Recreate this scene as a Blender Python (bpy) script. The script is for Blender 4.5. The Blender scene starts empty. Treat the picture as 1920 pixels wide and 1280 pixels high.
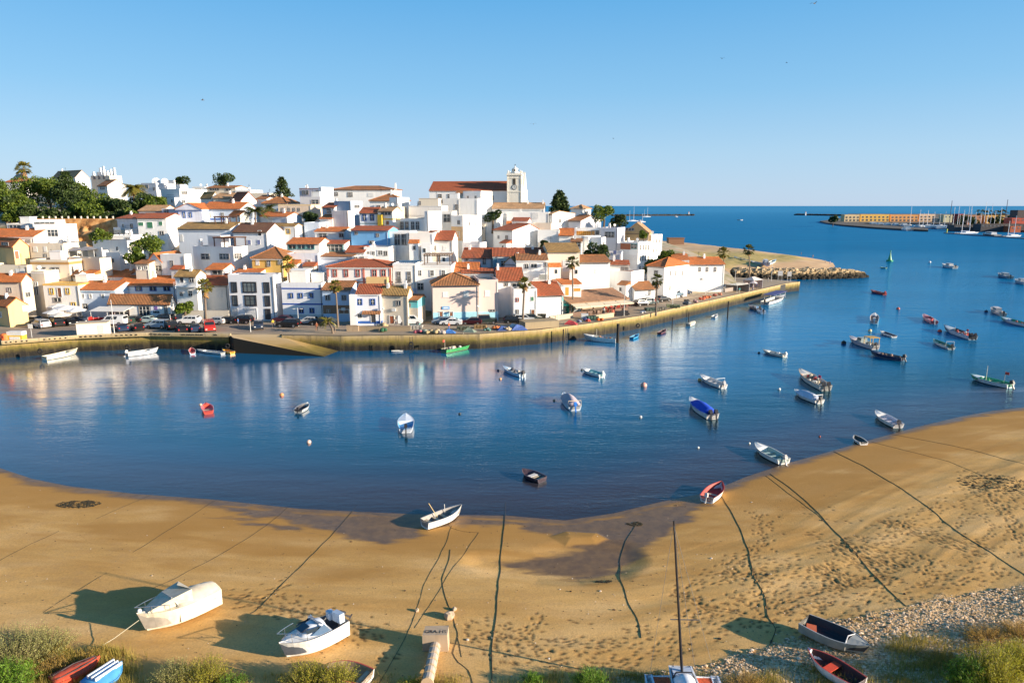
import bpy, math, random
import numpy as np
from mathutils import Vector, Matrix
R = math.radians
sc = bpy.context.scene
col = sc.collection
# ------------------------------------------------------------------ camera
CAM_H = 26.0; F = 1280.0; CX = 960.0; CY = 640.0
PITCH = math.atan(254/1280)
cd = bpy.data.cameras.new('camera'); cam = bpy.data.objects.new('camera', cd); col.objects.link(cam)
cd.lens = 24.0; cd.sensor_width = 36.0; cd.clip_start = 0.5; cd.clip_end = 200000
cam.location = (0, 0, CAM_H); cam.rotation_euler = (R(90)-PITCH, 0, 0); sc.camera = cam
# ------------------------------------------------------------------ sky, sun, exposure
SUN_EL = R(14.0); SUN_AZ = R(-18.0)          # azimuth from +X towards -Y
sdir = Vector((math.cos(SUN_EL)*math.cos(SUN_AZ), math.cos(SUN_EL)*math.sin(SUN_AZ), math.sin(SUN_EL)))
w = bpy.data.worlds.new('World'); sc.world = w; w.use_nodes = True
nt = w.node_tree; nt.nodes.clear()
sky = nt.nodes.new('ShaderNodeTexSky'); sky.sky_type = 'NISHITA'; sky.sun_disc = False
sky.sun_elevation = SUN_EL; sky.sun_rotation = math.pi/2 - SUN_AZ
sky.altitude = 0; sky.air_density = 1.0; sky.dust_density = 0.3; sky.ozone_density = 3.0
bg = nt.nodes.new('ShaderNodeBackground'); bg.inputs[1].default_value = 0.15
wo = nt.nodes.new('ShaderNodeOutputWorld')
# clear maritime sky: the Nishita sky with its low yellow band cooled towards the photograph's pale blue horizon
_tc = nt.nodes.new('ShaderNodeTexCoord'); _sx = nt.nodes.new('ShaderNodeSeparateXYZ'); nt.links.new(_tc.outputs['Generated'], _sx.inputs[0])
_rp = nt.nodes.new('ShaderNodeValToRGB'); _el = _rp.color_ramp.elements
for _i, (_p, _c) in enumerate([(0.0, (1.60, 2.08, 2.72)), (0.07, (1.30, 2.02, 2.75)), (0.15, (0.80, 1.74, 2.70)), (0.27, (0.38, 1.36, 2.55)), (0.5, (0.08, 0.60, 1.40)), (1.0, (0.04, 0.34, 0.85))]):
    _e = _el[_i] if _i < 2 else _el.new(_p)
    _e.position = _p; _e.color = (_c[0]/4, _c[1]/4, _c[2]/4, 1)
nt.links.new(_sx.outputs[2], _rp.inputs[0])
_sc = nt.nodes.new('ShaderNodeVectorMath'); _sc.operation = 'SCALE'; _sc.inputs[3].default_value = 4.0; nt.links.new(_rp.outputs[0], _sc.inputs[0])
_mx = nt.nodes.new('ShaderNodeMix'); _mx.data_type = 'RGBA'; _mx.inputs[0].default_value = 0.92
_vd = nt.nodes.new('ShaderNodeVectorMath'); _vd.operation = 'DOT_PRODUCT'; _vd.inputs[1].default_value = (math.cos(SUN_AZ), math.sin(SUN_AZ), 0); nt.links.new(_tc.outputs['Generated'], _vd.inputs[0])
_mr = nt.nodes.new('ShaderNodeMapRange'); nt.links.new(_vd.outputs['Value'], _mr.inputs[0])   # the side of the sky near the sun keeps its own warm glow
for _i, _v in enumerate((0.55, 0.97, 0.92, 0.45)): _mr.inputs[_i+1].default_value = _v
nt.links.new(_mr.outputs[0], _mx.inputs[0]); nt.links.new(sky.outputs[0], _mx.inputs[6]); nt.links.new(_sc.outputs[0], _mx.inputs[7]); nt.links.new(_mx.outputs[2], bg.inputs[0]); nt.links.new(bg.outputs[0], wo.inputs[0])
ld = bpy.data.lights.new('sun', 'SUN'); ld.energy = 5.0; ld.angle = R(0.5); ld.color = (1.0, 0.84, 0.65)
lo = bpy.data.objects.new('sun', ld); col.objects.link(lo)
lo.rotation_euler = (-sdir).to_track_quat('-Z', 'Y').to_euler(); lo.location = (200, -50, 80)
sc.view_settings.view_transform = 'Standard'; sc.view_settings.look = 'None'
sc.view_settings.exposure = 1.05; sc.view_settings.gamma = 1.0
sc.cycles.max_bounces = 6; sc.cycles.transparent_max_bounces = 12; sc.cycles.caustics_reflective = False
sc.cycles.caustics_refractive = False; sc.cycles.use_denoising = True
# ------------------------------------------------------------------ pixel (photo 1920x1280) to place
cp, sp = math.cos(PITCH), math.sin(PITCH)
def ray(px, py):
    dx = (px-CX)/F; dy = (CY-py)/F
    return (dx, cp+dy*sp, -sp+dy*cp)
def at(px, py, z=0.0):
    d = ray(px, py); t = (z-CAM_H)/d[2]
    return (d[0]*t, d[1]*t, z)
def onY(px, py, Y):
    d = ray(px, py); t = Y/d[1]
    return (d[0]*t, Y, CAM_H+d[2]*t)
# ------------------------------------------------------------------ tags
def tag(o, label=None, cat=None, group=None, kind=None):
    if label: o['label'] = label
    if cat: o['category'] = cat
    if group: o['group'] = group
    if kind: o['kind'] = kind
    return o
def empty(name, loc, rz=0.0):
    o = bpy.data.objects.new(name, None); col.objects.link(o); o.location = loc; o.rotation_euler = (0, 0, rz)
    o.empty_display_size = 0.3
    return o
def copy_tree(o, parent=None):
    c = o.copy(); col.objects.link(c)
    if parent: c.parent = parent
    for ch in list(o.children): copy_tree(ch, c)
    return c
# ------------------------------------------------------------------ materials
MATS = {}
def newmat(name):
    m = bpy.data.materials.new(name); m.use_nodes = True; n = m.node_tree.nodes; n.clear()
    out = n.new('ShaderNodeOutputMaterial'); p = n.new('ShaderNodeBsdfPrincipled')
    m.node_tree.links.new(p.outputs[0], out.inputs[0])
    return m, m.node_tree, p, out
def N(t, typ, **kw):
    n = t.nodes.new(typ)
    for k, v in kw.items():
        if k.startswith('i_'): n.inputs[int(k[2:])].default_value = v
        else: setattr(n, k, v)
    return n
def L(t, a, b): t.links.new(a, b)
def ramp(t, fac, stops, interp='LINEAR'):
    r = t.nodes.new('ShaderNodeValToRGB'); r.color_ramp.interpolation = interp
    e = r.color_ramp.elements
    while len(e) < len(stops): e.new(0.5)
    for i, (p, c) in enumerate(stops):
        e[i].position = p; e[i].color = (*c, 1) if len(c) == 3 else c
    if fac is not None: L(t, fac, r.inputs[0])
    return r
def mixc(t, fac, a, b, mode='MIX'):
    m = t.nodes.new('ShaderNodeMix'); m.data_type = 'RGBA'; m.blend_type = mode
    for s, v in ((m.inputs[0], fac), (m.inputs[6], a), (m.inputs[7], b)):
        if isinstance(v, (int, float)): s.default_value = v
        elif isinstance(v, tuple): s.default_value = (*v, 1)
        else: L(t, v, s)
    return m.outputs[2]
def math_(t, op, a, b=None, c=None, clamp=False):
    m = t.nodes.new('ShaderNodeMath'); m.operation = op; m.use_clamp = clamp
    for i, v in enumerate((a, b, c)):
        if v is None: continue
        if isinstance(v, (int, float)): m.inputs[i].default_value = v
        else: L(t, v, m.inputs[i])
    return m.outputs[0]
def noise(t, vec, scale, detail=3, rough=0.55):
    n = N(t, 'ShaderNodeTexNoise'); n.inputs['Scale'].default_value = scale
    n.inputs['Detail'].default_value = detail; n.inputs['Roughness'].default_value = rough
    if vec is not None: L(t, vec, n.inputs['Vector'])
    return n
def mapping(t, vec, scale=(1, 1, 1), rot=(0, 0, 0)):
    m = N(t, 'ShaderNodeMapping'); m.inputs['Scale'].default_value = scale; m.inputs['Rotation'].default_value = rot
    L(t, vec, m.inputs['Vector']); return m.outputs[0]
def paint(c, rough=0.6, var=0.12, scale=3.0, metallic=0.0, spec=0.5):
    """plain paint, cloth, plastic, metal with a little unevenness"""
    key = ('p', c, rough, var, scale, metallic)
    if key in MATS: return MATS[key]
    m, t, p, o = newmat('paint'); MATS[key] = m
    tc = N(t, 'ShaderNodeTexCoord'); nz = noise(t, tc.outputs['Object'], scale, 4)
    lo_ = tuple(x*(1-var) for x in c); hi = tuple(min(1, x*(1+var*0.6)) for x in c)
    r = ramp(t, nz.outputs[0], [(0.3, lo_), (0.7, hi)])
    L(t, r.outputs[0], p.inputs['Base Color']); p.inputs['Roughness'].default_value = rough
    p.inputs['Metallic'].default_value = metallic
    return m
def wallmat(c, dirt=0.12):
    """rendered and painted masonry: broad blotches, rain streaks, a soiled foot"""
    key = ('w', c, dirt)
    if key in MATS: return MATS[key]
    m, t, p, o = newmat('wall_render'); MATS[key] = m
    tc = N(t, 'ShaderNodeTexCoord'); oi = N(t, 'ShaderNodeObjectInfo')
    off = N(t, 'ShaderNodeVectorMath', operation='ADD'); L(t, tc.outputs['Object'], off.inputs[0]); L(t, oi.outputs['Location'], off.inputs[1])
    v = off.outputs[0]
    n1 = noise(t, v, 0.35, 5, 0.6); n2 = noise(t, mapping(t, v, (2.2, 2.2, 0.22)), 1.0, 4, 0.65)
    f1 = ramp(t, n1.outputs[0], [(0.35, (0, 0, 0)), (0.75, (1, 1, 1))]); f2 = ramp(t, n2.outputs[0], [(0.52, (0, 0, 0)), (0.8, (1, 1, 1))])
    c1 = mixc(t, math_(t, 'MULTIPLY', f1.outputs[0], 0.5), c, tuple(x*(1-dirt) for x in c))
    st = tuple(x*y for x, y in zip(c, (0.62, 0.6, 0.55)))
    c2 = mixc(t, math_(t, 'MULTIPLY', f2.outputs[0], dirt*2.6), c1, st)
    L(t, c2, p.inputs['Base Color']); p.inputs['Roughness'].default_value = 0.85
    b = N(t, 'ShaderNodeBump'); b.inputs['Strength'].default_value = 0.25; b.inputs['Distance'].default_value = 0.03
    L(t, noise(t, v, 3.0, 5).outputs[0], b.inputs['Height']); L(t, b.outputs[0], p.inputs['Normal'])
    return m
def roofmat(c, lichen=0.35, lc=(0.16, 0.10, 0.045), rib=0.32):
    """clay pan tiles: ribs that run down the slope, courses, mottling and lichen"""
    key = ('r', c, lichen, lc, rib)
    if key in MATS: return MATS[key]
    m, t, p, o = newmat('clay_tiles'); MATS[key] = m
    tc = N(t, 'ShaderNodeTexCoord'); v = tc.outputs['Object']
    sx = N(t, 'ShaderNodeSeparateXYZ'); L(t, v, sx.inputs[0])
    sn = N(t, 'ShaderNodeSeparateXYZ'); L(t, tc.outputs['Normal'], sn.inputs[0])
    gt = math_(t, 'GREATER_THAN', math_(t, 'ABSOLUTE', sn.outputs[0]), math_(t, 'ABSOLUTE', sn.outputs[1]))
    u = math_(t, 'ADD', math_(t, 'MULTIPLY', sx.outputs[1], gt), math_(t, 'MULTIPLY', sx.outputs[0], math_(t, 'SUBTRACT', 1.0, gt)))
    s = math_(t, 'SINE', math_(t, 'MULTIPLY', u, 6.283/rib)); s01 = math_(t, 'MULTIPLY_ADD', s, 0.5, 0.5)
    course = math_(t, 'FRACT', math_(t, 'MULTIPLY', sx.outputs[2], 4.5))
    oi = N(t, 'ShaderNodeObjectInfo')
    off = N(t, 'ShaderNodeVectorMath', operation='ADD'); L(t, v, off.inputs[0]); L(t, oi.outputs['Location'], off.inputs[1])
    n1 = noise(t, off.outputs[0], 1.7, 6, 0.7); n2 = noise(t, off.outputs[0], 0.55, 6, 0.65)
    vor = N(t, 'ShaderNodeTexVoronoi'); vor.inputs['Scale'].default_value = 2.6; L(t, off.outputs[0], vor.inputs['Vector'])
    sv = N(t, 'ShaderNodeSeparateColor'); L(t, vor.outputs['Color'], sv.inputs[0])
    c0 = mixc(t, sv.outputs[0], tuple(x*0.72 for x in c), tuple(min(1, x*1.2) for x in c))
    c1 = mixc(t, ramp(t, n1.outputs[0], [(0.4, (0, 0, 0)), (0.7, (1, 1, 1))]).outputs[0], c0, tuple(x*0.8 for x in c))
    lf = math_(t, 'MULTIPLY', ramp(t, n2.outputs[0], [(0.42, (0, 0, 0)), (0.62, (1, 1, 1))]).outputs[0], lichen)
    c2 = mixc(t, lf, c1, lc)
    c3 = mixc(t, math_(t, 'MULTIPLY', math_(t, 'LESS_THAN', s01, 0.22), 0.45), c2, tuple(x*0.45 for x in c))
    L(t, c3, p.inputs['Base Color']); p.inputs['Roughness'].default_value = 0.8
    b = N(t, 'ShaderNodeBump'); b.inputs['Strength'].default_value = 0.8; b.inputs['Distance'].default_value = 0.08
    L(t, math_(t, 'ADD', s01, math_(t, 'MULTIPLY', course, 0.3)), b.inputs['Height']); L(t, b.outputs[0], p.inputs['Normal'])
    return m
def glassmat(c=(0.02, 0.028, 0.035), rough=0.08):
    key = ('g', c, rough)
    if key in MATS: return MATS[key]
    m, t, p, o = newmat('window_glass'); MATS[key] = m
    oi = N(t, 'ShaderNodeObjectInfo'); r = ramp(t, oi.outputs['Random'], [(0.0, c), (1.0, tuple(x*2.5 for x in c))])
    L(t, r.outputs[0], p.inputs['Base Color']); p.inputs['Roughness'].default_value = rough
    return m
def leafmat(c1, c2, trans=0.25):
    key = ('l', c1, c2)
    if key in MATS: return MATS[key]
    m, t, p, o = newmat('foliage'); MATS[key] = m
    gm = N(t, 'ShaderNodeNewGeometry')
    r = ramp(t, gm.outputs['Random Per Island'], [(0.0, c1), (1.0, c2)])
    L(t, r.outputs[0], p.inputs['Base Color']); p.inputs['Roughness'].default_value = 0.6
    tr = N(t, 'ShaderNodeBsdfTranslucent'); L(t, r.outputs[0], tr.inputs[0])
    mx = N(t, 'ShaderNodeMixShader'); mx.inputs[0].default_value = trans
    L(t, p.outputs[0], mx.inputs[1]); L(t, tr.outputs[0], mx.inputs[2]); L(t, mx.outputs[0], o.inputs[0])
    return m
# ------------------------------------------------------------------ mesh builder
class MB:
    def __init__(s): s.v = []; s.f = []; s.m = []
    def add(s, vs, fs, mi=0):
        b = len(s.v); s.v += [tuple(p) for p in vs]; s.f += [tuple(b+i for i in f) for f in fs]; s.m += [mi]*len(fs); return s
    def box(s, x0, x1, y0, y1, z0, z1, mi=0):
        return s.add([(x0,y0,z0),(x1,y0,z0),(x1,y1,z0),(x0,y1,z0),(x0,y0,z1),(x1,y0,z1),(x1,y1,z1),(x0,y1,z1)],
                     [(0,3,2,1),(4,5,6,7),(0,1,5,4),(1,2,6,5),(2,3,7,6),(3,0,4,7)], mi)
    def obox(s, c, sx, sy, sz, rz=0, mi=0, rx=0, ry=0):
        M = Matrix.Translation(c) @ Matrix.Rotation(rz, 4, 'Z') @ Matrix.Rotation(ry, 4, 'Y') @ Matrix.Rotation(rx, 4, 'X')
        p = [M @ Vector((a*sx/2, b*sy/2, d*sz/2)) for a, b, d in ((-1,-1,-1),(1,-1,-1),(1,1,-1),(-1,1,-1),(-1,-1,1),(1,-1,1),(1,1,1),(-1,1,1))]
        return s.add(p, [(0,3,2,1),(4,5,6,7),(0,1,5,4),(1,2,6,5),(2,3,7,6),(3,0,4,7)], mi)
    def prism(s, pts, z0, z1, mi=0):
        n = len(pts); return s.add([(x,y,z0) for x, y in pts]+[(x,y,z1) for x, y in pts],
            [tuple(range(n-1,-1,-1)), tuple(range(n,2*n))]+[(i,(i+1)%n,n+(i+1)%n,n+i) for i in range(n)], mi)
    def tube(s, pts, rs, n=8, mi=0, cap=True):
        pts = [Vector(p) for p in pts]
        if isinstance(rs, (int, float)): rs = [rs]*len(pts)
        vs = []; fs = []
        for i, p in enumerate(pts):
            d = (pts[min(i+1, len(pts)-1)]-pts[max(i-1, 0)])
            d = d.normalized() if d.length > 1e-9 else Vector((0, 0, 1))
            a = d.cross(Vector((0, 0, 1)) if abs(d.z) < 0.95 else Vector((1, 0, 0))).normalized(); b = d.cross(a)
            for k in range(n):
                q = 2*math.pi*k/n; vs.append(p+(a*math.cos(q)+b*math.sin(q))*rs[i])
        for i in range(len(pts)-1):
            for k in range(n): fs.append((i*n+k, i*n+(k+1)%n, (i+1)*n+(k+1)%n, (i+1)*n+k))
        if cap: fs += [tuple(range(n)), tuple(range((len(pts)-1)*n, len(pts)*n))[::-1]]
        return s.add(vs, fs, mi)
    def ball(s, c, r, nu=10, nv=6, mi=0, sz=1.0, sy=1.0, jit=0, rnd=None):
        vs = [(c[0], c[1], c[2]-r*sz)]; fs = []
        for j in range(1, nv):
            th = math.pi*j/nv
            for k in range(nu):
                ph = 2*math.pi*k/nu; q = r*(1+(rnd.uniform(-jit, jit) if jit else 0))
                vs.append((c[0]+q*math.sin(th)*math.cos(ph), c[1]+q*sy*math.sin(th)*math.sin(ph), c[2]-q*sz*math.cos(th)))
        vs.append((c[0], c[1], c[2]+r*sz)); t = len(vs)-1
        for k in range(nu): fs.append((0, 1+(k+1)%nu, 1+k)); fs.append((t, 1+(nv-2)*nu+k, 1+(nv-2)*nu+(k+1)%nu))
        for j in range(nv-2):
            for k in range(nu): a = 1+j*nu; fs.append((a+k, a+(k+1)%nu, a+nu+(k+1)%nu, a+nu+k))
        return s.add(vs, fs, mi)
    def build(s, name, mats, parent=None, smooth=False, loc=None, rz=0.0):
        me = bpy.data.meshes.new(name); me.from_pydata(s.v, [], s.f)
        if not isinstance(mats, (list, tuple)): mats = [mats]
        for m in mats: me.materials.append(m)
        if len(mats) > 1: me.polygons.foreach_set('material_index', s.m)
        if smooth: me.polygons.foreach_set('use_smooth', [True]*len(me.polygons))
        me.update()
        o = bpy.data.objects.new(name, me); col.objects.link(o)
        if parent: o.parent = parent
        if loc is not None: o.location = loc; o.rotation_euler = (0, 0, rz)
        return o
def lerp(a, b, t): return a+(b-a)*t
def interp(x, xs, ys): return float(np.interp(x, xs, ys))
rng = random.Random(7)
# value noise for terrain
_rs = np.random.RandomState(5); _tab = _rs.rand(256, 256)
def vnoise(x, y):
    x = np.asarray(x, float); y = np.asarray(y, float)
    xi = np.floor(x).astype(int); yi = np.floor(y).astype(int); fx = x-xi; fy = y-yi
    fx = fx*fx*(3-2*fx); fy = fy*fy*(3-2*fy)
    a = _tab[xi % 256, yi % 256]; b = _tab[(xi+1) % 256, yi % 256]; c = _tab[xi % 256, (yi+1) % 256]; d = _tab[(xi+1) % 256, (yi+1) % 256]
    return (a*(1-fx)+b*fx)*(1-fy)+(c*(1-fx)+d*fx)*fy
def fbm(x, y, o=4):
    s = 0; a = 0.5
    for i in range(o): s = s+a*vnoise(x*2**i+17*i, y*2**i+31*i); a *= 0.5
    return s
def sstep(a, b, x): t = np.clip((x-a)/(b-a), 0, 1); return t*t*(3-2*t)
# ------------------------------------------------------------------ the beach: shoreline, height, wet patches
SHORE_PX = [(-500,745),(-250,805),(-120,842),(0,877),(60,897),(130,911),(250,925),(400,936),(560,953),(700,960),(800,964),(950,966),(1060,975),(1150,962),(1240,940),(1330,922),(1400,893),(1470,870),(1560,845),(1640,822),(1720,800),(1800,781),(1860,770),(1920,763),(2050,752),(2300,735)]
SHORE = np.array([at(x, y, 0)[:2] for x, y in SHORE_PX])
def seg_dist(P, poly, closed=False):
    X = P[..., 0]; Y = P[..., 1]; best = np.full(X.shape, 1e9)
    n = len(poly)
    for i in range(n if closed else n-1):
        a = poly[i]; b = poly[(i+1) % n]; ab = b-a; L2 = (ab**2).sum()+1e-12
        t = np.clip(((X-a[0])*ab[0]+(Y-a[1])*ab[1])/L2, 0, 1)
        best = np.minimum(best, (X-a[0]-t*ab[0])**2+(Y-a[1]-t*ab[1])**2)
    return np.sqrt(best)
def inside(P, poly):
    X = P[..., 0]; Y = P[..., 1]; r = np.zeros(X.shape, bool); n = len(poly); j = n-1
    for i in range(n):
        xi, yi = poly[i]; xj, yj = poly[j]
        c = ((yi > Y) != (yj > Y)) & (X < (xj-xi)*(Y-yi)/(yj-yi+1e-12)+xi); r ^= c; j = i
    return r
_shore_closed = np.vstack([SHORE, [[SHORE[-1][0], -300], [SHORE[0][0], -300]]])
def shore_d(P):
    d = seg_dist(P, SHORE); return np.where(inside(P, _shore_closed), d, -d)
def pxpoly(pts, z=0.3): return np.array([at(x, y, z)[:2] for x, y in pts])
POOL = pxpoly([(905,1052),(960,1048),(1010,1046),(1060,1030),(1120,1028),(1165,1032),(1175,1050),(1150,1070),(1080,1080),(1010,1078),(940,1066)], 0.2)
BAR = pxpoly([(1028,1003),(1060,992),(1120,996),(1145,1010),(1120,1020),(1060,1021)], 0.2)
WETS = [pxpoly(p, 0.2) for p in (
    [(270,922),(400,936),(560,953),(700,960),(800,964),(950,966),(1060,975),(1150,962),(1240,940),(1330,922),(1345,935),(1300,975),(1250,1010),(1200,1045),(1170,1072),(1080,1083),(960,1070),(900,1052),(1010,1040),(1080,1025),(1000,1000),(960,985),(800,990),(790,1012),(720,1027),(640,1010),(560,985),(430,960)],
    [(330,965),(470,968),(560,985),(640,1008),(560,1002),(430,975)])]
def beach_h(X, Y, fine=True):
    P = np.stack([np.asarray(X, float), np.asarray(Y, float)], -1); d = shore_d(P)
    z = np.where(d > 0, 0.034*d+0.0022*np.maximum(d-16, 0)**2, 0.07*d); z = np.maximum(z, -2.2)
    z = np.where(d > 50, z, z)
    z = np.minimum(z, 9+0*z)
    amp = sstep(2, 14, d)
    z = z + amp*(fbm(P[..., 0]*0.06+3, d*0.22+1, 4)-0.45)*0.30
    z = z + amp*0.09*(fbm(P[..., 0]*0.10+9, d*0.9+4, 4)-0.45)
    # tide channel with a standing pool and a dry bar
    if fine:
        ip = inside(P, POOL); dp = seg_dist(P, POOL, True); sd = np.where(ip, dp, -dp)
        z = np.where(sd > -2.0, z*(1-sstep(-2.0, 0.2, sd))+0.04*sstep(-2.0, 0.2, sd), z)
        ib = inside(P, BAR); db = seg_dist(P, BAR, True); z = z+np.where(ib, np.minimum(db, 1.0)*0.16, 0)
    return z
def gz(x, y): return float(beach_h(np.array([x]), np.array([y]))[0])
def atg(px, py, dz=0.0):
    z = 0.8
    for _ in range(8): p = at(px, py, z+dz); z = gz(p[0], p[1])
    p = at(px, py, z+dz); return (p[0], p[1], z)
# footprints: tracks and trampled patches drawn where the photo shows them
fr = random.Random(11); PRINTS = []
def track(pts, n, jit, two=True):
    P_ = [atg_fast(x, y) for x, y in pts]
    L_ = [0]
    for a, b in zip(P_, P_[1:]): L_.append(L_[-1]+math.dist(a, b))
    for i in range(n):
        s = L_[-1]*(i+fr.random()*0.6)/n
        k = max(j for j in range(len(L_)) if L_[j] <= s or j == 0); k = min(k, len(P_)-2)
        t = (s-L_[k])/(L_[k+1]-L_[k]+1e-9); a, b = P_[k], P_[k+1]
        ang = math.atan2(b[1]-a[1], b[0]-a[0])
        side = (0.16 if i % 2 else -0.16)+fr.gauss(0, jit)
        PRINTS.append((lerp(a[0], b[0], t)-math.sin(ang)*side, lerp(a[1], b[1], t)+math.cos(ang)*side, ang+fr.gauss(0, .25)))
def atg_fast(px, py):
    p = at(px, py, 0.9); return p[:2]
for pts, n, jit in [
    ([(1425,945),(1435,985),(1420,1020),(1385,1035),(1350,1065),(1290,1085),(1262,1110)], 130, .5),
    ([(1400,1040),(1410,1070),(1395,1105),(1400,1140),(1370,1170),(1290,1175)], 90, .9),
    ([(1360,1060),(1400,1075),(1440,1065)], 50, .5), ([(1510,995),(1570,1005),(1640,1030),(1700,1050)], 60, .9),
    ([(1560,1005),(1600,1025),(1650,1045),(1690,1060)], 190, 1.0), ([(1650,965),(1700,985),(1760,1000),(1850,1035)], 190, .8),
    ([(1700,965),(1740,950),(1800,930),(1850,925)], 60, .8), ([(1700,970),(1670,1000),(1620,1010)], 50, .6),
    ([(1850,900),(1880,930),(1915,950)], 130, 1.6), ([(1860,880),(1850,905),(1890,920)], 80, 1.4),
    ([(1800,985),(1810,960),(1840,955),(1865,980),(1850,1005),(1820,1008)], 36, .15),
    ([(1870,930),(1890,970),(1910,1010),(1905,1040)], 60, .4), ([(1880,945),(1900,985),(1918,1010)], 40, .4),
    ([(1530,1050),(1570,1080),(1590,1095)], 90, .7), ([(1440,1065),(1530,1055),(1600,1060),(1680,1075)], 100, 1.2),
    ([(1400,1130),(1450,1110),(1520,1090),(1600,1080),(1660,1065)], 120, .9), ([(1640,1020),(1720,1030),(1730,1070),(1790,1060)], 70, .6),
    ([(1275,1150),(1340,1130),(1370,1125),(1400,1130)], 60, .6), ([(1262,1100),(1310,1120),(1345,1135)], 40, .3),
    ([(890,1180),(940,1195),(1000,1200),(1080,1200),(1180,1200),(1225,1195),(1275,1180)], 170, 1.0),
    ([(870,1160),(930,1185),(960,1210),(985,1235)], 60, .8), ([(940,1175),(985,1185),(1010,1160),(1020,1140)], 26, .3),
    ([(430,1120),(480,1110),(520,1125),(560,1140),(620,1155),(650,1165),(690,1200)], 120, .7), ([(440,1115),(500,1100),(545,1085)], 26, .4),
    ([(520,1130),(580,1155),(640,1160),(720,1170)], 50, .5), ([(715,1220),(740,1235)], 8, .3), ([(1010,1215),(1100,1240),(1200,1245)], 60, .9),
    ([(1880,1060),(1840,1075),(1790,1085),(1720,1090)], 80, .7), ([(1480,1150),(1560,1130),(1650,1110),(1740,1095)], 110, 1.3),
    ([(1430,1170),(1500,1120),(1540,1140),(1600,1120)], 70, 1.2), ([(1500,940),(1560,960),(1640,985)], 12, 1.0)]:
    track(pts, n, jit)
# ------------------------------------------------------------------ sand mesh
def sand_material():
    m, t, p, o = newmat('sand'); gm = N(t, 'ShaderNodeNewGeometry'); v = gm.outputs['Position']
    aw = N(t, 'ShaderNodeAttribute', attribute_name='wet'); ag = N(t, 'ShaderNodeAttribute', attribute_name='gravel'); at_ = N(t, 'ShaderNodeAttribute', attribute_name='damp')
    n1 = noise(t, mapping(t, v, (0.12, 0.35, 0.3)), 1.0, 6, 0.6); n2 = noise(t, v, 9.0, 5, 0.7); n3 = noise(t, v, 1.1, 5, 0.65)
    dry = ramp(t, n1.outputs[0], [(0.3, (0.56, 0.315, 0.095)), (0.5, (0.69, 0.42, 0.15)), (0.72, (0.77, 0.51, 0.23))])
    c1 = mixc(t, ramp(t, n2.outputs[0], [(.42, (0,0,0)), (.75, (.75,.75,.75))]).outputs[0], dry.outputs[0], (0.38, 0.23, 0.095))
    c1 = mixc(t, math_(t, 'MULTIPLY', ramp(t, n3.outputs[0], [(0.5, (0, 0, 0)), (0.7, (1, 1, 1))]).outputs[0], 0.3), c1, (0.42, 0.27, 0.14))
    c1 = mixc(t, math_(t, 'MULTIPLY', at_.outputs['Fac'], 0.75), c1, (0.40, 0.205, 0.055))
    ap_ = N(t, 'ShaderNodeAttribute', attribute_name='print')
    c1 = mixc(t, math_(t, 'MULTIPLY', ap_.outputs['Fac'], 0.8), c1, (0.10, 0.055, 0.025))
    wet = mixc(t, ramp(t, n3.outputs[0], [(.38, (0,0,0)), (.62, (1,1,1))]).outputs[0], (0.145, 0.09, 0.05), (0.215, 0.13, 0.062))
    c2 = mixc(t, aw.outputs['Fac'], c1, wet)
    # shingle: pale and dark stones
    vo = N(t, 'ShaderNodeTexVoronoi'); vo.inputs['Scale'].default_value = 7.5; L(t, v, vo.inputs['Vector'])
    sc_ = N(t, 'ShaderNodeSeparateColor'); L(t, vo.outputs['Color'], sc_.inputs[0])
    st = ramp(t, sc_.outputs[0], [(0.0, (0.34, 0.21, 0.10)), (0.35, (0.52, 0.345, 0.18)), (0.7, (0.66, 0.47, 0.28)), (1.0, (0.82, 0.62, 0.42))])
    st2 = mixc(t, ramp(t, vo.outputs['Distance'], [(0.0, (0, 0, 0)), (0.14, (1, 1, 1))]).outputs[0], st.outputs[0], (0.16, 0.11, 0.06))
    c3 = mixc(t, ag.outputs['Fac'], c2, st.outputs[0])
    L(t, c3, p.inputs['Base Color'])
    rr = N(t, 'ShaderNodeMapRange'); L(t, aw.outputs['Fac'], rr.inputs[0]); rr.inputs[3].default_value = 0.95; rr.inputs[4].default_value = 0.38; L(t, math_(t, 'MULTIPLY_ADD', aw.outputs['Fac'], 0.16, 0.08), p.inputs['Specular IOR Level'])
    L(t, math_(t, 'ADD', rr.outputs[0], math_(t, 'MULTIPLY_ADD', n1.outputs[0], .5, -.3)), p.inputs['Roughness'])
    hgt = math_(t, 'ADD', math_(t, 'MULTIPLY', n2.outputs[0], 0.03), math_(t, 'MULTIPLY', math_(t, 'MULTIPLY', math_(t, 'SUBTRACT', 0.6, vo.outputs['Distance']), ag.outputs['Fac']), 0.09))
    hgt = math_(t, 'MULTIPLY', hgt, math_(t, 'SUBTRACT', 1.0, math_(t, 'MULTIPLY', aw.outputs['Fac'], 0.85)))
    b = N(t, 'ShaderNodeBump'); b.inputs['Strength'].default_value = 0.6; b.inputs['Distance'].default_value = 1.0
    L(t, hgt, b.inputs['Height']); L(t, b.outputs[0], p.inputs['Normal'])
    return m
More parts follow.
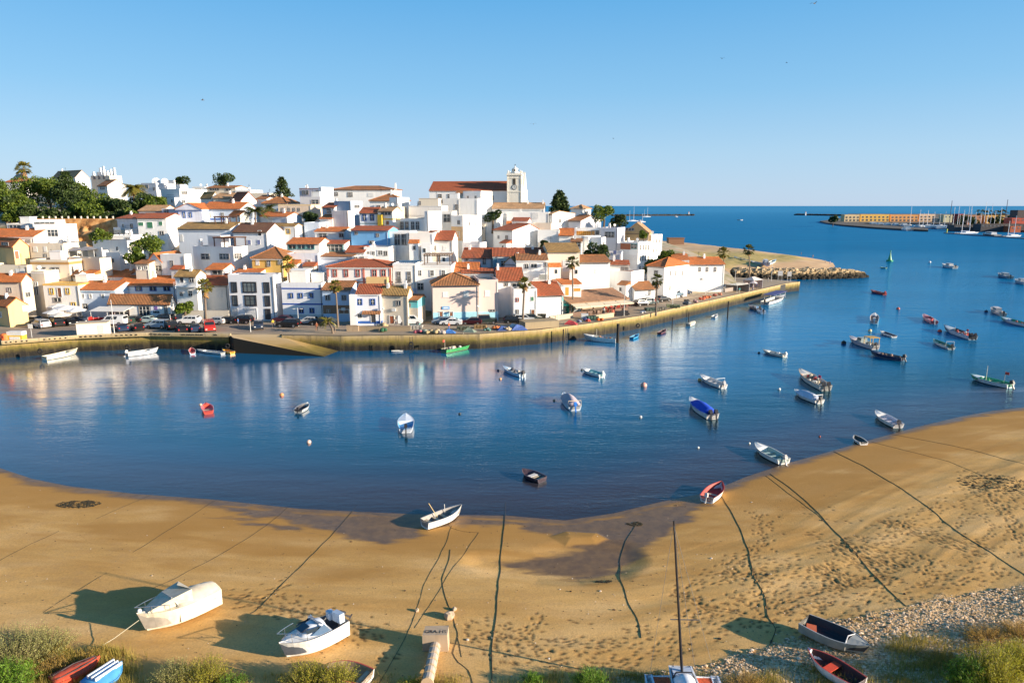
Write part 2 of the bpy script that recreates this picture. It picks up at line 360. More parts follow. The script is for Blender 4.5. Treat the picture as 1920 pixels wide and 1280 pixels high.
def grid_mesh(name, X, Y, Z, mat, attrs=None, smooth=True):
    nr, nc = X.shape; n = nr*nc
    me = bpy.data.meshes.new(name); me.vertices.add(n)
    me.vertices.foreach_set('co', np.stack([X, Y, Z], -1).astype(np.float32).ravel())
    i = np.arange(n).reshape(nr, nc); q = np.stack([i[:-1, :-1], i[:-1, 1:], i[1:, 1:], i[1:, :-1]], -1).reshape(-1, 4)
    nf = len(q); me.loops.add(nf*4); me.loops.foreach_set('vertex_index', q.ravel().astype(np.int32))
    me.polygons.add(nf); me.polygons.foreach_set('loop_start', np.arange(0, nf*4, 4, dtype=np.int32))
    try: me.polygons.foreach_set('loop_total', np.full(nf, 4, np.int32))
    except Exception: pass
    me.update(calc_edges=True); me.validate()
    if smooth: me.polygons.foreach_set('use_smooth', [True]*nf)
    for k, a in (attrs or {}).items():
        at2 = me.attributes.new(k, 'FLOAT', 'POINT'); at2.data.foreach_set('value', a.astype(np.float32).ravel())
    me.materials.append(mat)
    o = bpy.data.objects.new(name, me); col.objects.link(o); return o
GRAVEL = np.array([atg(x, y)[:2] for x, y in [(1110,1275),(1180,1262),(1260,1258),(1330,1245),(1395,1222),(1440,1208),(1560,1165),(1640,1150),(1700,1137),(1780,1118),(1860,1105),(1920,1096),(2100,1070),(2300,1050),(2300,1400),(1050,1500)]])
def build_beach():
    ys = [24.0]
    while ys[-1] < 96: ys.append(ys[-1]+0.045+0.0016*max(ys[-1]-24, 0)+0.0000*ys[-1])
    ys = np.array(ys); nc = 1500; u = np.linspace(-1, 1, nc)
    Yg, U = np.meshgrid(ys, u, indexing='ij'); X = U*(0.88*Yg+24)
    # the shore bends away: nothing is lost, the sheet dips under the water
    Z = beach_h(X, Yg); P = np.stack([X, Yg], -1); d = shore_d(P)
    wet = np.zeros(X.shape)
    for wp in WETS:
        iw = inside(P, wp); dw = seg_dist(P, wp, True); sd = np.where(iw, dw, -dw)+(fbm(X*0.5, Yg*1.6, 3)-0.45)*2.2
        wet = np.maximum(wet, sstep(-0.2, 0.9, sd))
    wet = np.maximum(wet, 1-sstep(0.3, 1.6, d+(fbm(X*.4, Yg*1.2, 3)-.45)*1.5))
    ib = inside(P, BAR); db = seg_dist(P, BAR, True); wet = wet*(1-np.where(ib, sstep(0, .35, db), 0))
    damp = (1-sstep(3.0, 13.0, d+(fbm(X*.16+5, Yg*.5, 4)-.45)*14))
    damp = np.clip(damp+0.38*sstep(.46,.60,fbm(X*.05+2, d*.55+7, 4))*(1-sstep(22,40,d)), 0, 1)
    ig = inside(P, GRAVEL); dg = seg_dist(P, GRAVEL, True); sg = np.where(ig, dg, -dg)+(fbm(X*1.1, Yg*1.1, 4)-.45)*2.6
    grav = sstep(-0.4, 0.9, sg)*(.72+.28*sstep(.42,.55,fbm(X*.6+3, Yg*1.3, 3)))
    Z = Z+grav*(vnoise(X*5.3, Yg*5.3)*0.03+vnoise(X*9.7+7, Yg*9.7)*0.035)
    # press the footprints in
    prn = np.zeros(X.shape)
    for pi_, (fx, fy, fa) in enumerate(PRINTS):
        fdep = 0.015+0.03*((pi_*7919) % 13)/13
        j = int(np.searchsorted(ys, fy))
        if j < 8 or j > len(ys)-8: continue
        k = int((fx/(0.88*fy+24)+1)/2*(nc-1))
        if k < 10 or k > nc-10: continue
        a = 7; s_ = (slice(j-a, j+a), slice(k-8, k+9))
        dx = X[s_]-fx; dy = Yg[s_]-fy; ca, sa = math.cos(fa), math.sin(fa)
        u1 = dx*ca+dy*sa; u2 = -dx*sa+dy*ca; r2 = (u1/0.135)**2+(u2/0.078)**2
        Z[s_] = Z[s_]-fdep*np.exp(-r2*0.8)
        prn[s_] = np.maximum(prn[s_], np.exp(-r2*0.7))
    o = grid_mesh('sand', X, Yg, Z, SAND, {'wet': wet, 'gravel': grav, 'damp': damp, 'print': prn})
    tag(o, 'ochre tidal sand beach with footprints and wet patches', None, None, 'structure')
SAND = sand_material()
build_beach()
def build_bank():
    xs = np.linspace(-220, 260, 241); ys = np.concatenate([np.linspace(-60, 24, 30)])
    Yg, X = np.meshgrid(ys, xs, indexing='ij'); Z = beach_h(X, Yg, False)
    Z = Z-np.where(Yg > 23.9, 0.03, 0)
    o = grid_mesh('ground', X, Yg, Z, SAND, {'wet': X*0, 'gravel': X*0+1, 'damp': X*0}); tag(o, None, None, None, 'structure')
build_bank()
# ------------------------------------------------------------------ water
def water_material():
    m = bpy.data.materials.new('water'); m.use_nodes = True; t = m.node_tree; t.nodes.clear()
    out = N(t, 'ShaderNodeOutputMaterial'); gm = N(t, 'ShaderNodeNewGeometry'); v = gm.outputs['Position']
    dp = N(t, 'ShaderNodeAttribute', attribute_name='depth')
    # calm near the quay on the left, more ruffled on the open right side
    sx = N(t, 'ShaderNodeSeparateXYZ'); L(t, v, sx.inputs[0])
    ruf = N(t, 'ShaderNodeMapRange'); L(t, math_(t, 'ADD', math_(t, 'ADD', sx.outputs[0], math_(t, 'MULTIPLY', math_(t, 'MINIMUM', sx.outputs[1], 250.0), -0.35)), math_(t, 'MAXIMUM', math_(t, 'SUBTRACT', sx.outputs[1], 250.0), 0.0)), ruf.inputs[0])
    ruf.inputs[1].default_value = -40; ruf.inputs[2].default_value = 45; ruf.inputs[3].default_value = 0.24; ruf.inputs[4].default_value = 0.8
    pat = noise(t, mapping(t, v, (0.02, 0.05, 1)), 1.0, 3); 
    w1 = noise(t, mapping(t, v, (0.7, 2.2, 1), (0, 0, R(-14))), 1.0, 4, 0.6)
    w2 = noise(t, mapping(t, v, (2.2, 5.5, 1), (0, 0, R(20))), 1.0, 3, 0.6)
    w3 = noise(t, mapping(t, v, (0.10, 0.35, 1), (0, 0, R(8))), 1.0, 3, 0.5)
    h = math_(t, 'ADD', math_(t, 'MULTIPLY', w1.outputs[0], 0.085), math_(t, 'MULTIPLY', w2.outputs[0], 0.034))
    h = math_(t, 'ADD', h, math_(t, 'MULTIPLY', w3.outputs[0], 0.20))
    h = math_(t, 'MULTIPLY', h, math_(t, 'MULTIPLY', ruf.outputs[0], math_(t, 'MULTIPLY_ADD', pat.outputs[0], 1.1, 0.35)))
    b = N(t, 'ShaderNodeBump'); b.inputs['Strength'].default_value = 1.0; b.inputs['Distance'].default_value = 1.0; L(t, h, b.inputs['Height'])
    body = N(t, 'ShaderNodeBsdfDiffuse')
    # turbid green-brown over shallows, deep blue in the channel
    n4 = noise(t, mapping(t, v, (0.012, 0.04, 1)), 1.0, 4)
    deep = mixc(t, n4.outputs[0], (0.0, 0.10, 0.24), (0.0, 0.175, 0.38))
    cr = ramp(t, math_(t, 'DIVIDE', dp.outputs['Fac'], 60.0), [(0.0, (0.17, 0.095, 0.05)), (0.07, (0.085, 0.055, 0.05)), (0.14, (0.03, 0.038, 0.055)), (0.25, (0.004, 0.045, 0.07)), (0.5, (0.0, 0.075, 0.15)), (1.0, (0.0, 0.11, 0.25))])
    dd = ramp(t, math_(t, 'DIVIDE', dp.outputs['Fac'], 60.0), [(0.3, (0, 0, 0)), (0.9, (1, 1, 1))])
    ff = N(t, 'ShaderNodeMapRange'); L(t, sx.outputs[1], ff.inputs[0]); ff.inputs[1].default_value = 250; ff.inputs[2].default_value = 3500
    deep = mixc(t, ff.outputs[0], deep, (0.04, 0.25, 0.46))  # body colour paled with distance to stand in for haze at the horizon
    L(t, mixc(t, dd.outputs[0], cr.outputs[0], deep), body.inputs[0])
    tr = N(t, 'ShaderNodeBsdfTransparent'); tr.inputs[0].default_value = (0.75, 0.72, 0.70, 1)
    op = N(t, 'ShaderNodeMapRange'); L(t, dp.outputs['Fac'], op.inputs[0]); op.inputs[1].default_value = -0.5; op.inputs[2].default_value = 9.0; op.inputs[3].default_value = 0.1; op.inputs[4].default_value = 1.0
    mb = N(t, 'ShaderNodeMixShader'); L(t, op.outputs[0], mb.inputs[0]); L(t, tr.outputs[0], mb.inputs[1]); L(t, body.outputs[0], mb.inputs[2])
    gl = N(t, 'ShaderNodeBsdfGlossy'); rg = N(t, 'ShaderNodeMapRange'); L(t, sx.outputs[1], rg.inputs[0]); rg.inputs[1].default_value = 120; rg.inputs[2].default_value = 900; rg.inputs[3].default_value = 0.05; rg.inputs[4].default_value = 0.30; L(t, rg.outputs[0], gl.inputs['Roughness']); gl.inputs[0].default_value = (0.95, 0.97, 1, 1)
    L(t, b.outputs[0], gl.inputs['Normal']); gt_ = N(t, 'ShaderNodeMapRange'); L(t, ruf.outputs[0], gt_.inputs[0]); gt_.inputs[1].default_value = .25; gt_.inputs[2].default_value = .7; L(t, mixc(t, gt_.outputs[0], (.97,.97,1.0), (.45,.82,1.0)), gl.inputs[0])
    fr_ = N(t, 'ShaderNodeFresnel'); fr_.inputs[0].default_value = 1.42; L(t, b.outputs[0], fr_.inputs['Normal'])
    ms = N(t, 'ShaderNodeMixShader'); fm = N(t, 'ShaderNodeMapRange'); L(t, sx.outputs[1], fm.inputs[0]); fm.inputs[1].default_value = 110; fm.inputs[2].default_value = 420; fm.inputs[3].default_value = 1.75; fm.inputs[4].default_value = 0.40
    fx = N(t, 'ShaderNodeMapRange'); L(t, ruf.outputs[0], fx.inputs[0]); fx.inputs[1].default_value = 0.2; fx.inputs[2].default_value = 0.75; fx.inputs[3].default_value = 1.0; fx.inputs[4].default_value = 0.5
    L(t, math_(t, 'MULTIPLY', fr_.outputs[0], math_(t, 'MULTIPLY', fm.outputs[0], fx.outputs[0]), clamp=True), ms.inputs[0]); L(t, mb.outputs[0], ms.inputs[1]); L(t, gl.outputs[0], ms.inputs[2])
    L(t, ms.outputs[0], out.inputs[0]); return m
def build_water():
    xs = np.concatenate([[-90000, -20000, -5000, -1500, -600, -300, -200], np.arange(-160, 240, 2.0), [260, 320, 400, 600, 1000, 2000, 6000, 20000, 90000]])
    ys = np.concatenate([[-2000, -300, -60, 0, 20, 28], np.arange(34, 230, 1.5), [240, 260, 300, 360, 450, 600, 900, 1500, 3000, 8000, 30000, 120000]])
    Yg, X = np.meshgrid(ys, xs, indexing='ij'); P = np.stack([X, Yg], -1); d = -shore_d(P)
    ip = inside(P, POOL)
    d = np.where((d < 0), 1.2, d); d = np.minimum(d, 90)
    o = grid_mesh('water', X, Yg, X*0, water_material(), {'depth': d}, smooth=False); tag(o, None, None, None, 'structure')
build_water()
# ------------------------------------------------------------------ colours used by the village
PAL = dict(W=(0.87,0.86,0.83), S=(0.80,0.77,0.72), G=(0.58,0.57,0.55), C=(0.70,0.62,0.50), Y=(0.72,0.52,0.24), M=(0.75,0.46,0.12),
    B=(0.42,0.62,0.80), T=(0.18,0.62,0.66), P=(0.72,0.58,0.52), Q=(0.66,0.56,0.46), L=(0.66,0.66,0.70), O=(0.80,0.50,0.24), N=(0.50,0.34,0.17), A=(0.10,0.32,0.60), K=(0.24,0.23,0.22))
ROOF = dict(o=((0.64,0.19,0.045),0.2), r=((0.44,0.11,0.04),0.28), b=((0.42,0.17,0.06),0.5), y=((0.45,0.27,0.09),0.5), d=((0.18,0.08,0.045),0.4), t=((0.58,0.34,0.17),0.35))
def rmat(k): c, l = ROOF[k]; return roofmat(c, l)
GLASS = glassmat(); GLASSK = glassmat((.06,.07,.07), .12); FRAME = paint((0.78,0.77,0.74), 0.5); IRON = paint((0.03,0.03,0.035), 0.5)
STY = {  # surround colour, kind
 'd': ((0.76,0.75,0.72), 'win'), 'b': ((0.05,0.13,0.40), 'win'), 'r': ((0.55,0.16,0.12), 'win'), 'y': ((0.66,0.42,0.08), 'win'), 'k': ((0.035,0.035,0.04), 'win'),
 't': ((0.10,0.30,0.30), 'win'), 'n': ((0.30,0.28,0.26), 'win'), 'o': ((0.60,0.27,0.04), 'shut'), 'g': ((0.06,0.22,0.12), 'shut'), 'w': ((0.78,0.77,0.74), 'shut'), 'e': ((0.35,0.36,0.33), 'shut'), 'l': ((0.2,0.24,0.45), 'shut'),
 'D': ((0.22,0.09,0.04), 'door'), 'G': ((0.60,0.60,0.60), 'door'), 'K': ((0.05,0.05,0.055), 'door'), 'R': ((0.35,0.10,0.04), 'door'), 'E': ((0.12,0.30,0.40), 'door')}
BASES = []
def opening(root, x, z, ww, hh, sty, face, off=0.0):
    """face: 'f' front (local y=0, outward -y) or ('s', xs) right side (outward +x)"""
    c, kind = STY[sty]; fm = paint(c, 0.55)
    T = 0.10 if kind != 'door' else 0.07; fw = min(0.16, ww*0.2) if sty != 'k' else min(0.3, ww*.25)
    def rect(mb, a0, a1, b0, b1, d0, d1, mi=0):   # a across, b up, d outward
        if face == 'f': mb.box(a0, a1, -d1, -d0, b0, b1, mi)
        else: mb.box(face[1]+d0, face[1]+d1, a0, a1, b0, b1, mi)
    x0, x1, z0, z1 = x-ww/2, x+ww/2, z-hh/2, z+hh/2
    if kind == 'win':
        f = MB(); rect(f, x0-fw*.6, x0+fw*.4, z0-fw*.5, z1+fw*.5, 0.0, T); rect(f, x1-fw*.4, x1+fw*.6, z0-fw*.5, z1+fw*.5, 0.0, T)
        rect(f, x0+fw*.4, x1-fw*.4, z1-fw*.4, z1+fw*.5, 0, T); rect(f, x0+fw*.4, x1-fw*.4, z0-fw*.5, z0+fw*.4, 0, T+0.06)
        n = 1 if ww < 1.5 else int(ww/1.1)
        sash = FRAME if sty not in 'k' else fm
        for i in range(1, n+1): a = x0+ww*i/(n+1); rect(f, a-0.035, a+0.035, z0+fw*.4, z1-fw*.4, 0.01, T*.7, 1)
        if hh > 1.0: rect(f, x0+fw*.4, x1-fw*.4, z0+hh*.6-.03, z0+hh*.6+.03, 0.012, T*.6, 1)
        o = f.build('window', [fm, sash], root)
        p = MB(); rect(p, x0+fw*.4, x1-fw*.4, z0+fw*.4, z1-fw*.4, -0.03, 0.02); p.build('pane', GLASS if sty != 'k' else GLASSK, o)
    elif kind == 'shut':
        f = MB(); n = max(1, int(round(ww/0.6)))
        rect(f, x0-.06, x0, z0-.05, z1+.05, 0, .06, 1); rect(f, x1, x1+.06, z0-.05, z1+.05, 0, .06, 1); rect(f, x0, x1, z1, z1+.06, 0, .06, 1); rect(f, x0-.1, x1+.1, z0-.1, z0-.02, 0, .12, 1)
        o = f.build('window', [fm, FRAME], root); s_ = MB()
        for i in range(n): a = x0+ww*i/n; b = x0+ww*(i+1)/n; rect(s_, a+.02, b-.02, z0, z1, 0.0, .045)
        k = max(2, int(hh/.18))
        for i in range(k): zz = z0+hh*(i+.5)/k; rect(s_, x0+.06, x1-.06, zz-.03, zz+.02, .045, .07)
        s_.build('shutter', fm, o)
    else:
        f = MB(); rect(f, x0-.09, x0, z0, z1+.09, 0, .1, 1); rect(f, x1, x1+.09, z0, z1+.09, 0, .1, 1); rect(f, x0, x1, z1, z1+.09, 0, .1, 1)
        rect(f, x0, x1, z0, z1, 0, .04)
        k = max(1, int(hh/.8))
        for i in range(k): rect(f, x0+ww*.15, x1-ww*.15, z0+hh*(i+.15)/k, z0+hh*(i+.85)/k, .04, .06)
        f.build('door', [fm, FRAME], root)
def chimney(root, x, y, z, h=1.3, s=0.35):
    m = MB(); m.box(x-s, x+s, y-s, y+s, z-1.2, z+h*.7); m.box(x-s*1.25, x+s*1.25, y-s*1.25, y+s*1.25, z+h*.7, z+h*.78)
    m.box(x-s*.7, x+s*.7, y-s*.7, y+s*.7, z+h*.78, z+h*1.15); m.box(x-s*.95, x+s*.95, y-s*.95, y+s*.95, z+h*1.15, z+h*1.22)
    m.build('chimney', wallmat(PAL['W']), root)
def antenna(root, x, y, z, h=2.4):
    m = MB(); m.tube([(x, y, z), (x, y, z+h)], 0.03, 5)
    for i in range(4): m.box(x-.45+.08*i, x+.45-.08*i, y-.015, y+.015, z+h*.7+.18*i, z+h*.7+.18*i+.03)
    m.build('antenna', IRON, root)
def dish(root, x, y, z, r=.45):
    m = MB(); m.tube([(x, y, z), (x, y, z+.9)], .04, 5); d = Vector((.55, -.75, .35)).normalized()
    c = Vector((x, y, z+1.0)); m.tube([c, c+d*.08, c+d*.22], [.05, r*.7, r], 14); m.build('satellite_dish', paint((.7, .7, .68), .4), root)
def tankbox(root, x, y, z, w_, d_, h_, c='W'):
    m = MB(); m.box(x-w_/2, x+w_/2, y-d_/2, y+d_/2, z, z+h_); m.box(x-w_/2-.1, x+w_/2+.1, y-d_/2-.1, y+d_/2+.1, z+h_, z+h_+.12)
    m.build('stair_hut', wallmat(PAL[c]), root)
def gable_roof(x0, x1, y0, y1, z, rh, ov=0.3, th=0.16, axis='x', front=0.5):
    m = MB()
    if axis == 'x':
        yr = lerp(y0, y1, front); s0 = rh/(yr-y0); s1 = rh/(y1-yr) if y1 > yr else 0
        a = (y0-ov, z-ov*s0); b = (yr, z+rh); c = (y1+ov, z-ov*s1)
        pts = [a, b, c]
        for xx in (0,): pass
        vs = []
        for X in (x0-ov*.5, x1+ov*.5):
            for (Y, Z) in pts: vs += [(X, Y, Z), (X, Y, Z+th)]
        m.add(vs, [(0,6,8,2)[::-1], (2,8,10,4)[::-1], (1,7,9,3), (3,9,11,5), (0,1,7,6)[::-1], (4,10,11,5)[::-1], (0,2,3,1), (2,4,5,3), (6,7,9,8), (8,9,11,10)])
        m.box(x0-ov*.5, x1+ov*.5, yr-.14, yr+.14, z+rh+th-.06, z+rh+th+.09)
    else:
        xr = (x0+x1)/2; s = rh/(xr-x0); pts = [(x0-ov, z-ov*s), (xr, z+rh), (x1+ov, z-ov*s)]; vs = []
        for Y in (y0-ov, y1+ov):
            for (X, Z) in pts: vs += [(X, Y, Z), (X, Y, Z+th)]
        m.add(vs, [(0,6,8,2), (2,8,10,4), (1,7,9,3)[::-1], (3,9,11,5)[::-1], (0,1,7,6), (4,10,11,5), (0,2,3,1)[::-1], (2,4,5,3)[::-1], (6,7,9,8)[::-1], (8,9,11,10)[::-1]])
    return m
def hip_roof(x0, x1, y0, y1, z, rh, ov=0.3, th=0.12):
    m = MB(); x0 -= ov; x1 += ov; y0 -= ov; y1 += ov; hd = (y1-y0)/2; ym = (y0+y1)/2
    ins = min(hd, (x1-x0)/2-.05); a, b = x0+ins, x1-ins
    m.add([(x0,y0,z),(x1,y0,z),(x1,y1,z),(x0,y1,z),(a,ym,z+rh),(b,ym,z+rh),(x0,y0,z-th),(x1,y0,z-th),(x1,y1,z-th),(x0,y1,z-th)],
          [(0,1,5,4),(1,2,5),(2,3,4,5),(3,0,4),(6,7,1,0),(7,8,2,1),(8,9,3,2),(9,6,0,3),(6,9,8,7)])
    for p, q in (((x0,y0,z),(a,ym,z+rh)), ((x1,y0,z),(b,ym,z+rh)), ((a,ym,z+rh),(b,ym,z+rh)), ((x1,y1,z),(b,ym,z+rh)), ((x0,y1,z),(a,ym,z+rh))):
        m.tube([Vector(p)+Vector((0,0,.04)), Vector(q)+Vector((0,0,.04))], .11, 5)
    return m
def B(label, D, x0, x1, yt, x2=None, rot=-5, dep=9.0, h=6.5, c='W', roof='flat', wins=(), sw=(), ch=(), bands=(), name='house', cat='house', extra=None, front=.5, dirt=.16, seedclut=True):
    r = R(rot); ux, uy = math.cos(r), math.sin(r)
    C = onY(x1, yt, D); Z = C[2]; hs = (CAM_H-Z)*sp
    k = (x0-CX)/F; wd = (C[0]-k*(C[1]*cp+hs))/(ux-k*uy*cp)
    if x2 is not None:
        k2 = (x2-CX)/F; nx, ny = -uy, ux; den = nx-k2*ny*cp; d2 = (k2*(C[1]*cp+hs)-C[0])/den if abs(den) > 1e-6 else dep
        if 1.5 < d2 < 30: dep = d2
    ox, oy = C[0]-ux*wd/2, C[1]-uy*wd/2; base = Z-h
    root = empty(name, (ox, oy, base), r); tag(root, label, cat)
    BASES.append((ox, oy, wd, dep, r, base))
    def loc(px, py, side=False):
        d = ray(px, py)
        if not side:   # plane through (ox,oy) with normal (uy,-ux)
            nxx, nyy = uy, -ux; t = (ox*nxx+oy*nyy)/(d[0]*nxx+d[1]*nyy)
        else: t = (C[0]*ux+C[1]*uy)/(d[0]*ux+d[1]*uy)
        X, Y, ZZ = d[0]*t, d[1]*t, CAM_H+d[2]*t
        lx = (X-ox)*ux+(Y-oy)*uy; ly = -(X-ox)*uy+(Y-oy)*ux
        mp = (Y*cp+(CAM_H-ZZ)*sp)/F
        return (lx if not side else ly), ZZ-base, mp
    a, b = -wd/2, wd/2; wm = wallmat(PAL[c] if isinstance(c, str) else c, dirt)
    m = MB(); kind = roof if isinstance(roof, str) else roof[0]; FND = -4.0
    if kind == 'flat':
        m.box(a, b, 0, dep, FND, h-.5)
        m.box(a, b, 0, .22, h-.5, h); m.box(a, b, dep-.22, dep, h-.5, h); m.box(a, a+.22, .22, dep-.22, h-.5, h); m.box(b-.22, b, .22, dep-.22, h-.5, h)
        m.build('wall', wm, root)
        MB().box(a+.22, b-.22, .22, dep-.22, h-.5, h-.42).build('roof', wallmat((.5,.42,.34) if (len(BASES) % 3) else (.42,.20,.12), .25), root)
        zr = h-.42
        if seedclut:
            q = random.Random(len(BASES)*13+5)
            if q.random() < .55 and wd > 5: antenna(root, q.uniform(a+1, b-1), q.uniform(2, dep-1), zr, q.uniform(1.8, 3.2))
            if q.random() < .7 and wd > 4: chimney(root, q.uniform(a+.8, b-.8), q.uniform(1.5, dep-1), zr, q.uniform(.9, 1.6), .28)
            if q.random() < .5 and wd > 6: tankbox(root, q.uniform(a+2, b-2), dep*.6, zr, 2.6, 2.4, 1.9)
            if q.random() < .35: dish(root, q.uniform(a+.8, b-.8), q.uniform(1, dep-1), zr, .4)
    else:
        ry, tl = roof[1], roof[2]
        fr_ = front if kind == 'gable' else 1.0 if kind == 'shed' else .5
        # height of the ridge from the row it shows at
        mid = onY((x0+x1)/2, ry, oy+dep*fr_*ux); rh = max(.5, min(mid[2]-Z, 4.5))
        if kind in ('gable', 'shed'):
            yr = dep*(fr_ if kind == 'gable' else .999)
            m.box(a, b, 0, dep, FND, h)
            m.add([(a,0,h),(a,yr,h+rh-.03),(a,dep,h+(0 if kind=='gable' else rh-.03)),(b,0,h),(b,yr,h+rh-.03),(b,dep,h+(0 if kind=='gable' else rh-.03)),(a,dep,h),(b,dep,h)],
                  [(0,1,2,6)[::-1],(3,4,5,7),(0,3,4,1),(1,4,5,2),(6,2,5,7)])
            m.build('wall', wm, root); rf = gable_roof(a, b, 0, dep, h, rh, front=(fr_ if kind == 'gable' else .995)).build('roof', rmat(tl), root)
        elif kind == 'gfront':
            m.box(a, b, 0, dep, FND, h); m.add([(a,0,h),(b,0,h),(0,0,h+rh-.03),(a,dep,h),(b,dep,h),(0,dep,h+rh-.03)], [(0,1,2),(4,3,5),(0,2,5,3),(1,4,5,2)])
            m.build('wall', wm, root); rf = gable_roof(a, b, 0, dep, h, rh, ov=.22, axis='y').build('roof', rmat(tl), root)
        else:
            m.box(a, b, 0, dep, FND, h-.15); m.build('wall', wm, root); rf = hip_roof(a, b, 0, dep, h, rh).build('roof', rmat(tl), root)
        MB().box(a-.1, b+.1, -.40, -.28, h-.34, h-.22).build('gutter', IRON if len(BASES) % 3 else FRAME, root)
        q = random.Random(len(BASES)*7+1)
        if wd > 6 and q.random() < .5: antenna(rf, q.uniform(a+1, b-1), dep*.5, h+rh*.9, 1.8)
        for i in range(len(ch) or (1 if q.random() < .45 else 0)):
            cx = loc(ch[i], yt)[0] if len(ch) else q.uniform(a+.7, b-.7)
            chimney(rf, max(a+.5, min(b-.5, cx)), dep*.42, h+rh*.75, q.uniform(.9, 1.4), .26)
    for wv in wins:
        yc, ww, hh, xs = wv[:4]; sty = wv[4] if len(wv) > 4 else 'd'
        for x in xs:
            lx, lz, mp = loc(x, yc); W_ = ww*mp/max(.5, abs(ux)); W_ = min(W_, wd*.95)
            lx = max(a+W_/2+.1, min(b-W_/2-.1, lx)); opening(root, lx, lz, W_, hh*mp, sty, 'f')
    for wv in sw:
        yc, ww, hh, xs = wv[:4]; sty = wv[4] if len(wv) > 4 else 'd'
        for x in xs:
            ly, lz, mp = loc(x, yc, True); W_ = min(ww*mp/max(.3, abs(uy)), 1.6) if ww < 20 else 3
            ly = max(W_/2+.15, min(dep-W_/2-.15, ly)); opening(root, ly, lz, W_, hh*mp, sty, ('s', b))
    for (yc, hh, bc, *fo) in bands:
        _, lz, mp = loc((x0+x1)/2, yc); t_ = hh*mp/2
        MB().box(a-(0 if fo else .03), b+(0 if fo else .03), -.035, .0 if fo else dep*.999, lz-t_, lz+t_).build('painted_band', paint(PAL[bc] if isinstance(bc, str) else bc, .7), root)
    q = random.Random(len(BASES)*31+2)
    if 147 < D < 232 and wd > 5.5 and h > 6.4 and cat == 'house':
        wx = [loc(x, wv[0])[0] for wv in wins for x in wv[3]]
        for side in q.sample((0, 1), 2):
            aw = q.uniform(2.2, wd*.42); ax = a+q.uniform(0, .4) if side == 0 else b-aw-q.uniform(0, .4)
            if any(ax-.6 < x_ < ax+aw+.6 for x_ in wx) or q.random() < .3: continue
            ad = q.uniform(1.0, 2.2); az = h-q.uniform(1.9, 3.4); m = MB(); m.box(ax, ax+aw, -ad, .0, FND, az); o = m.build('annex', wallmat(PAL[q.choice('WWSSC')], dirt), root)
            if q.random() < .45: m = MB(); s_ = az+.75; m.add([(ax-.15,-ad-.2,az),(ax+aw+.15,-ad-.2,az),(ax+aw+.15,-.01,s_),(ax-.15,-.01,s_),(ax-.15,-ad-.2,az-.14),(ax+aw+.15,-ad-.2,az-.14),(ax+aw+.15,-.01,az-.1),(ax-.15,-.01,az-.1)], [(0,1,2,3),(4,7,6,5),(0,4,5,1),(1,5,6,2),(3,7,4,0)]); m.build('roof', rmat(q.choice('orb')), o)
            elif q.random() < .5: railing(o, (ax+.1, -ad+.1, az), (ax+aw-.1, -ad+.1, az), .9, 8)
            else: MB().box(ax, ax+aw, -ad, -ad+.15, az, az+.7).build('parapet', wallmat(PAL['W']), o)
            m = MB(); xx = ax+aw*q.uniform(.3, .7); m.box(xx-.38, xx+.38, -ad-.06, -ad+.02, az-1.7, az-.6); w_ = m.build('window', FRAME, o); MB().box(xx-.29, xx+.29, -ad-.08, -ad-.05, az-1.6, az-.7).build('pane', GLASS, w_)
    if D < 220:
        if q.random() < .6: MB().tube([(b-.25, -.07, -1), (b-.25, -.07, h-.4)], .05, 5).build('downpipe', FRAME if q.random() < .5 else IRON, root)
        if q.random() < .3 and wd > 5: lx = q.uniform(a+1, b-1.4); MB().box(lx, lx+.8, -.32, -.04, h*.42, h*.42+.55).build('air_conditioner', FRAME, root)
        if x2 is not None and not sw and dep > 4:
            for k in range(q.choice((0, 1, 2, 2))): opening(root, dep*(.3+.35*k)+q.uniform(-.3,.3), h-2.1-q.random()*.4, .75, 1.0, q.choice('dnwwe'), ('s', b))
        if not wins and wd > 6:
            for k in range(2): opening(root, a+wd*(.28+.42*k), h-1.9, .8, 1.0, q.choice('dnw'), 'f')
    root['_h'] = h
    if extra: extra(root, a, b, dep, h, loc)
    return root
def railing(parent, p0, p1, h=1.0, n=10, mat=None, name='railing'):
    m = MB(); p0 = Vector(p0); p1 = Vector(p1); up = Vector((0,0,h))
    m.tube([p0+up, p1+up], .035, 5); m.tube([p0+up*.15, p1+up*.15], .025, 5)
    for i in range(n+1): q = p0.lerp(p1, i/n); m.tube([q, q+up], .02, 4, cap=False)
    return m.build(name, mat or IRON, parent)
def pergola(root, x0, x1, y0, y1, z, hh=2.3, c=(.10,.045,.025), roofc=None):
    m = MB()
    for x in (x0, (x0+x1)/2, x1):
        for y in (y0, y1): m.box(x-.09, x+.09, y-.09, y+.09, z, z+hh)
    m.box(x0-.2, x1+.2, y0-.2, y0, z+hh, z+hh+.18); m.box(x0-.2, x1+.2, y1, y1+.2, z+hh, z+hh+.18)
    n = int((x1-x0)/.5)
    for i in range(n+1): x = lerp(x0, x1, i/n); m.box(x-.05, x+.05, y0-.4, y1+.4, z+hh+.18, z+hh+.3)
    o = m.build('pergola', paint(c, .7), root)
    if roofc: MB().box(x0-.35, x1+.35, y0-.35, y1+.35, z+hh+.3, z+hh+.38).build('canopy', paint(roofc, .8), o)
    return o
